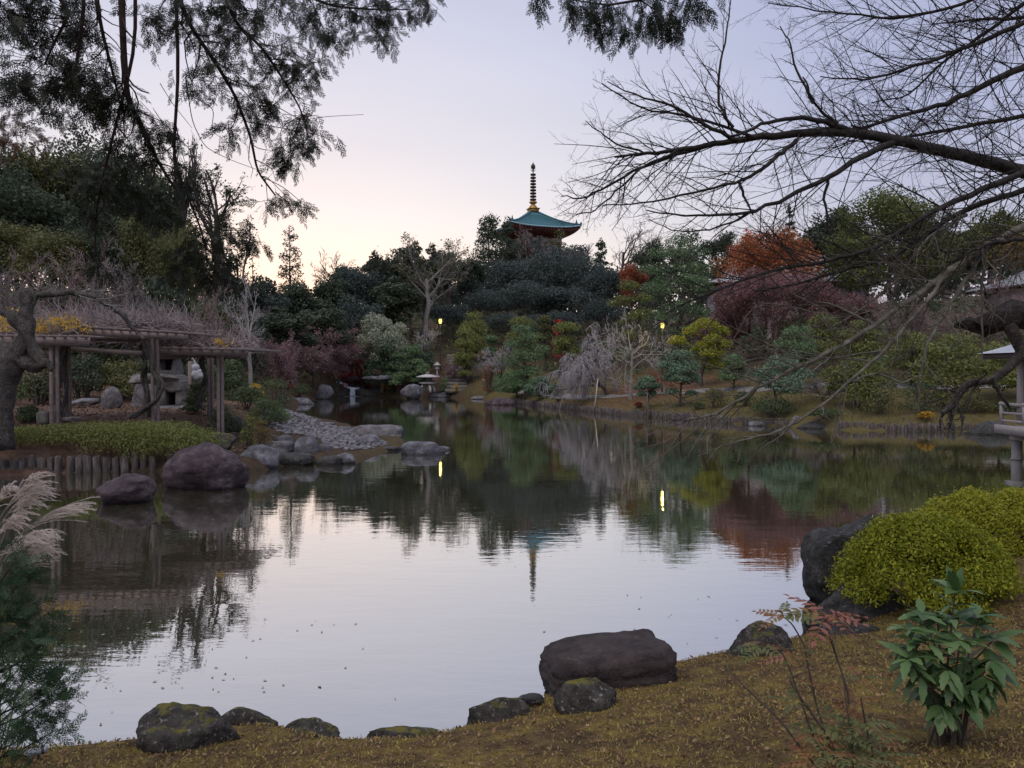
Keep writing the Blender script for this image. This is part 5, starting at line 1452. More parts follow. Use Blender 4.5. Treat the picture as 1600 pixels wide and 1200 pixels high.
# ------------------------------------------------------------------ lamps, lanterns, stairs, waterfall
def lamp(label, px, py, d, hpx, wpx):
    c = at(px, py, d); b = Vector((c.x, d, gz(c.x, d)))
    t = thing('garden_lamp', label, 'lamp', b)
    h = c.z - b.z; k = d / FPX; hh, ww = hpx * k, wpx * k
    p = MB(); p.tubes(np.array([(0, 0, -0.3), (0, 0, h - hh * 0.6)]), [0.07, 0.05], 8); p.build('pole', DARK_METAL, t)
    g = MB(); g.lathe((0, 0, h - hh / 2), [(ww * 0.02, 0), (ww * 0.36, 0.02), (ww * 0.5, hh * 0.5), (ww * 0.46, hh * 0.95), (0.02, hh)], 8); g.build('lamp_glass', LAMP_GLASS, t)
    c_ = MB(); c_.lathe((0, 0, h + hh / 2), [(ww * 0.8, -0.02), (ww * 0.75, 0.05), (ww * 0.2, hh * 0.28), (0.02, hh * 0.36)], 8); c_.build('cap', DARK_METAL, t)
    l = bpy.data.lights.new('lamp_light', 'POINT'); l.energy = 90; l.color = (1.0, 0.74, 0.12); l.shadow_soft_size = 0.05
    lo = bpy.data.objects.new('lamp_light', l); COL.objects.link(lo); lo.parent = t; lo.location = (0, -ww * 0.9, h)
lamp('lit garden lamp beside the stone stairs on the far slope', 688, 502, 98, 7, 5)
lamp('lit garden lamp beside the bright yellow-green pine', 1035, 509, 57.5, 9, 5.5)

def snow_lantern():
    d = 90; b = at(668, 613, d)
    t = thing('snow_lantern', 'wide roofed stone lantern on arched legs at the far water edge', 'lantern', b)
    k = d / FPX
    leg = MB()
    P = np.array([(0.85, 0, 0), (0.80, 0, 0.35), (0.62, 0, 0.75), (0.35, 0, 0.98)])
    leg.tubes(P, [0.17, 0.16, 0.15, 0.15], 6, True); lm = leg.mesh('leg'); lm.materials.append(STONE_PALE)
    for q in range(4):
        place(t, lm, 'leg', (0, 0, 0), (0, 0, q * math.pi / 2 + 0.5))
    m = MB(); m.lathe((0, 0, 0.95), [(0.02, 0), (0.95, 0.02), (1.0, 0.16), (0.7, 0.22), (0.02, 0.24)], 6); m.build('platform', STONE_PALE, t)
    m = MB()
    for q in range(6):
        a = q * math.pi / 3; m.box((math.cos(a) * 0.5, math.sin(a) * 0.5, 1.42), (0.14, 0.14, 0.5), a)
    m.lathe((0, 0, 1.17), [(0.6, 0), (0.6, 0.08), (0.3, 0.1)], 6); m.lathe((0, 0, 1.6), [(0.3, 0), (0.62, 0.02), (0.62, 0.08)], 6)
    m.build('light_box', STONE, t)
    m = MB(); m.lathe((0, 0, 1.66), [(0.4, 0), (1.30, 0.03), (1.34, 0.12), (1.0, 0.22), (0.5, 0.34), (0.25, 0.40)], 12); m.build('roof', STONE_PALE, t, True)
    m = MB(); m.lathe((0, 0, 2.04), [(0.22, 0), (0.28, 0.08), (0.22, 0.16), (0.05, 0.32)], 8); m.build('finial', STONE, t, True)
snow_lantern()
def slim_lantern():
    d = 96; x = wx(683, d); b = Vector((x, d, gz(x, d)))
    t = thing('stone_lantern', 'slim pale stone lantern at the foot of the far lamp', 'lantern', b)
    s = 0.9
    for nm, prof, sd in (('base', [(0.02, -0.2), (0.40, -0.2), (0.40, 0.15), (0.22, 0.22)], 6), ('pillar', [(0.16, 0.2), (0.13, 0.6), (0.16, 1.05)], 8), ('light_box', [(0.18, 1.05), (0.38, 1.15), (0.30, 1.2), (0.30, 1.55), (0.2, 1.56)], 6), ('roof', [(0.2, 1.55), (0.55, 1.58), (0.58, 1.66), (0.22, 1.86), (0.12, 1.9), (0.14, 1.98), (0.02, 2.1)], 6)):
        m = MB(); m.lathe((0, 0, 0), [(r * s, z * s) for r, z in prof], sd); m.build(nm, STONE_PALE, t)
slim_lantern()
def stairs():
    a, b = at(713, 590, 90), at(716, 552, 102)
    x0, y0 = a.x, 90; x1, y1 = wx(714, 101), 101
    t = thing('stone_stairs', 'stone steps climbing the far slope right of the far lamp', 'stairs', (x0, y0, gz(x0, y0)))
    m = MB(); m.box((0, 0, -0.16), (2.5, 0.86, 0.5)); me = m.mesh('step'); me.materials.append(STONE)
    n = 12
    z0, z1 = gz(x0, y0) + 0.15, at(714, 555, y1).z
    for i in range(n):
        f = i / (n - 1)
        place(t, me, 'step', ((x1 - x0) * f, (y1 - y0) * f, z0 - gz(x0, y0) + (z1 - z0) * f))
stairs()
def waterfall():
    d = 94
    t = thing('waterfall', 'small white waterfall tumbling over black rocks on the far shore', 'waterfall', (wx(548, d), d, 0.0))
    b = Vector((wx(548, d), d, 0))
    def strand(name, pix, w, dd):
        P = np.array([tuple(at(px, py, d + q) - b) for (px, py), q in zip(pix, dd)])
        t_ = np.linspace(0, len(P) - 1, 24)
        Q = np.stack([np.interp(t_, np.arange(len(P)), P[:, k]) for k in range(3)], -1)
        m = MB(); rng = np.random.default_rng(3)
        for k in range(5):
            o = rng.normal(size=3) * np.array((w * 0.5, 0.05, 0.03))
            m.tubes(Q + o + rng.normal(size=Q.shape) * 0.03, np.full(24, w * 0.42), 6)
        m.build(name, FALL, t, True)
    strand('upper_cascade', [(529, 597), (537, 600), (542, 605), (550, 607), (558, 607)], 0.20, [3.0, 2.4, 1.8, 1.2, 0.9])
    strand('lower_cascade', [(550, 606), (551, 609), (551, 613), (551, 618)], 0.24, [0.9, 0.55, 0.4, 0.3])
    m = MB(); m.lathe((at(551, 618, d).x - b.x, 0.0, 0.008), [(0.02, 0.03), (0.5, 0.02), (1.1, 0.0)], 14, sq=0.5); m.build('foam', FALL, t)
    for k, (px, py, sz, dd) in enumerate([(526, 606, 1.25, 3.4), (536, 607, 1.2, 2.2), (543, 611, 1.1, 1.5), (556, 608, 1.1, 1.9), (564, 611, 1.1, 1.3), (574, 614, 1.0, 0.9), (536, 615, 0.9, 1.0), (520, 612, 1.1, 1.6), (582, 612, 1.1, 1.8), (545, 602, 1.2, 4.0), (560, 602, 1.2, 4.0)]):
        V, F = rock_verts(200 + k, 3)
        p = at(px, py, d + dd)
        m = MB(); m.add(V * sz * np.array((1.1, 0.8, 0.75)), F)
        o = m.build('rock', ROCK_DARK, None, True); o.location = (p.x, p.y + 0.55, p.z - (0.15 if dd > 2 else 0.4))
        tag(o, 'black wet rock in the heap the small waterfall runs over', 'rock', 'wet rocks of the waterfall')
waterfall()
def prop_pole(label, px, pyb, px2, pyt, d, r, mat):
    a, b = at(px, pyb, d), at(px2, pyt, d + 0.6)
    a.z = gz(a.x, d)
    m = MB(); m.tubes(np.array([(0, 0, -0.2), tuple((b - a) * 0.5 + Vector((0.03, 0, 0))), tuple(b - a)]), [r, r * 0.95, r * 0.8], 7, True)
    o = m.build('prop_pole', mat, None, True); o.location = a
    tag(o, label, 'prop pole', 'poles propping old trees')
prop_pole('pale leaning pole propping the weeping cherry on the grass', 928, 635, 934, 592, 57.6, 0.05, WOOD_PALE)
prop_pole('left thin stake under the small propped pine', 1004, 640, 1012, 612, 50.6, 0.05, WOOD_LOG)
prop_pole('right thin stake under the small propped pine', 1013, 641, 1011, 613, 50.4, 0.05, WOOD_LOG)

# ------------------------------------------------------------------ pergola and court on the left bank
def pergola():
    d = 24.6
    g = gz(wx(100, d), d)
    b = Vector((wx(90, d), d, 0))
    t = thing('pergola', 'long weathered wood pergola under leafless wisteria on the left bank', 'pergola', b)
    def L(px, py, dd):
        return at(px, py, dd) - b
    pm = MB(); pm.box((0, 0, 0.5), (0.095, 0.095, 1.0)); me = pm.mesh('post'); me.materials.append(WOOD_GREY)
    for px, pyt, dd in [(80, 538, 24.6), (89, 538, 24.7), (108, 540, 27.6), (101, 540, 27.5), (227, 540, 29.5), (238, 526, 26.0), (246, 526, 26.1), (326, 552, 30.5), (331, 552, 30.6), (341, 554, 27.4), (347, 554, 27.5), (-60, 535, 24.6), (-50, 535, 24.7), (-70, 538, 27.6)]:
        p = at(px, pyt, dd); z0 = gz(p.x, dd) - 0.3
        place(t, me, 'post', (p.x - b.x, dd - d, z0), sc=(1, 1, p.z - z0 + 0.05))
    bm = MB()
    tiers = {}
    def beam(a, c, w=0.12, h=0.20):
        m = MB(); m.beam(L(*a), L(*c), w, h); m.build('beam', WOOD_GREY, t)
    # front tier, raised middle tier, right tier
    beam((-120, 532, 24.5), (140, 534, 24.5), 0.12, 0.27)
    beam((-120, 539, 27.6), (128, 544, 27.6))
    beam((112, 545, 25.6), (222, 552, 25.8), 0.12, 0.14)
    beam((138, 519, 25.4), (292, 527, 25.5), 0.12, 0.19)
    beam((146, 528, 28.4), (290, 532, 28.4))
    beam((150, 514, 27.0), (286, 520, 27.0), 0.1, 0.12)
    beam((212, 549, 26.4), (387, 552, 27.3), 0.12, 0.21)
    beam((225, 553, 29.6), (385, 556, 30.4))
    beam((232, 548, 28.2), (380, 552, 28.8), 0.1, 0.12)
    def slats(x0, x1, y0, y1, py, n, da, db):
        for i in range(n):
            px = x0 + (x1 - x0) * i / (n - 1)
            p = L(px, py + (y1 - y0) * i / (n - 1), da); q = Vector((p.x + 0.15, db - d, p.z + 0.02))
            m = MB(); m.beam(p + Vector((0, -0.35, 0)), q + Vector((0, 0.35, 0)), 0.07, 0.08); m.build('slat', WOOD_GREY, t)
    slats(-110, 136, 0, 2, 524, 16, 24.5, 27.6)
    slats(146, 288, 0, 8, 512, 11, 25.4, 28.4)
    slats(218, 384, 0, 3, 543, 12, 26.6, 29.8)
    return t
pergola()
def wisteria():
    """Twisted old trunks round the posts and a thatch of bare shoots over the roof."""
    b = Vector((wx(240, 26), 26, gz(wx(240, 26), 26)))
    t = thing('wisteria_vine', 'leafless wisteria with twisted trunks and a mat of pale shoots over the pergola', 'vine', b)
    rng = np.random.default_rng(9)
    def line(pts, d, r, tw=0.05):
        P = np.array([tuple(at(px, py, d + dd) - b) for px, py, dd in pts])
        tt = np.linspace(0, len(P) - 1, len(P) * 5)
        Q = np.stack([np.interp(tt, np.arange(len(P)), P[:, k]) for k in range(3)], -1)
        Q[1:-1] = (Q[:-2] + Q[1:-1] * 2 + Q[2:]) / 4
        m = MB()
        for k in range(2):
            a = np.linspace(0, 9, len(Q)) + k * 3.14
            m.tubes(Q + np.stack([np.cos(a), np.sin(a), 0 * a], -1) * r * 0.75, np.linspace(r, r * 0.6, len(Q)) * 1.0, 7)
        m.build('trunk', BARK_LICHEN, t, True)
    line([(205, 652, 0), (225, 640, 0.1), (246, 624, 0), (253, 600, -0.1), (240, 580, 0.0), (236, 560, 0), (228, 540, 0), (222, 525, 0.1), (230, 515, 0.2)], 25.7, 0.075)
    line([(236, 652, 0.2), (232, 620, 0.1), (224, 590, 0.1), (228, 565, 0), (218, 545, 0), (224, 528, 0)], 26.0, 0.07)
    line([(106, 660, 0), (96, 640, 0), (88, 610, 0), (97, 585, 0.1), (92, 560, 0), (100, 540, 0), (112, 528, 0.1)], 24.9, 0.065)
    line([(102, 640, 1), (104, 600, 1), (99, 570, 1), (106, 540, 1)], 25.6, 0.055)
    line([(310, 640, 0), (316, 610, 0), (322, 590, 0), (314, 565, 0), (320, 550, 0)], 28.6, 0.07)
    tw, n = MB(), 0
    for x0, x1, py, da, db, cnt, hgt in [(-120, 125, 520, 24.9, 28.0, 850, 0.9), (70, 284, 508, 25.9, 28.8, 1100, 0.85), (225, 384, 539, 26.9, 30.2, 850, 0.7)]:
        px = rng.uniform(x0, x1, cnt); dd = rng.uniform(da, db, cnt)
        if x1 > 140 and x0 < 100: pass
        P0 = np.array([tuple(at(a_, py, da) - b) for a_ in px]); P0[:, 1] = dd - b.y; P0[:, 0] += (dd - da) * (px - 800) / FPX * 0.6
        P0[:, 2] += rng.uniform(-0.02, 0.16, cnt)
        dirs = unit(rng.normal(size=(cnt, 3)) * np.array((0.9, 0.6, 0.45)) + np.array((0, 0, 0.55)))
        ln = rng.uniform(0.3, 1.0, cnt) * hgt * 1.25
        pts = [P0]; cur = P0; dv = dirs
        for k in range(3):
            dv = unit(dv + rng.normal(size=dv.shape) * 0.34 + np.array((0, 0, -0.12)))
            cur = cur + dv * (ln / 3)[:, None]; pts.append(cur)
        Q = np.stack(pts, 1)
        tw.tubes(Q, np.linspace(0.014, 0.006, 4)[None] * rng.uniform(0.7, 1.5, (cnt, 1)), 3)
        C, CR = grow(rng, Q, np.full((cnt, 4), 0.009), 2, 0.6, 45, up=0.1, k=2, rmin=0.006)
        tw.tubes(C, CR, 3)
        # long horizontal runners lying on the slats
        R0 = np.array([tuple(at(a_, py + 6, da) - b) for a_ in rng.uniform(x0, x1 - 40, 60)]); R0[:, 1] = rng.uniform(da, db, 60) - b.y
        R0[:, 2] += 0.10
        R1 = R0 + np.stack([rng.uniform(0.6, 1.2, 60), rng.normal(size=60) * 0.5, rng.normal(size=60) * 0.08], -1)
        mid = (R0 + R1) / 2 + np.stack([0 * R0[:, 0], 0 * R0[:, 0], rng.normal(size=60) * 0.12], -1)
        tw.tubes(np.stack([R0, mid, R1], 1), np.full((60, 3), 0.018), 4)
    tw.build('shoots', T_VINE, t)
    lf = MB(); 
    for cx, cy, dd, sx, sy, cnt in [(88, 508, 25.2, 22, 11, 260), (112, 505, 25.4, 15, 10, 160), (62, 512, 25.0, 12, 10, 160), (8, 505, 25.0, 14, 18, 240), (345, 536, 27.3, 14, 7, 150), (130, 514, 25.3, 12, 7, 60)]:
        px = rng.normal(cx, sx * 0.6, cnt); py = np.minimum(rng.normal(cy, sy * 0.6, cnt), cy + 12)
        P = np.array([tuple(at(a_, b_, dd + q) - b) for a_, b_, q in zip(px, py, rng.uniform(-0.5, 1.2, cnt))])
        lf.add(*leaf_quads(rng, P, np.tile((0, -0.5, 0.8), (cnt, 1)), 0.13, 0.05, 0.7, droop=0.5))
    lf.build('foliage', L_YELLOW, t)
wisteria()
def gnarled_tree():
    d = 22.5
    b = Vector((wx(12, d), d, gz(wx(12, d), d)))
    t = thing('gnarled_tree', 'thick gnarled old cherry trunk with a sawn off limb at the left edge', 'tree', b)
    def line(pts, rs, sides=12):
        P = np.array([tuple(at(px, py, d + dd) - b) for px, py, dd in pts])
        k = 6
        tt = np.linspace(0, len(P) - 1, (len(P) - 1) * k + 1)
        Q = np.stack([np.interp(tt, np.arange(len(P)), P[:, i]) for i in range(3)], -1)
        for _ in range(2):
            Q[1:-1] = (Q[:-2] + 2 * Q[1:-1] + Q[2:]) / 4
        R = np.interp(tt, np.arange(len(P)), np.array(rs) * d / FPX)
        m = MB(); m.tubes(Q, R, sides, True)
        V = np.concatenate(m.v)
        for i, p in enumerate(V):
            q = Vector(p) * 3.2
            V[i] += np.array(mnoise.noise_vector(q)) * 0.075 + np.array(mnoise.noise_vector(q * 3)) * 0.035
        m.v = [V]
        return m
    m = line([(0, 700, 0), (4, 640, 0), (9, 600, 0), (18, 570, 0), (32, 545, 0), (42, 520, 0)], [21, 15.5, 15, 19, 17, 11])
    for src in (line([(40, 535, 0), (44, 505, 0), (42, 480, 0), (38, 450, 0)], [13, 11, 9.5, 8.5]), line([(70, 575, -0.1), (52, 545, -0.1), (36, 515, -0.2), (14, 490, -0.3), (-20, 470, -0.4)], [9, 9, 8, 6.5, 5]), line([(30, 560, 0), (55, 572, 0), (74, 566, -.1), (82, 576, -.2)], [15, 12, 7, 3]), line([(20, 565, 0), (5, 545, .3), (-30, 530, .5)], [14, 10, 8])):
        for k in (3, 4):
            for f in src.f[k]:
                m.f[k].append(f + m.n)
        m.v += src.v; m.n += src.n
    m.build('trunk', BARK_LICHEN, t, True)
    m2 = line([(44, 500, 0), (58, 462, .1), (76, 459, .1), (108, 456, .2), (140, 462, .2), (165, 475, .3), (190, 490, .3), (212, 515, .4), (224, 530, .4)], [4, 4.5, 5, 5, 4.5, 4, 3.5, 3, 2.5], 8)
    m2.build('branch', BARK_LICHEN, t, True)
    rng = np.random.default_rng(4)
    P = np.array([[tuple(at(px, py, d + .2) - b) for px, py in ((60, 461), (100, 457), (140, 462), (170, 478), (200, 500))]])
    C, CR = grow(rng, P, np.full((1, 5), 0.03), 12, 0.5, 60, up=0.2, k=4, rmin=0.008)
    C2, CR2 = grow(rng, C, CR, 4, 0.5, 45, up=0.1, k=3, rmin=0.006)
    tw = MB(); tw.tubes(C, CR, 4); tw.tubes(C2, CR2, 3); tw.build('twigs', T_GREY, t)
gnarled_tree()
def big_lantern():
    d = 34.0
    b = at(262, 636, d)
    t = thing('stone_lantern', 'huge rough stone lantern with hollow base standing behind the pergola', 'lantern', b)
    k = d / FPX
    def P(px, py): return ((px - 262) * k, (636 - py) * k)
    def slab(name, px0, px1, py0, py1, dep, seed, mat, box=0.75, off=0.0, rough=0.05):
        V, F = rock_verts(seed, 4, 5, 0.9, rough, box)
        V = V / np.abs(V).max(0)
        (x0, z1), (x1, z0) = P(px0, py0), P(px1, py1)
        m = MB(); m.add(V * np.array(((x1 - x0) / 2, dep, (z1 - z0) / 2)) + np.array(((x0 + x1) / 2, off, (z0 + z1) / 2)), F)
        return m.build(name, mat, t, True)
    # base: two cheeks and a lintel round a dark hollow, as the photograph shows
    slab('pedestal', 252, 266, 598, 640, 0.5, 301, STONE); slab('pedestal', 280, 292, 602, 640, 0.5, 302, STONE)
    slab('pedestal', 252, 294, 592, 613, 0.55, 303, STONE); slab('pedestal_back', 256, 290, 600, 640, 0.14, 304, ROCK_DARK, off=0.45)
    slab('shelf', 208, 297, 583, 600, 0.85, 305, STONE, 0.9, rough=0.07)
    slab('light_box', 246, 259, 560, 588, 0.35, 306, STONE); slab('light_box', 272, 283, 556, 588, 0.35, 307, STONE); slab('light_box', 246, 283, 578, 590, 0.4, 308, STONE)
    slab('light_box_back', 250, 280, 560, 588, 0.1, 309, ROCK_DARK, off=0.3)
    slab('cap', 236, 292, 546, 562, 0.9, 310, STONE, 0.7)
    slab('plinth', 240, 312, 632, 640, 0.9, 311, ROCK_GREY, 0.9)
big_lantern()
def bundle():
    p = at(303, 582, 31.5); x = p.x
    b = Vector((x, 31.5, gz(x, 31.5)))
    t = thing('wrapped_bundle', 'pale wrapped bundle on a post beside the huge stone lantern', 'bundle', b)
    h = p.z - b.z
    m = MB(); m.box((-0.13, 0, (h + 0.45) / 2 - 0.1), (0.16, 0.16, h + 0.65)); m.build('post', WOOD_GREY, t)
    V, F = rock_verts(333, 3, 4, 0.9, 0.12)
    V2, _ = rock_verts(334, 3, 4, 0.85, 0.2, 0.6)
    m = MB(); m.add(V2 * (0.22, 0.18, 0.20) + np.array((0.17, -0.05, h - 0.1)), F); m.add(V * (0.15, 0.14, 0.20) + np.array((0.08, -0.05, h + 0.16)), F); m.tubes(np.array([(0.1, -.05, h + .3), (0.02, -.05, h + .5), (-.1, 0, h + .62)]), [0.05, 0.03, 0.02], 6); m.build('wrapping', WHITE_CLOTH, t, True)
bundle()
def stool(label, px, pyb, pyt, w, d, nm):
    p = at(px, pyb, d); b = Vector((p.x, d, gz(p.x, d)))
    k = d / FPX; h = max((pyb - pyt) * k, 0.12)
    V, F = rock_verts(px, 3, 3, 0.95, 0.03, 0.9)
    V = V / np.abs(V).max(0)
    m = MB(); m.add(V * (w * k / 2, w * k / 2 * 0.8, h * 0.6) + np.array((0, 0, p.z - b.z + h * 0.4)), F)
    o = m.build(nm, STONE, None, True); o.location = b
    tag(o, label, 'stone seat')
stool('square stone seat left of the front pergola posts', 69, 660, 641, 19, 25.2, 'stone_stool')
stool('low flat stone slab lying right of the front pergola posts', 110, 657, 653, 26, 25.0, 'stone_slab')
shrub('clipped_bush', 'dark round clipped bush behind the square stone seat', 45, 26.5, 632, 44, L_SHRUB, n=2600, leaf=0.07)
G_B = 'dark shrubs behind the pergola'
for k_, (px, d, top, w) in enumerate([(60, 37, 555, 90), (130, 38, 550, 90), (190, 39, 556, 80), (245, 40, 540, 70), (310, 39, 562, 60), (-30, 37, 550, 100), (360, 42, 560, 70)]):
    shrub('backing_shrub', 'dark leafy shrub closing the back of the pergola court', px, d, top, w, [L_SHRUB, L_DARK, L_OLIVE][k_ % 3], G_B, n=3000, leaf=0.13, seed=k_)
shrub('leafy_shrub', 'glossy leaved shrub in front of the huge stone lantern', 306, 30.5, 592, 42, L_SHRUB, n=1600, leaf=0.10, cat='shrub')
for lab, px, d, top, w, mt, n, lf in [
    ('round clipped bush at the foot of the right pergola posts', 350, 28.6, 628, 56, L_SHRUB, 3400, 0.055),
    ('low dark clipped bush right of the pergola by the water', 415, 34, 620, 70, L_SHRUB, 3600, 0.07),
    ('green cushion bush at the water behind the cobbles', 436, 36, 634, 40, L_PINE, 2000, 0.07),
    ('loose green shrub behind the clipped bushes right of the pergola', 385, 36, 600, 66, L_SHRUB, 2600, 0.09),
    ('yellow-green young shrub on the bank left of the cobbles', 388, 27.0, 643, 32, L_HEDGE, 1500, 0.05),
    ('orange tinted small azalea next to the cobbles', 408, 26.4, 655, 34, L_TAN, 1500, 0.045),
    ('dark shrub over the rocks left of the smooth grey boulder', 430, 47, 590, 60, L_SHRUB, 2000, 0.10),
    ('dark shrub hanging over the water left of the waterfall', 470, 66, 596, 50, L_SHRUB, 1500, 0.13)]:
    shrub('bank_bush', lab, px, d, top, w, mt, n=n, leaf=lf)
def hedge():
    """Low clipped hedge along the left bank."""
    rng = np.random.default_rng(15)
    a, c = (-140, 24.0), (322, 23.9)
    xa, xc = wx(a[0], a[1]), wx(c[0], c[1])
    b = Vector((xa, 24, gz(xa, 24)))
    t = thing('hedge', 'low wide clipped azalea hedge above the log edging on the left bank', 'hedge', b)
    subs = []
    n = 46
    for i in range(n):
        f = i / (n - 1)
        x = xa + (xc - xa) * f; px = a[0] + (c[0] - a[0]) * f
        top = np.interp(px, [-140, 0, 120, 250, 300, 322], [664, 668, 660, 657, 664, 676])
        for dy in (-0.45, 0.15, 0.75):
            y = 23.9 + dy + 0.1 * math.sin(i)
            g = gz(x, y)
            zt = at(px, top, 24.3).z + rng.uniform(-0.05, 0.04)
            h = max(zt - g, 0.3)
            subs.append(((x - b.x + rng.uniform(-.08, .08), y - b.y, g - b.z + h * 0.48), (0.36, 0.52, h * 0.52)))
    m = MB(); V, F = crown(rng, subs, 34000, 0.062, 0.034, 0.6, inner=0.1, rlo=0.8, rhi=1.06, lowcut=-0.3)
    m.add(V, F); m.build('foliage', L_HEDGE, t)
    st = MB()
    for i in range(60):
        x = rng.uniform(0, xc - xa); y = rng.uniform(-0.4, 0.7); g = gz(x + xa, y + 24) - b.z
        st.tubes(np.array([(x, y, g - 0.1), (x + rng.uniform(-.1, .1), y, g + 0.3), (x + rng.uniform(-.25, .25), y + rng.uniform(-.2, .2), g + 0.6)]), [0.02, 0.015, 0.008], 4)
    st.build('stems', BARK, t)
hedge()
# ------------------------------------------------------------------ plants on the near bank
shrub('azalea_bush', 'rounded yellow-green azalea bush in front at the right', 1448, 8.9, 800, 275, L_AZALEA, n=42000, leaf=0.042, lumps=46, seed=2, wl=0.48, sub=0.29, jit=0.8)
shrub('azalea_bush', 'second yellow-green azalea bush behind, cut off by the right edge', 1572, 11.4, 761, 290, L_AZALEA, n=34000, leaf=0.046, lumps=40, seed=3, wl=0.48, sub=0.29, jit=0.8)
def grass_tuft(label, px, pyb, d, h, n, seed):
    rng = np.random.default_rng(seed)
    p = at(px, pyb, d); b = Vector((p.x, d, p.z))
    m = MB()
    for i in range(n):
        a = rng.uniform(0, 6.3); q = rng.uniform(0.1, 0.5) * h; hh = h * rng.uniform(0.6, 1.1)
        x, y = math.cos(a) * q, math.sin(a) * q * 0.6
        m.tubes(np.array([(x * .1, y * .1, -0.05), (x * .4, y * .4, hh * .6), (x * 1.1, y, hh)]), [0.005, 0.004, 0.001], 3)
    o = m.build('grass_tuft', L_GRASS); o.location = b
    tag(o, label, 'grass')
grass_tuft('tuft of long green grass between the dark rock and the azalea', 1345, 912, 9.2, 0.34, 60, 1)

def leaf_mesh(name, L, W, mat, fold=0.25, teeth=0, curl=0.25, seg=6):
    """One broad leaf with a midrib fold and, if wanted, a toothed edge."""
    V, F = [], []
    for i in range(seg + 1):
        f = i / seg
        w = W * 0.5 * (math.sin(math.pi * f ** 0.85) ** 0.8 if 0 < f < 1 else 0.02)
        if teeth and 0.3 < f < 1: w *= 1 + (0.16 if i % 2 else -0.12)
        z = -curl * L * f * f
        V += [(-w, f * L, z + fold * w), (0, f * L, z), (w, f * L, z + fold * w)]
    for i in range(seg):
        o = i * 3
        F += [(o, o + 1, o + 4, o + 3), (o + 1, o + 2, o + 5, o + 4)]
    m = MB(); m.add(V, F)
    me = m.mesh(name, True); me.materials.append(mat)
    return me
def rot_to(direc, roll=0.0):
    """Euler that points a leaf's +Y along direc with its face up."""
    y = Vector(direc).normalized()
    x = y.cross(Vector((0, 0, 1)))
    if x.length < 1e-3: x = Vector((1, 0, 0))
    x.normalize(); z = x.cross(y)
    M = Matrix((x, y, z)).transposed() @ Matrix.Rotation(roll, 3, 'Y')
    return M.to_euler()
def aucuba():
    rng = random.Random(3)
    d = 4.6
    b = base_of(1487, d)
    t = thing('aucuba_shrub', 'dark glossy broad leaved green shrub on the moss at lower right', 'shrub', b)
    k = d / FPX
    meshes = [leaf_mesh('leaf', 0.165, 0.064, L_AUCUBA, 0.22, 1, c, 8) for c in (0.12, 0.28, 0.45)]
    pale = [leaf_mesh('leaf', 0.165, 0.06, L_AUCUBAP, 0.22, 1, c, 8) for c in (0.12, 0.28, 0.45)]
    st = MB()
    tips = []
    for px, py, dd in [(1418, 985, -0.05), (1492, 925, 0.0), (1530, 962, 0.1), (1552, 1000, 0.1), (1420, 1030, -0.15), (1440, 960, 0.05), (1450, 1005, -0.1), (1550, 1030, 0.0), (1500, 1000, -0.15), (1465, 970, 0.12), (1545, 1060, -0.05), (1450, 1070, 0.1), (1515, 1075, -0.12), (1480, 1045, -0.18), (1412, 1010, 0.1), (1470, 1100, -0.12), (1505, 1035, 0.1)]:
        p = at(px, py, d + dd) - b
        root = Vector((rng.uniform(-.10, .10), rng.uniform(-.08, .08), -0.05))
        mid = root.lerp(p, 0.5) + Vector((0, 0, 0.05)) - Vector((p.x * 0.18, 0, 0))
        st.tubes(np.array([tuple(root), tuple(mid), tuple(p)]), [0.0075, 0.0065, 0.004], 6)
        tips.append((p, (p - mid).normalized()))
        for q in (0.62, 0.82):
            tips.append((mid.lerp(p, q), (p - mid).normalized()))
    st.build('stem', BARK, t, True)
    for i, (p, dr) in enumerate(tips):
        nl = 9 if i % 3 == 0 else 6
        a0 = rng.uniform(0, 6.3)
        for j in range(nl):
            a = a0 + j * 6.283 / nl + rng.uniform(-.3, .3)
            v = Vector((math.cos(a), math.sin(a), rng.uniform(-0.45, 0.35) + (0.25 if p.z > 0.55 else -0.55)))
            s = rng.uniform(0.45, 1.1)
            place(t, (pale if p.z > 0.42 and p.x < 0.05 and rng.random() < 0.65 else meshes)[rng.randrange(3)], 'leaf', p + v.normalized() * 0.012, rot_to(v, rng.uniform(-.4, .4)), (s, s, s))
    for i in range(4):
        v = Vector((rng.uniform(-.5, .5), rng.uniform(-.3, .3), 1.2)); place(t, meshes[0], 'leaf', tips[3][0], rot_to(v, rng.uniform(-1, 1)), (0.9,) * 3)
aucuba()
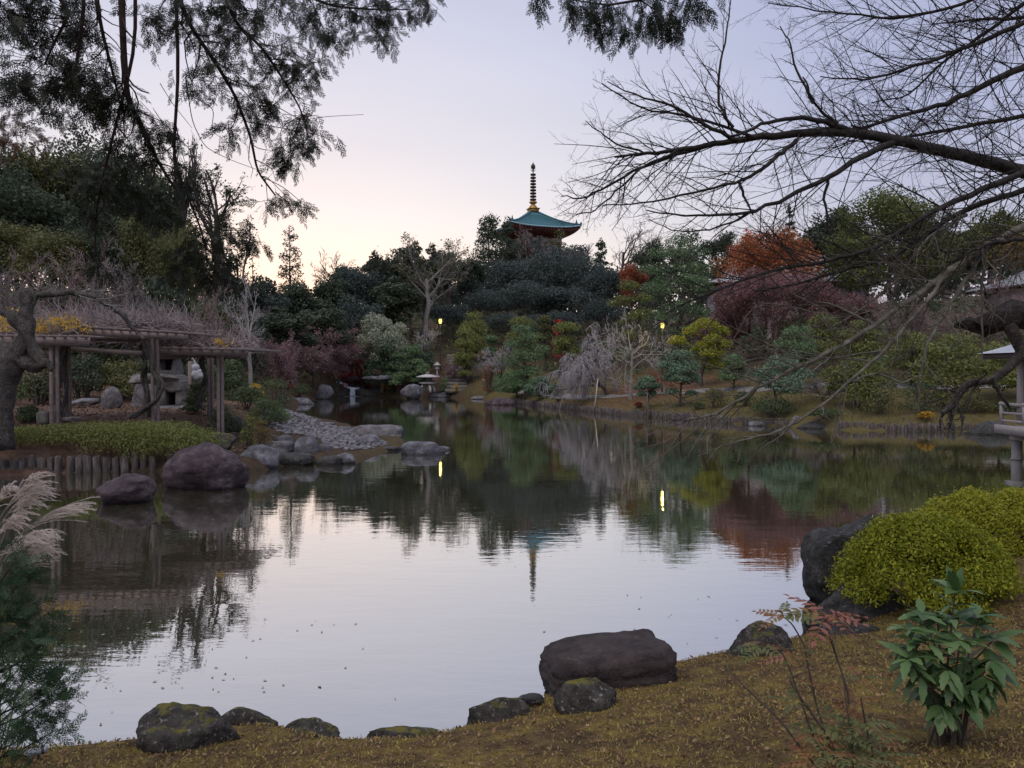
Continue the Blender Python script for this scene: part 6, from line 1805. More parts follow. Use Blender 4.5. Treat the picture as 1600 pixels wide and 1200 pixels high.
def mahonia():
    """Straggly plant with bare canes and a few sprays of red and orange leaflets."""
    rng = random.Random(8)
    d = 3.95
    b = base_of(1325, d)
    t = thing('mahonia_plant', 'straggly plant with bare canes and reddish pinnate leaves at lower right', 'plant', b)
    st = MB()
    def cane(pts, r):
        P = np.array([tuple(at(px, py, d + dd) - b) for px, py, dd in pts])
        tt = np.linspace(0, len(P) - 1, len(P) * 4)
        Q = np.stack([np.interp(tt, np.arange(len(P)), P[:, i]) for i in range(3)], -1)
        Q[1:-1] = (Q[:-2] + 2 * Q[1:-1] + Q[2:]) / 4
        st.tubes(Q, np.linspace(r, r * 0.55, len(Q)) * 0.72, 6)
    cane([(1310, 1245, 0), (1245, 1160, 0), (1215, 1120, 0), (1170, 1080, 0.05), (1134, 1043, 0.1)], 0.010)
    cane([(1320, 1245, 0), (1270, 1150, 0), (1250, 1090, 0), (1232, 1040, 0), (1212, 1000, 0)], 0.008)
    cane([(1325, 1245, 0), (1280, 1120, .1), (1262, 1040, .1), (1258, 1010, .1), (1238, 975, .1), (1222, 962, .1)], 0.008)
    cane([(1330, 1245, 0), (1300, 1160, 0), (1258, 1100, 0), (1232, 1062, 0), (1245, 1055, 0), (1275, 1045, 0)], 0.009)
    cane([(1335, 1245, 0), (1330, 1140, .1), (1325, 1080, .1), (1305, 1020, .1), (1292, 985, .1), (1292, 960, .1)], 0.009)
    cane([(1340, 1245, 0), (1345, 1180, 0), (1325, 1120, 0), (1318, 1060, 0), (1300, 1000, 0)], 0.008)
    cane([(1345, 1245, 0), (1365, 1180, 0), (1352, 1130, 0), (1345, 1090, 0)], 0.009)
    cane([(1300, 1245, -.1), (1290, 1200, -.1), (1285, 1170, -.1)], 0.007)
    st.build('cane', BARK, t, True)
    def pinnate(mat, n):
        V0 = leaf_mesh('leaflet', 0.060, 0.026, mat, 0.2, 1, 0.25, 5)
        co = np.array([v.co[:] for v in V0.vertices]); F = np.array([list(p.vertices) for p in V0.polygons])
        m = MB()
        L = 0.22
        m.tubes(np.array([(0, 0, 0), (0, L * .5, 0.012), (0, L, -0.03)]), [0.002, 0.0017, 0.001], 4)
        for i in range(n):
            f = 0.2 + 0.8 * i / (n - 1)
            for s in ((-1, 1) if i < n - 1 else (0,)):
                a = s * 1.0
                ca, sa = math.cos(a), math.sin(a)
                q = co @ np.array([(ca, -sa, 0), (sa, ca, 0), (0, 0, 1)])
                m.add(q * (1.1 - 0.3 * f) + np.array((0, f * L, 0.012 - 0.04 * f * f)), F)
        me = m.mesh('leaf', True); me.materials.append(mat)
        return me
    red, green, pink = pinnate(L_NAND, 6), pinnate(L_NANDG, 6), pinnate(L_NANDP, 5)
    def whorl(px, py, dd, ms, n, s, tilt=0.1, spread=6.28, a0=0):
        p = at(px, py, d + dd) - b
        for i in range(n):
            a = a0 + spread * i / n + rng.uniform(-.35, .35)
            v = Vector((math.cos(a), math.sin(a), tilt + rng.uniform(-.3, .25)))
            k = s * 1.25 * rng.uniform(0.7, 1.2)
            place(t, rng.choice(ms), 'leaf', p, rot_to(v, rng.uniform(-.4, .4)), (k, k, k))
    whorl(1222, 962, .1, [green, red], 5, 0.62)
    whorl(1292, 962, .1, [red, red, pink], 8, 0.85)
    whorl(1232, 1028, 0, [pink, red], 4, 0.45)
    whorl(1190, 1010, .15, [green, red, green], 6, 0.65)
    whorl(1300, 990, .1, [red], 3, 0.4)
    whorl(1285, 1080, 0, [red], 4, 0.40, 0.5)
    whorl(1240, 1100, 0, [green], 5, 0.45)
    whorl(1330, 1100, .1, [green, red], 6, 0.6)
    whorl(1320, 1150, 0, [green], 7, 0.7)
    whorl(1345, 1130, 0, [green, red], 6, 0.6)
    whorl(1360, 1185, -.1, [green], 6, 0.7)
    whorl(1290, 1180, -.1, [green, red], 6, 0.7)
    whorl(1310, 1215, -.1, [green], 6, 0.7)
    whorl(1270, 1195, -.15, [red], 4, 0.6)
    whorl(1345, 1060, .15, [red, green], 4, 0.5)
    whorl(1300, 1120, .05, [green, red], 5, 0.45)
    whorl(1262, 1150, 0, [green, red], 5, 0.5)
    whorl(1335, 1165, .05, [green], 6, 0.6)
    whorl(1375, 1150, .05, [green, red], 5, 0.55)
    whorl(1255, 1015, .1, [red, green], 4, 0.4)
mahonia()
def pampas():
    rng = np.random.default_rng(12)
    d = 5.0
    b = Vector((wx(-60, d), d, gz(wx(-60, d), d)))
    t = thing('pampas_grass', 'silver pampas plumes bending in from the left edge over the water', 'grass', b)
    st = MB()
    plumes = [((-80, 1000), (-20, 840), (12, 790), (40, 752), (66, 748), 0), ((-80, 1000), (-25, 860), (20, 790), (45, 770), (74, 766), .05), ((-70, 1000), (-10, 880), (20, 800), (36, 782), (52, 784), .1), ((-60, 1000), (0, 870), (45, 822), (80, 798), (128, 794), .1), ((-90, 1000), (-40, 850), (-15, 800), (5, 772), (16, 764), 0.2), ((-60, 1010), (-10, 910), (15, 860), (42, 832), (76, 838), -.05), ((-60, 1020), (-15, 920), (15, 870), (40, 850), (72, 852), 0), ((-60, 1020), (0, 930), (30, 885), (52, 866), (80, 862), .1), ((-60, 1000), (-20, 870), (-2, 830), (14, 812), (34, 812), -.05), ((-60, 1020), (-20, 900), (0, 862), (22, 842), (60, 846), .15)]
    for pl in plumes:
        pts, dd = pl[:5], pl[5]
        P = np.array([tuple(at(px, py, d + dd) - b) for px, py in pts])
        tt = np.linspace(0, 4, 25)
        Q = np.stack([np.interp(tt, np.arange(5), P[:, k]) for k in range(3)], -1)
        for _ in range(3):
            Q[1:-1] = (Q[:-2] + 2 * Q[1:-1] + Q[2:]) / 4
        st.tubes(Q[:20], np.linspace(0.004, 0.002, 20), 5)
        m = MB()
        n = 34
        s = rng.integers(11, 21, n)
        base = Q[s]
        end = Q[24] + rng.normal(size=(n, 3)) * np.array((0.035, 0.04, 0.020)) - np.array((0, 0, 0.03)) * rng.uniform(0, 1.6, (n, 1)) + (base - Q[15]) * 0.35
        mid = base * 0.45 + end * 0.55 + np.stack([np.zeros(n), rng.normal(size=n) * 0.015, 0.016 + rng.uniform(-.01, .02, n)], -1)
        C = np.stack([base, (base + mid) / 2 + (0, 0, .007), mid, (mid + end) / 2 + (0, 0, 0.006), end], 1)
        m.tubes(C, np.array([0.0008, 0.0012, 0.0016, 0.0015, 0.0006])[None].repeat(n, 0), 3)
        # silky hairs along each strand
        k = rng.integers(0, n, 1500); u = rng.uniform(0.15, 1, 1500) * 3.99; i = u.astype(int); f = (u - i)[:, None]
        p = C[k, i] * (1 - f) + C[k, i + 1] * f
        dr = unit(C[k, i + 1] - C[k, i])
        Ltip = rng.uniform(0.010, 0.022, 1500)[:, None]
        sd = unit(np.cross(dr, sph(rng, 1500)))
        e = p + unit(dr + sd * 0.45) * Ltip
        wv = unit(np.cross(dr, sd)) * 0.0014
        V = np.stack([p - wv, p + wv, e + wv * 0.4, e - wv * 0.4], 1).reshape(-1, 3)
        m.add(V, np.arange(6000).reshape(1500, 4))
        m.build('plume', L_PLUME, t)
    st.build('stem', BARK_PALE, t, True)
    bl = MB()
    for i in range(46):
        px = rng.uniform(-130, 10); h = rng.uniform(0.5, 1.0); x = wx(px, d) - b.x
        q = rng.uniform(-.1, .45)
        P = np.array([(x - .1, rng.uniform(-.2, .2), -.1), (x + q * .3, 0, h * .6), (x + q, rng.uniform(-.1, .1), h * 0.9), (x + q * 1.6, 0, h * 0.75)])
        bl.tubes(P, [0.004, 0.005, 0.004, 0.001], 3)
    bl.build('blade', L_GRASS, t)
pampas()

# ------------------------------------------------------------------ cypress sprays
def spray(n=7, L=1.0, rng=None):
    """A flat fern-like spray of scale leaves about L long, along +Y."""
    V, F, F3 = [], [], []
    def tip(p, q, w0):
        p, q = np.array(p), np.array(q); dv = unit(q - p); s = np.array((dv[1], -dv[0], 0))
        o = len(V)
        V.extend([p - s * w0, p + s * w0, q]); F3.append((o, o + 1, o + 2))
    def strip(p, q, w0, w1):
        p, q = np.array(p), np.array(q); dv = unit(q - p); s = np.array((dv[1], -dv[0], 0))
        o = len(V)
        V.extend([p - s * w0, p + s * w0, q + s * w1, q - s * w1]); F.append((o, o + 1, o + 2, o + 3))
    strip((0, 0, 0), (0, L * .55, -0.03), 0.010, 0.011); strip((0, L * .55, -0.03), (0, L, -0.10), 0.013, 0.008)
    for i in range(n):
        f = 0.10 + 0.86 * i / n
        for s in (-1, 1):
            if rng.random() < 0.08: continue
            ln = L * 0.50 * (1 - f * 0.74) * rng.uniform(0.7, 1.15) * min(1, 0.45 + f * 3)
            a = math.radians(rng.uniform(30, 48))
            p = np.array((0, f * L, -0.03 * f - 0.07 * f * f))
            dx, dy = math.sin(a) * s, math.cos(a)
            m = p + np.array((dx, dy, -0.05)) * ln * 0.55
            e = p + np.array((dx * 0.90, dy * 1.07, -0.18)) * ln
            strip(p, m, 0.013, 0.015); tip(m, e, 0.015)
            for j in range(2):
                b0 = p + (e - p) * (0.35 + 0.32 * j)
                l2 = ln * 0.32 * (1.0 - 0.2 * j)
                for s2 in (-1, 1):
                    a2 = math.atan2(dx, dy) + s2 * 0.65
                    tip(b0, b0 + np.array((math.sin(a2), math.cos(a2), -0.1)) * l2 * 1.15, 0.014)
    return np.array(V), np.array(F), np.array(F3)
_r = random.Random(5)
SPRAYS = [spray(k, 1.0, _r) for k in (6, 7, 7, 8)]
def sprays_at(m, rng, P, D, size):
    """Copies of the sprays at P pointing along D."""
    for p, dv, s in zip(P, D, size):
        V, F, F3 = SPRAYS[rng.integers(4)]
        y = dv / (np.linalg.norm(dv) + 1e-9)
        r = rng.normal(size=3); r[2] *= 0.4
        x = np.cross(y, r); x /= np.linalg.norm(x) + 1e-9
        z = np.cross(x, y)
        n0 = m.n
        m.add((V * s) @ np.stack([x, y, z]) + p, F); m.f[3].append(F3 + n0)
def cypress():
    """Old cypress standing left of the camera, its boughs hanging into the top of the view."""
    rng = np.random.default_rng(21)
    bx, by = -6.4, 5.2
    b = Vector((bx, by, gz(bx, by)))
    t = thing('cypress_tree', 'old cypress with dark drooping sprays hanging across the top left', 'tree', b)
    tk = MB(); H = 11.5
    P = np.array([(0, 0, -.4), (0.05, 0, 1.5), (0.1, .1, 4), (0.15, .1, 7), (0.2, 0.1, 10), (0.2, 0.1, H)])
    tk.tubes(P, [0.36, 0.30, 0.26, 0.2, 0.12, 0.04], 14)
    tk.build('trunk', BARK_CEDAR, t, True)
    def L3(pts):
        return np.array([tuple(at(px, py, dd) - b) for px, py, dd in pts])
    def smooth(P, k=5):
        tt = np.linspace(0, len(P) - 1, (len(P) - 1) * k + 1)
        Q = np.stack([np.interp(tt, np.arange(len(P)), P[:, i]) for i in range(3)], -1)
        for _ in range(2):
            Q[1:-1] = (Q[:-2] + 2 * Q[1:-1] + Q[2:]) / 4
        return Q
    # limbs: leave the trunk high up outside the picture and come down into it
    limbs = [
        ([(190, -330, 5.9), (188, -120, 6.0), (190, 0, 6.0), (193, 80, 6.0), (199, 152, 6.0), (222, 200, 6.1), (248, 255, 6.2), (285, 312, 6.3)], 0.034, [(206, 170, 6.0, .26), (225, 215, 6.1, .30), (170, 175, 5.9, .3), (256, 205, 6.1, .26), (282, 300, 6.3, .22), (240, 250, 6.2, .26)]),
        ([(130, -300, 5.6), (142, -100, 5.7), (150, 0, 5.7), (162, 60, 5.8), (178, 120, 5.9), (188, 165, 6)], 0.022, [(105, 30, 5.7, .3), (140, 60, 5.7, .28), (165, 130, 5.8, .3), (120, 120, 5.7, .34), (150, 160, 5.8, .34)]),
        ([(90, -300, 5.4), (120, -90, 5.5), (132, 0, 5.5), (126, 55, 5.5), (118, 110, 5.5), (96, 160, 5.4)], 0.020, [(60, 105, 5.4, .34), (80, 70, 5.5, .28), (35, 160, 5.4, .36), (85, 165, 5.5, .38), (120, 145, 5.5, .36), (55, 130, 5.4, .32)]),
        ([(20, -250, 5.2), (50, -60, 5.3), (110, 20, 5.4), (88, 60, 5.4), (70, 100, 5.4)], 0.018, [(15, 15, 5.2, .3), (40, 30, 5.3, .32), (8, 40, 5.2, .26), (80, 15, 5.3, .3), (120, 10, 5.5, .26)]),
        ([(240, -320, 6.3), (262, -100, 6.4), (280, 0, 6.4), (300, 45, 6.5), (335, 95, 6.5), (368, 150, 6.6), (392, 215, 6.6), (402, 268, 6.7), (430, 305, 6.7)], 0.024, [(245, 40, 6.3, .36), (275, 20, 6.4, .32), (300, 55, 6.4, .34), (350, 95, 6.5, .38), (335, 130, 6.5, .28), (300, 135, 6.5, .26), (358, 60, 6.5, .3), (398, 172, 6.6, .28), (358, 215, 6.5, .20), (400, 150, 6.6, .26), (445, 312, 6.7, .16), (470, 322, 6.7, .14), (418, 318, 6.7, .12)]),
        ([(300, -320, 6.6), (330, -90, 6.7), (352, 0, 6.7), (372, 40, 6.8), (410, 75, 6.8), (440, 120, 6.8), (470, 170, 6.9), (482, 215, 6.9)], 0.02, [(330, 20, 6.6, .34), (365, 25, 6.7, .34), (400, 40, 6.8, .34), (412, 90, 6.8, .32), (440, 95, 6.8, .34), (460, 130, 6.8, .28), (425, 175, 6.8, .30), (405, 195, 6.8, .26), (440, 240, 6.9, .30), (460, 225, 6.9, .30), (490, 218, 6.9, .26), (475, 190, 6.9, .26), (450, 260, 6.9, .26), (500, 105, 6.8, .20), (478, 115, 6.8, .26)]),
        ([(420, -260, 6.8), (450, -80, 6.9), (470, -10, 6.9), (520, 10, 7.0), (580, 15, 7.0), (640, 15, 7.1)], 0.018, [(430, 10, 6.8, .34), (470, 15, 6.9, .32), (490, 50, 6.9, .32), (510, 70, 6.9, .28), (525, 15, 7, .30), (560, 25, 7, .30), (590, 45, 7, .28), (610, 20, 7, .30), (645, 15, 7.1, .28), (665, 5, 7.1, .22), (580, 5, 7, .3), (600, 70, 7, .18), (548, 60, 7, .2)]),
        ([(200, -300, 6.6), (215, 60, 6.6), (180, 200, 6.6), (162, 270, 6.6), (150, 330, 6.7), (148, 400, 6.7)], 0.018, [(190, 230, 6.5, .28), (170, 290, 6.6, .30), (205, 300, 6.6, .26), (140, 300, 6.6, .28), (110, 270, 6.6, .26), (150, 350, 6.7, .26), (230, 330, 6.7, .24), (160, 420, 6.7, .2), (215, 270, 6.5, .24)]),
        ([(260, -300, 6.9), (280, 100, 6.9), (270, 250, 6.9), (295, 310, 7.0), (315, 360, 7.0), (325, 410, 7.0)], 0.018, [(290, 270, 6.9, .26), (325, 385, 7.0, .30), (345, 360, 7.0, .26), (372, 372, 7.0, .26), (310, 410, 7.0, .28), (340, 420, 7, .26), (290, 400, 7, .28), (320, 440, 7, .22), (275, 430, 7, .26), (255, 340, 6.9, .3), (395, 385, 7.0, .18)]),
    ]
    for pts, r, cl in limbs:
        Q = smooth(L3(pts))
        start = np.array((0.1, 0.1, min(H - 1, max(6.0, Q[0, 2] + 1.2))))
        Q = np.concatenate([np.array([start, start * 0.5 + Q[0] * 0.5 + (0, 0, .25)]), Q])
        R = np.concatenate([[r * 1.5, r * 1.25], np.linspace(r, r * 0.28, len(Q) - 2)])
        m = MB(); m.tubes(Q, R, 8)
        fol = MB()
        C, CR = grow(rng, Q[None, 3:], R[None, 3:], 9, 0.16, 45, up=-0.1, k=5, wig=0.3, rr=0.4, rmin=0.002, cap=0.55)
        m.tubes(C, CR, 4)
        for px, py, dd, cr in cl:
            c = np.array(at(px, py, dd) - b)
            i = int(np.argmin(np.linalg.norm(Q - c, axis=1)))
            a = Q[max(i - 4, 0)]
            mid = (a + c) / 2 + rng.normal(size=3) * 0.04 + (0, 0, 0.04)
            tw = np.stack([a, mid, c + (0, 0, cr * 0.25)])
            m.tubes(smooth(tw, 4), np.linspace(max(R[max(i - 4, 0)] * 0.5, 0.004), 0.0025, 9), 5)
            n = int(33 * (cr / 0.3) ** 1.6) + 4
            p = c + rng.normal(size=(n, 3)) * cr * np.array((0.24, 0.40, 0.21)) + (0, 0, cr * 0.16)
            dv = unit(rng.normal(size=(n, 3)) * np.array((0.7, 0.7, 0.35)) + np.array((0, 0, -0.95)) + (p - c) / cr * 0.5)
            sprays_at(fol, rng, p, dv, rng.uniform(0.10, 0.20, n))
            # fine shoots that carry the sprays
            k = rng.integers(0, n, min(n, 14))
            s = np.stack([np.repeat(c[None] + (0, 0, cr * .2), len(k), 0), (c + p[k]) / 2 + (0, 0, .02), p[k]], 1)
            m.tubes(s, np.full((len(k), 3), 0.0022), 3)
        m.build('limb', BARK_CEDAR, t, True)
        fol.build('foliage', L_HINOKI, t)
    dead = MB()
    c = np.array(at(18, 205, 5.6) - b); p = c + rng.normal(size=(110, 3)) * np.array((.10, .14, .07))
    sprays_at(dead, rng, p, unit(rng.normal(size=(110, 3)) + (0, 0, -.8)), rng.uniform(0.07, 0.13, 110))
    dead.build('dead_foliage', L_DEAD, t)
    # bare thin shoots that trail past the leaves
    th = MB()
    for pts in ([(395, 150, 6.6), (430, 165, 6.6), (470, 188, 6.6), (510, 182, 6.6), (568, 179, 6.6)], [(300, 150, 6.5), (335, 170, 6.5), (330, 205, 6.5), (350, 218, 6.5)], [(430, 300, 6.7), (452, 318, 6.7), (482, 326, 6.7)], [(385, 190, 6.7), (440, 200, 6.7), (505, 212, 6.7), (532, 233, 6.7)], [(290, 120, 6.5), (300, 190, 6.5), (320, 230, 6.5), (360, 250, 6.5), (410, 268, 6.6)], [(400, 60, 6.7), (420, 75, 6.7), (440, 82, 6.7)], [(250, 130, 6.2), (268, 160, 6.3), (300, 200, 6.4)], [(400, 250, 6.6), (425, 262, 6.6), (430, 280, 6.6)]):
        th.tubes(smooth(L3(pts)), np.linspace(0.004, 0.0018, (len(pts) - 1) * 5 + 1), 4)
    th.build('bare_shoots', BARK_CEDAR, t)
cypress()
def cypress_right():
    """The tip of another cypress bough at the top centre; its tree stands behind the camera."""
    rng = np.random.default_rng(22)
    bx, by = 3.2, -3.0
    b = Vector((bx, by, gz(bx, by)))
    t = thing('cypress_tree', 'cypress behind the view whose single bough tip hangs in at the top centre', 'tree', b)
    m = MB(); m.tubes(np.array([(0, 0, -.3), (0, 0, 4), (0.1, 0.1, 8), (0.1, 0.1, 10)]), [0.3, 0.25, 0.15, 0.05], 12); m.build('trunk', BARK_CEDAR, t, True)
    lm, fol = MB(), MB()
    Q = np.array([(0, 0, 7.0)] + [tuple(at(px, py, dd) - b) for px, py, dd in ((1120, -260, 4.0), (1060, -70, 5.6), (1000, 0, 6.2), (950, 8, 6.4), (895, 0, 6.5))])
    lm.tubes(Q, [0.06, 0.045, 0.02, 0.012, 0.008, 0.004], 7)
    for px, py, dd, cr in [(905, 12, 6.4, .22), (925, 30, 6.4, .24), (945, 45, 6.4, .22), (965, 20, 6.3, .26), (985, 40, 6.3, .2), (1005, 30, 6.2, .24), (1030, 32, 6.2, .24), (1050, 45, 6.1, .2), (1060, 10, 6, .26), (1085, -10, 6, .26), (890, 0, 6.5, .2), (838, -6, 6.6, .16), (1020, 0, 6.2, .24), (940, 0, 6.4, .24)]:
        c = np.array(at(px, py, dd) - b)
        i = int(np.argmin(np.linalg.norm(Q[2:] - c, axis=1))) + 2
        lm.tubes(np.stack([Q[i], (Q[i] + c) / 2 + (0, 0, .03), c]), [0.006, 0.004, 0.0025], 4)
        n = int(30 * (cr / 0.25) ** 1.5)
        p = c + rng.normal(size=(n, 3)) * cr * np.array((0.24, 0.40, 0.2))
        sprays_at(fol, rng, p, unit(rng.normal(size=(n, 3)) * (0.5, 0.5, 0.3) + (0, 0, -1.0)), rng.uniform(0.11, 0.21, n))
    lm.build('limb', BARK_CEDAR, t, True); fol.build('foliage', L_HINOKI, t)
cypress_right()
def sapling():
    rng = np.random.default_rng(23)
    d = 4.3
    b = Vector((wx(-30, d), d, gz(wx(-30, d), d)))
    t = thing('cypress_sapling', 'young cypress with feathery green sprays at the lower left corner', 'sapling', b)
    st, fol = MB(), MB()
    top = np.array(at(-20, 850, d) - b)
    st.tubes(np.stack([(0, 0, -.2), top * 0.5, top]), [0.02, 0.014, 0.006], 7)
    for px, py, dd, cr in [(0, 900, 0, .18), (20, 880, 0, .14), (35, 905, .1, .14), (10, 950, .1, .2), (50, 960, .2, .12), (0, 1000, 0, .22), (40, 1010, 0, .2), (75, 1000, .1, .12), (20, 1050, -.1, .24), (60, 1060, 0, .2), (30, 1100, -.1, .24), (78, 1090, 0, .16), (20, 1145, -.1, .22), (65, 1130, 0, .18), (10, 1175, -.2, .18), (-20, 1080, 0, .25), (-20, 950, 0, .2), (82, 1068, .05, .1), (88, 1140, 0, .08)]:
        c = np.array(at(px, py, d + dd) - b)
        f = np.clip(c[2] / top[2] - 0.12, 0.05, 1)
        st.tubes(np.stack([top * f, (top * f + c) / 2 + (0, 0, -.02), c]), [0.007, 0.005, 0.002], 5)
        n = int(34 * (cr / 0.2) ** 1.5)
        p = c + rng.normal(size=(n, 3)) * cr * np.array((0.38, 0.45, 0.34)) * 0.8
        out = np.tile((0.75, -0.1, 0.12), (n, 1))
        sprays_at(fol, rng, p, unit(rng.normal(size=(n, 3)) * 0.55 + out), rng.uniform(0.085, 0.16, n))
    st.build('trunk', BARK_CEDAR, t, True); fol.build('foliage', L_SAPLING, t)
sapling()

# ------------------------------------------------------------------ the leafless cherry leaning in from the right
def cherry():
    rng = np.random.default_rng(31)
    bx, by = 7.6, 8.2
    b = Vector((bx, by, gz(bx, by)))
    t = thing('cherry_tree', 'leafless cherry stretching long branches in from the right edge', 'tree', b)
    T = np.array([(0, 0, -.4), (-0.15, -0.05, 0.8), (-0.4, -0.1, 1.9), (-0.7, -0.1, 3.0), (-0.9, -0.2, 4.2), (-1.0, -0.2, 5.6)])
    m = MB(); m.tubes(T, [0.34, 0.27, 0.23, 0.19, 0.14, 0.07], 14); m.build('trunk', BARK_CHERRY, t, True)
    def smooth(P, k=4):
        tt = np.linspace(0, len(P) - 1, (len(P) - 1) * k + 1)
        Q = np.stack([np.interp(tt, np.arange(len(P)), P[:, i]) for i in range(P.shape[1])], -1)
        Q[1:-1, :3] = (Q[:-2, :3] + 2 * Q[1:-1, :3] + Q[2:, :3]) / 4
        return Q
    # (pixel, pixel, distance), start and end thickness in pixels, from the trunk?
    limbs = [
        (1, [(1660, 282, 7.6), (1600, 268, 7.6), (1540, 252, 7.5), (1470, 236, 7.5), (1400, 218, 7.4), (1330, 206, 7.4), (1260, 208, 7.3), (1190, 213, 7.3), (1130, 222, 7.2), (1070, 234, 7.2), (1010, 240, 7.2), (960, 245, 7.1)], 28, 4, 1),
        (0, [(1330, 206, 7.4), (1290, 190, 7.3), (1240, 182, 7.2), (1190, 195, 7.1), (1140, 214, 7.0)], 11, 5, .5),
        (0, [(1155, 220, 7.2), (1100, 195, 7.2), (1060, 168, 7.2), (1005, 152, 7.2), (950, 128, 7.2)], 8, 2, 1),
        (0, [(1145, 200, 7.2), (1122, 165, 7.3), (1126, 95, 7.3), (1138, 40, 7.4), (1142, -10, 7.4)], 6, 2, .7),
        (0, [(1180, 215, 7.2), (1080, 180, 7.4), (1000, 170, 7.5), (940, 130, 7.6)], 6, 2, 1),
        (0, [(1130, 222, 7.2), (1060, 240, 7.3), (1000, 262, 7.3), (950, 290, 7.4), (905, 312, 7.4), (878, 306, 7.4)], 8, 2, 1),
        (0, [(1060, 236, 7.2), (1000, 262, 7.0), (960, 300, 7.0), (930, 330, 6.9), (900, 335, 6.9)], 5, 2, 1),
        (0, [(1010, 240, 7.2), (960, 225, 7.2), (930, 200, 7.1), (915, 190, 7.1)], 4, 1.6, .8),
        (0, [(1245, 218, 7.3), (1215, 245, 7.1), (1180, 270, 7.0), (1150, 286, 7.0), (1085, 300, 6.9), (1000, 318, 6.9), (940, 322, 6.9)], 9, 2, 1),
        (0, [(1155, 284, 7), (1165, 310, 7), (1176, 335, 7)], 6, 3, .5),
        (0, [(1270, 160, 7.3), (1245, 110, 7.4), (1232, 60, 7.4), (1218, 42, 7.4)], 5, 2, .7),
        (0, [(1325, 206, 7.4), (1290, 180, 7.4), (1268, 155, 7.3), (1255, 120, 7.3)], 7, 3, .7),
        (0, [(1395, 222, 7.4), (1345, 245, 7.2), (1295, 278, 7.1), (1230, 308, 7.0), (1165, 335, 6.9), (1090, 338, 6.8), (1010, 330, 6.8)], 13, 2.5, 1),
        (0, [(1294, 280, 7.1), (1288, 310, 7.1), (1292, 345, 7.1), (1297, 372, 7.1)], 6, 3, .6),
        (0, [(1170, 334, 6.9), (1110, 360, 6.9), (1060, 362, 6.9), (1015, 345, 6.9)], 4, 1.6, 1),
        (2, [(1680, 78, 8.0), (1600, 102, 8.0), (1540, 132, 7.9), (1480, 162, 7.9), (1410, 182, 7.8), (1330, 204, 7.8), (1260, 215, 7.8)], 15, 3, 1),
        (2, [(1680, 170, 7.8), (1600, 182, 7.8), (1510, 196, 7.7), (1440, 212, 7.7), (1380, 214, 7.6), (1330, 195, 7.6)], 10, 3, 1),
        (3, [(1680, -10, 8.2), (1590, 40, 8.2), (1500, 78, 8.2), (1430, 105, 8.1), (1350, 125, 8.1), (1280, 120, 8.0)], 11, 2, 1),
        (3, [(1680, -60, 8.5), (1600, 5, 8.5), (1530, 60, 8.4), (1480, 90, 8.4), (1420, 150, 8.4), (1360, 160, 8.3)], 9, 2, 1),
        (3, [(1640, -60, 8.7), (1560, -15, 8.7), (1480, 15, 8.6), (1390, 30, 8.6), (1300, 18, 8.6), (1200, 5, 8.5)], 8, 2, 1),
        (2, [(1660, 28, 8.3), (1600, 28, 8.3), (1540, 30, 8.2), (1470, 36, 8.2)], 9, 3, .8),
        (1, [(1690, 225, 7.2), (1640, 245, 7.2), (1570, 282, 7.1), (1500, 312, 7.0), (1440, 338, 7.0), (1370, 388, 6.9), (1290, 408, 6.8), (1200, 424, 6.8), (1110, 456, 6.7), (1040, 488, 6.7)], 15, 3, 1),
        (1, [(1690, 255, 7.3), (1600, 298, 7.3), (1530, 318, 7.2), (1460, 355, 7.2), (1400, 400, 7.1), (1330, 420, 7.0), (1260, 440, 7.0), (1180, 455, 6.9)], 13, 3, 1),
        (1, [(1690, 300, 6.8), (1620, 345, 6.8), (1560, 375, 6.8), (1500, 412, 6.7), (1455, 445, 6.7), (1400, 485, 6.6), (1335, 530, 6.6), (1270, 562, 6.5), (1200, 598, 6.4), (1130, 642, 6.4), (1076, 658, 6.3), (1057, 648, 6.3)], 17, 2.5, .8),
        (0, [(1480, 430, 6.7), (1440, 480, 6.6), (1390, 540, 6.5), (1330, 595, 6.4), (1262, 650, 6.3), (1195, 682, 6.3), (1130, 685, 6.2)], 9, 2, .7),
        (0, [(1225, 672, 6.3), (1150, 690, 6.2), (1110, 705, 6.2), (1090, 714, 6.2)], 4, 2, .6),
        (0, [(1240, 660, 6.3), (1215, 685, 6.3), (1185, 705, 6.3)], 4, 2, .5),
        (0, [(1535, 400, 6.8), (1500, 450, 6.7), (1465, 505, 6.7), (1445, 550, 6.6), (1436, 600, 6.6), (1435, 640, 6.6)], 9, 3, .8),
        (0, [(1540, 378, 6.8), (1538, 420, 6.8), (1533, 480, 6.8), (1535, 565, 6.8)], 7, 3, .5),
        (0, [(1510, 335, 7.1), (1450, 370, 7.0), (1410, 430, 6.9), (1350, 480, 6.8), (1300, 510, 6.7)], 7, 2, 1),
        (1, [(1690, 380, 6.6), (1600, 372, 6.6), (1540, 382, 6.6), (1480, 410, 6.5)], 11, 4, .8),
        (0, [(1330, 598, 6.4), (1370, 580, 6.4), (1410, 600, 6.4), (1440, 585, 6.4)], 5, 2, .7),
        (0, [(1360, 505, 6.6), (1310, 480, 6.6), (1270, 470, 6.6)], 5, 2, .8),
        (0, [(1300, 512, 6.6), (1270, 485, 6.6), (1180, 470, 6.6), (1130, 560, 6.6)], 3, 1.4, .4),
        (0, [(1390, 545, 6.5), (1300, 560, 6.5), (1220, 560, 6.5), (1150, 575, 6.5)], 4, 1.5, 1),
        (0, [(1270, 562, 6.5), (1220, 590, 6.5), (1170, 595, 6.5), (1150, 590, 6.5)], 4, 1.6, .8),
    ]
    starts = {1: T[3] * 0.5 + T[2] * 0.5, 2: T[3], 3: T[4]}
    parts_P = []
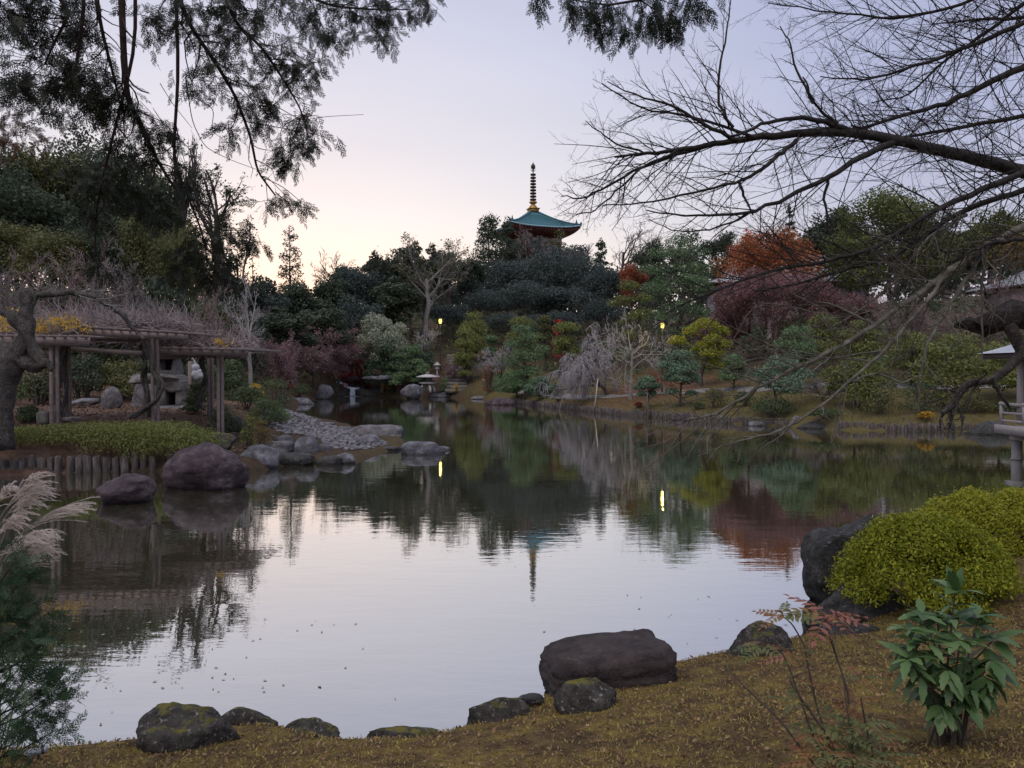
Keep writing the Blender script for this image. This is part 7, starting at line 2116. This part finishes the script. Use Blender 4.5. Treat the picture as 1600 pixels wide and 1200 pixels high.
    for src, pts, t0, t1, tw in limbs:
        P = np.array([tuple(at(px, py, dd) - b) for px, py, dd in pts])
        md = np.mean([p[2] for p in pts])
        r0, r1 = t0 * 0.86 * md / FPX / 2, t1 * 0.75 * md / FPX / 2
        Q = smooth(P)
        R = np.linspace(1, 0, len(Q)) ** 1.0 * (r0 - r1) + r1
        if src:
            s = starts[src]
            Q = np.concatenate([s[None], (s * 0.45 + Q[0] * 0.55)[None] + (0, 0, .03), Q]); R = np.concatenate([[r0 * 1.5, r0 * 1.15], R])
        m = MB(); Qn = Q + rng.normal(size=Q.shape) * 0.006
        m.tubes(Qn, R, 9); 
        low_ = np.mean([p[1] for p in pts]) > 395
        bark_ = BARK_SPUR if low_ else BARK_CHERRY
        o = m.build('limb', bark_, t, True)
        # side branches, twigs, spurs
        ln = np.linalg.norm(np.diff(Q, axis=0), axis=1).sum()
        tws = MB()
        n1 = max(3, int(ln * 9.5 * tw))
        st = Q[2:] if src else Q
        rt = R[2:] if src else R
        C, CR = grow(rng, st[None], np.minimum(rt, 0.012)[None], n1, 0.36, 46, up=0.10, k=6, wig=0.09, tmin=0.03, rr=0.5, rmin=0.0018, cap=0.95 if tw > 0.6 else 0.5)
        # keep the fan roughly across the view, as cherry sprays lie
        tws.tubes(C, CR, 5)
        C2, CR2 = grow(rng, C, CR, 6, 0.42, 44, up=0.08, k=4, wig=0.12, tmin=0.15, rr=0.6, rmin=0.0013, cap=0.36)
        tws.tubes(C2, CR2, 3)
        C3, CR3 = grow(rng, C2, CR2, 3, 0.42, 42, up=0.04, k=2, wig=0.16, tmin=0.2, rr=0.7, rmin=0.0010, cap=0.15)
        tws.tubes(C3, CR3, 3)
        tws.build('twigs', bark_, t)
cherry()
def old_limb():
    """A second, broken old tree outside the frame: only its thick snapped limb and one crooked bough reach in."""
    bx, by = 9.4, 10.4
    b = Vector((bx, by, gz(bx, by)))
    t = thing('old_tree', 'old leaning tree at the right edge with a thick snapped limb and crooked bough', 'tree', b)
    d = 9.6
    def line(pts, rs, sides=12, nz=0.05):
        P = np.array([tuple(at(px, py, d + dd) - b) for px, py, dd in pts])
        tt = np.linspace(0, len(P) - 1, (len(P) - 1) * 6 + 1)
        Q = np.stack([np.interp(tt, np.arange(len(P)), P[:, i]) for i in range(3)], -1)
        for _ in range(2):
            Q[1:-1] = (Q[:-2] + 2 * Q[1:-1] + Q[2:]) / 4
        m = MB(); m.tubes(Q, np.interp(tt, np.arange(len(P)), np.array(rs) * d / FPX), sides, True)
        V = np.concatenate(m.v)
        for i, p in enumerate(V):
            q = Vector(p) * 4
            V[i] += np.array(mnoise.noise_vector(q)) * nz + np.array(mnoise.noise_vector(q * 3.1)) * nz * 0.35
        m.v = [V]
        return m
    a = MB(); a.tubes(np.array([(0, 0, -.4), (0.05, 0, 0.9), (-.1, -.2, 1.9), (-.5, -.5, 2.6)]), [0.34, 0.3, 0.27, 0.25], 14, True); a.build('trunk', BARK, t, True)
    line([(1800, 480, .3), (1700, 492, .1), (1620, 492, 0), (1570, 498, 0), (1530, 510, 0), (1508, 508, 0), (1492, 514, 0)], [30, 28, 24, 20, 15, 11, 3], 18, 0.085).build('snapped_limb', BARK_BLACK, t, True)
    line([(1575, 505, -.1), (1590, 530, -.1), (1597, 550, -.1), (1575, 575, -.1), (1545, 595, -.1), (1512, 600, -.1), (1498, 618, -.1), (1488, 636, -.1), (1471, 647, -.1)], [10, 9, 8, 7, 6, 6, 5, 4.5, 4], 9, 0.02).build('branch', BARK_LICHEN, t, True)
    rng = np.random.default_rng(41)
    P = np.array([[tuple(at(px, py, d - .1) - b) for px, py in ((1590, 560), (1545, 595), (1512, 600), (1488, 636), (1471, 647))]])
    C, CR = grow(rng, P, np.full((1, 5), 0.03), 9, 0.5, 55, up=-0.15, k=5, rmin=0.006, wig=0.25)
    C2, CR2 = grow(rng, C, CR, 4, 0.5, 45, up=0.0, k=4, rmin=0.004, wig=0.2)
    m = MB(); m.tubes(C, CR, 5); m.tubes(C2, CR2, 3)
    m.tubes(np.array([tuple(at(px, py, d - .2) - b) for px, py in ((1550, 592), (1566, 620), (1580, 640), (1592, 636))]), [0.03, 0.022, 0.015, 0.01], 6)
    m.build('twigs', BARK_LICHEN, t, True)
old_limb()

# ------------------------------------------------------------------ ground cover, floating leaves, spotlight
def ground_cover():
    rng = np.random.default_rng(51)
    def pts(n, x0, x1, y0, y1, smin):
        x = rng.uniform(x0, x1, n); y = y0 + (y1 - y0) * rng.uniform(0, 1, n) ** 1.25
        s = sdist(x, y); k = (s > smin) & (np.abs(x) < y * 0.72 + 0.6)
        return np.stack([x[k], y[k], ground_z(x[k], y[k])], -1)
    P = pts(150000, -5, 8.5, 3.6, 11.5, 0.03)
    cl = np.sin(P[:, 0] * 2.3 + np.sin(P[:, 1] * 1.9) * 1.5) + np.sin(P[:, 1] * 3.1 + P[:, 0] * 0.7) + rng.normal(size=len(P)) * 0.9
    P = P[cl > -0.9]
    n = len(P)
    h = rng.uniform(0.010, 0.034, n)[:, None]
    d = unit(np.concatenate([rng.normal(size=(n, 2)) * 0.75, np.full((n, 1), 0.8)], 1))
    s = unit(np.cross(d, sph(rng, n))) * rng.uniform(0.003, 0.0075, (n, 1))
    m = MB()
    m.add(np.stack([P - s, P + s, P + d * h * 0.7 + s * 0.9, P + d * h], 1).reshape(-1, 3), np.arange(4 * n).reshape(n, 4))
    m.build('moss', L_MOSS, kind='stuff')
    P = pts(24000, -5, 9, 3.6, 13, 0.05)
    m = MB()
    V, F = leaf_quads(rng, P + (0, 0, 0.012), np.tile((0, 0, 1.0), (len(P), 1)), 0.030, 0.015, 0.6, lj=0.6)
    m.add(V, F)
    P2 = pts(3200, -5, 9, 3.6, 13, 0.05)
    V, F = leaf_quads(rng, P2 + (0, 0, 0.02), np.tile((0, 0, 1.0), (len(P2), 1)), 0.042, 0.024, 0.5)
    m.add(V, F)
    m.build('fallen_leaves', L_LITTER, kind='stuff')
    # weeds and grass blades
    P = pts(5200, -5, 9, 3.6, 12, 0.0)
    keep = np.sin(P[:, 0] * 5 + 1) * np.sin(P[:, 1] * 4.3) > 0.45
    P = P[keep]; n = len(P)
    d = unit(np.concatenate([rng.normal(size=(n, 2)) * 0.6, np.full((n, 1), 0.9)], 1)); h = rng.uniform(0.02, 0.06, n)[:, None]
    s = unit(np.cross(d, sph(rng, n))) * 0.0022
    m = MB(); m.add(np.stack([P - s, P + s, P + d * h * .7 + s * .7, P + d * h + (0, 0, -.004)], 1).reshape(-1, 3), np.arange(4 * n).reshape(n, 4))
    m.build('grass', L_GRASS, kind='stuff')
    # far grass: right bank and the green patch, plus leaf litter in the court
    m = MB()
    x = rng.uniform(-6, 24, 60000); y = rng.uniform(36, 92, 60000); s_ = sdist(x, y)
    k = (s_ > 0.15) & (s_ < 16) & (x < y * 0.6) & (x > -6 + (y > 80) * 0)
    Q = np.stack([x[k], y[k], ground_z(x[k], y[k])], -1); n = len(Q)
    d = unit(np.concatenate([rng.normal(size=(n, 2)) * 0.5, np.full((n, 1), 0.9)], 1)); h = rng.uniform(0.05, 0.14, n)[:, None]
    s = unit(np.cross(d, sph(rng, n))) * 0.02
    m.add(np.stack([Q - s, Q + s, Q + d * h + s * .3, Q + d * h - s * .3], 1).reshape(-1, 3), np.arange(4 * n).reshape(n, 4))
    m.build('bank_grass', L_OLIVE, kind='stuff')
    m = MB()
    x = rng.uniform(-22, -9, 9000); y = rng.uniform(24.5, 38, 9000); s_ = sdist(x, y); k = s_ > 1.2
    Q = np.stack([x[k], y[k], ground_z(x[k], y[k]) + 0.02], -1)
    m.add(*leaf_quads(rng, Q, np.tile((0, 0, 1.0), (len(Q), 1)), 0.10, 0.07, 0.3))
    m.build('court_leaf_litter', L_COURT, kind='stuff')
ground_cover()
def green_patch():
    rng = np.random.default_rng(52)
    x = rng.uniform(wx(755, 86), wx(812, 84), 9000); y = rng.uniform(78, 92, 9000)
    s_ = sdist(x, y); k = s_ > 1.0
    Q = np.stack([x[k], y[k], ground_z(x[k], y[k])], -1); n = len(Q)
    d = unit(np.concatenate([rng.normal(size=(n, 2)) * 0.5, np.full((n, 1), 0.9)], 1))
    s = unit(np.cross(d, sph(rng, n))) * 0.035
    m = MB(); m.add(np.stack([Q - s, Q + s, Q + d * .22 + s * .3, Q + d * .22 - s * .3], 1).reshape(-1, 3), np.arange(4 * n).reshape(n, 4))
    m.build('grass', L_PINE, kind='stuff')
green_patch()
def floating():
    rng = np.random.default_rng(53)
    m = MB()
    n = 1900
    y = 5.5 + 60 * rng.uniform(0, 1, n) ** 1.5; x = rng.uniform(-1, 1, n) * y * 0.62
    cl = np.sin(x * 0.9 + np.sin(y * 0.6) * 2) + np.sin(y * 0.8 + 1) + rng.normal(size=n) * 0.6
    k = (sdist(x, y) < -0.15) & (cl > 0.75)
    x, y = x[k], y[k]
    V, F = leaf_quads(rng, np.stack([x, y, np.full(len(x), 0.006)], -1), np.tile((0, 0, 1.0), (len(x), 1)), 0.045, 0.022, 0.05, lj=0.5)
    m.add(V, F)
    m.build('floating_leaves', L_FLOAT, kind='stuff')
floating()
def spotlight():
    d = 5.5; p = at(60, 1196, d); b = Vector((p.x, d, gz(p.x, d)))
    t = thing('garden_spotlight', 'small grey cylindrical garden spotlight on the moss at the bottom left', 'spotlight', b)
    h = max(p.z - b.z, 0.06)
    m = MB(); m.tubes(np.array([(-.07, -.03, h - 0.005), (0.045, 0.02, h + 0.01), (0.05, 0.022, h + 0.01)]), [0.026, 0.026, 0.024], 16, True); m.build('housing', GREY_PLASTIC, t, True)
    m = MB(); m.tubes(np.array([(0.02, 0.009, h + 0.007), (0.034, 0.015, h + 0.009)]), [0.0285, 0.0285], 16); m.build('ring', DARK_METAL, t, True)
    m = MB(); m.tubes(np.array([(0, 0, -.12), (0, 0, h - .02)]), [0.008, 0.008], 8); m.build('stake', DARK_METAL, t)
spotlight()
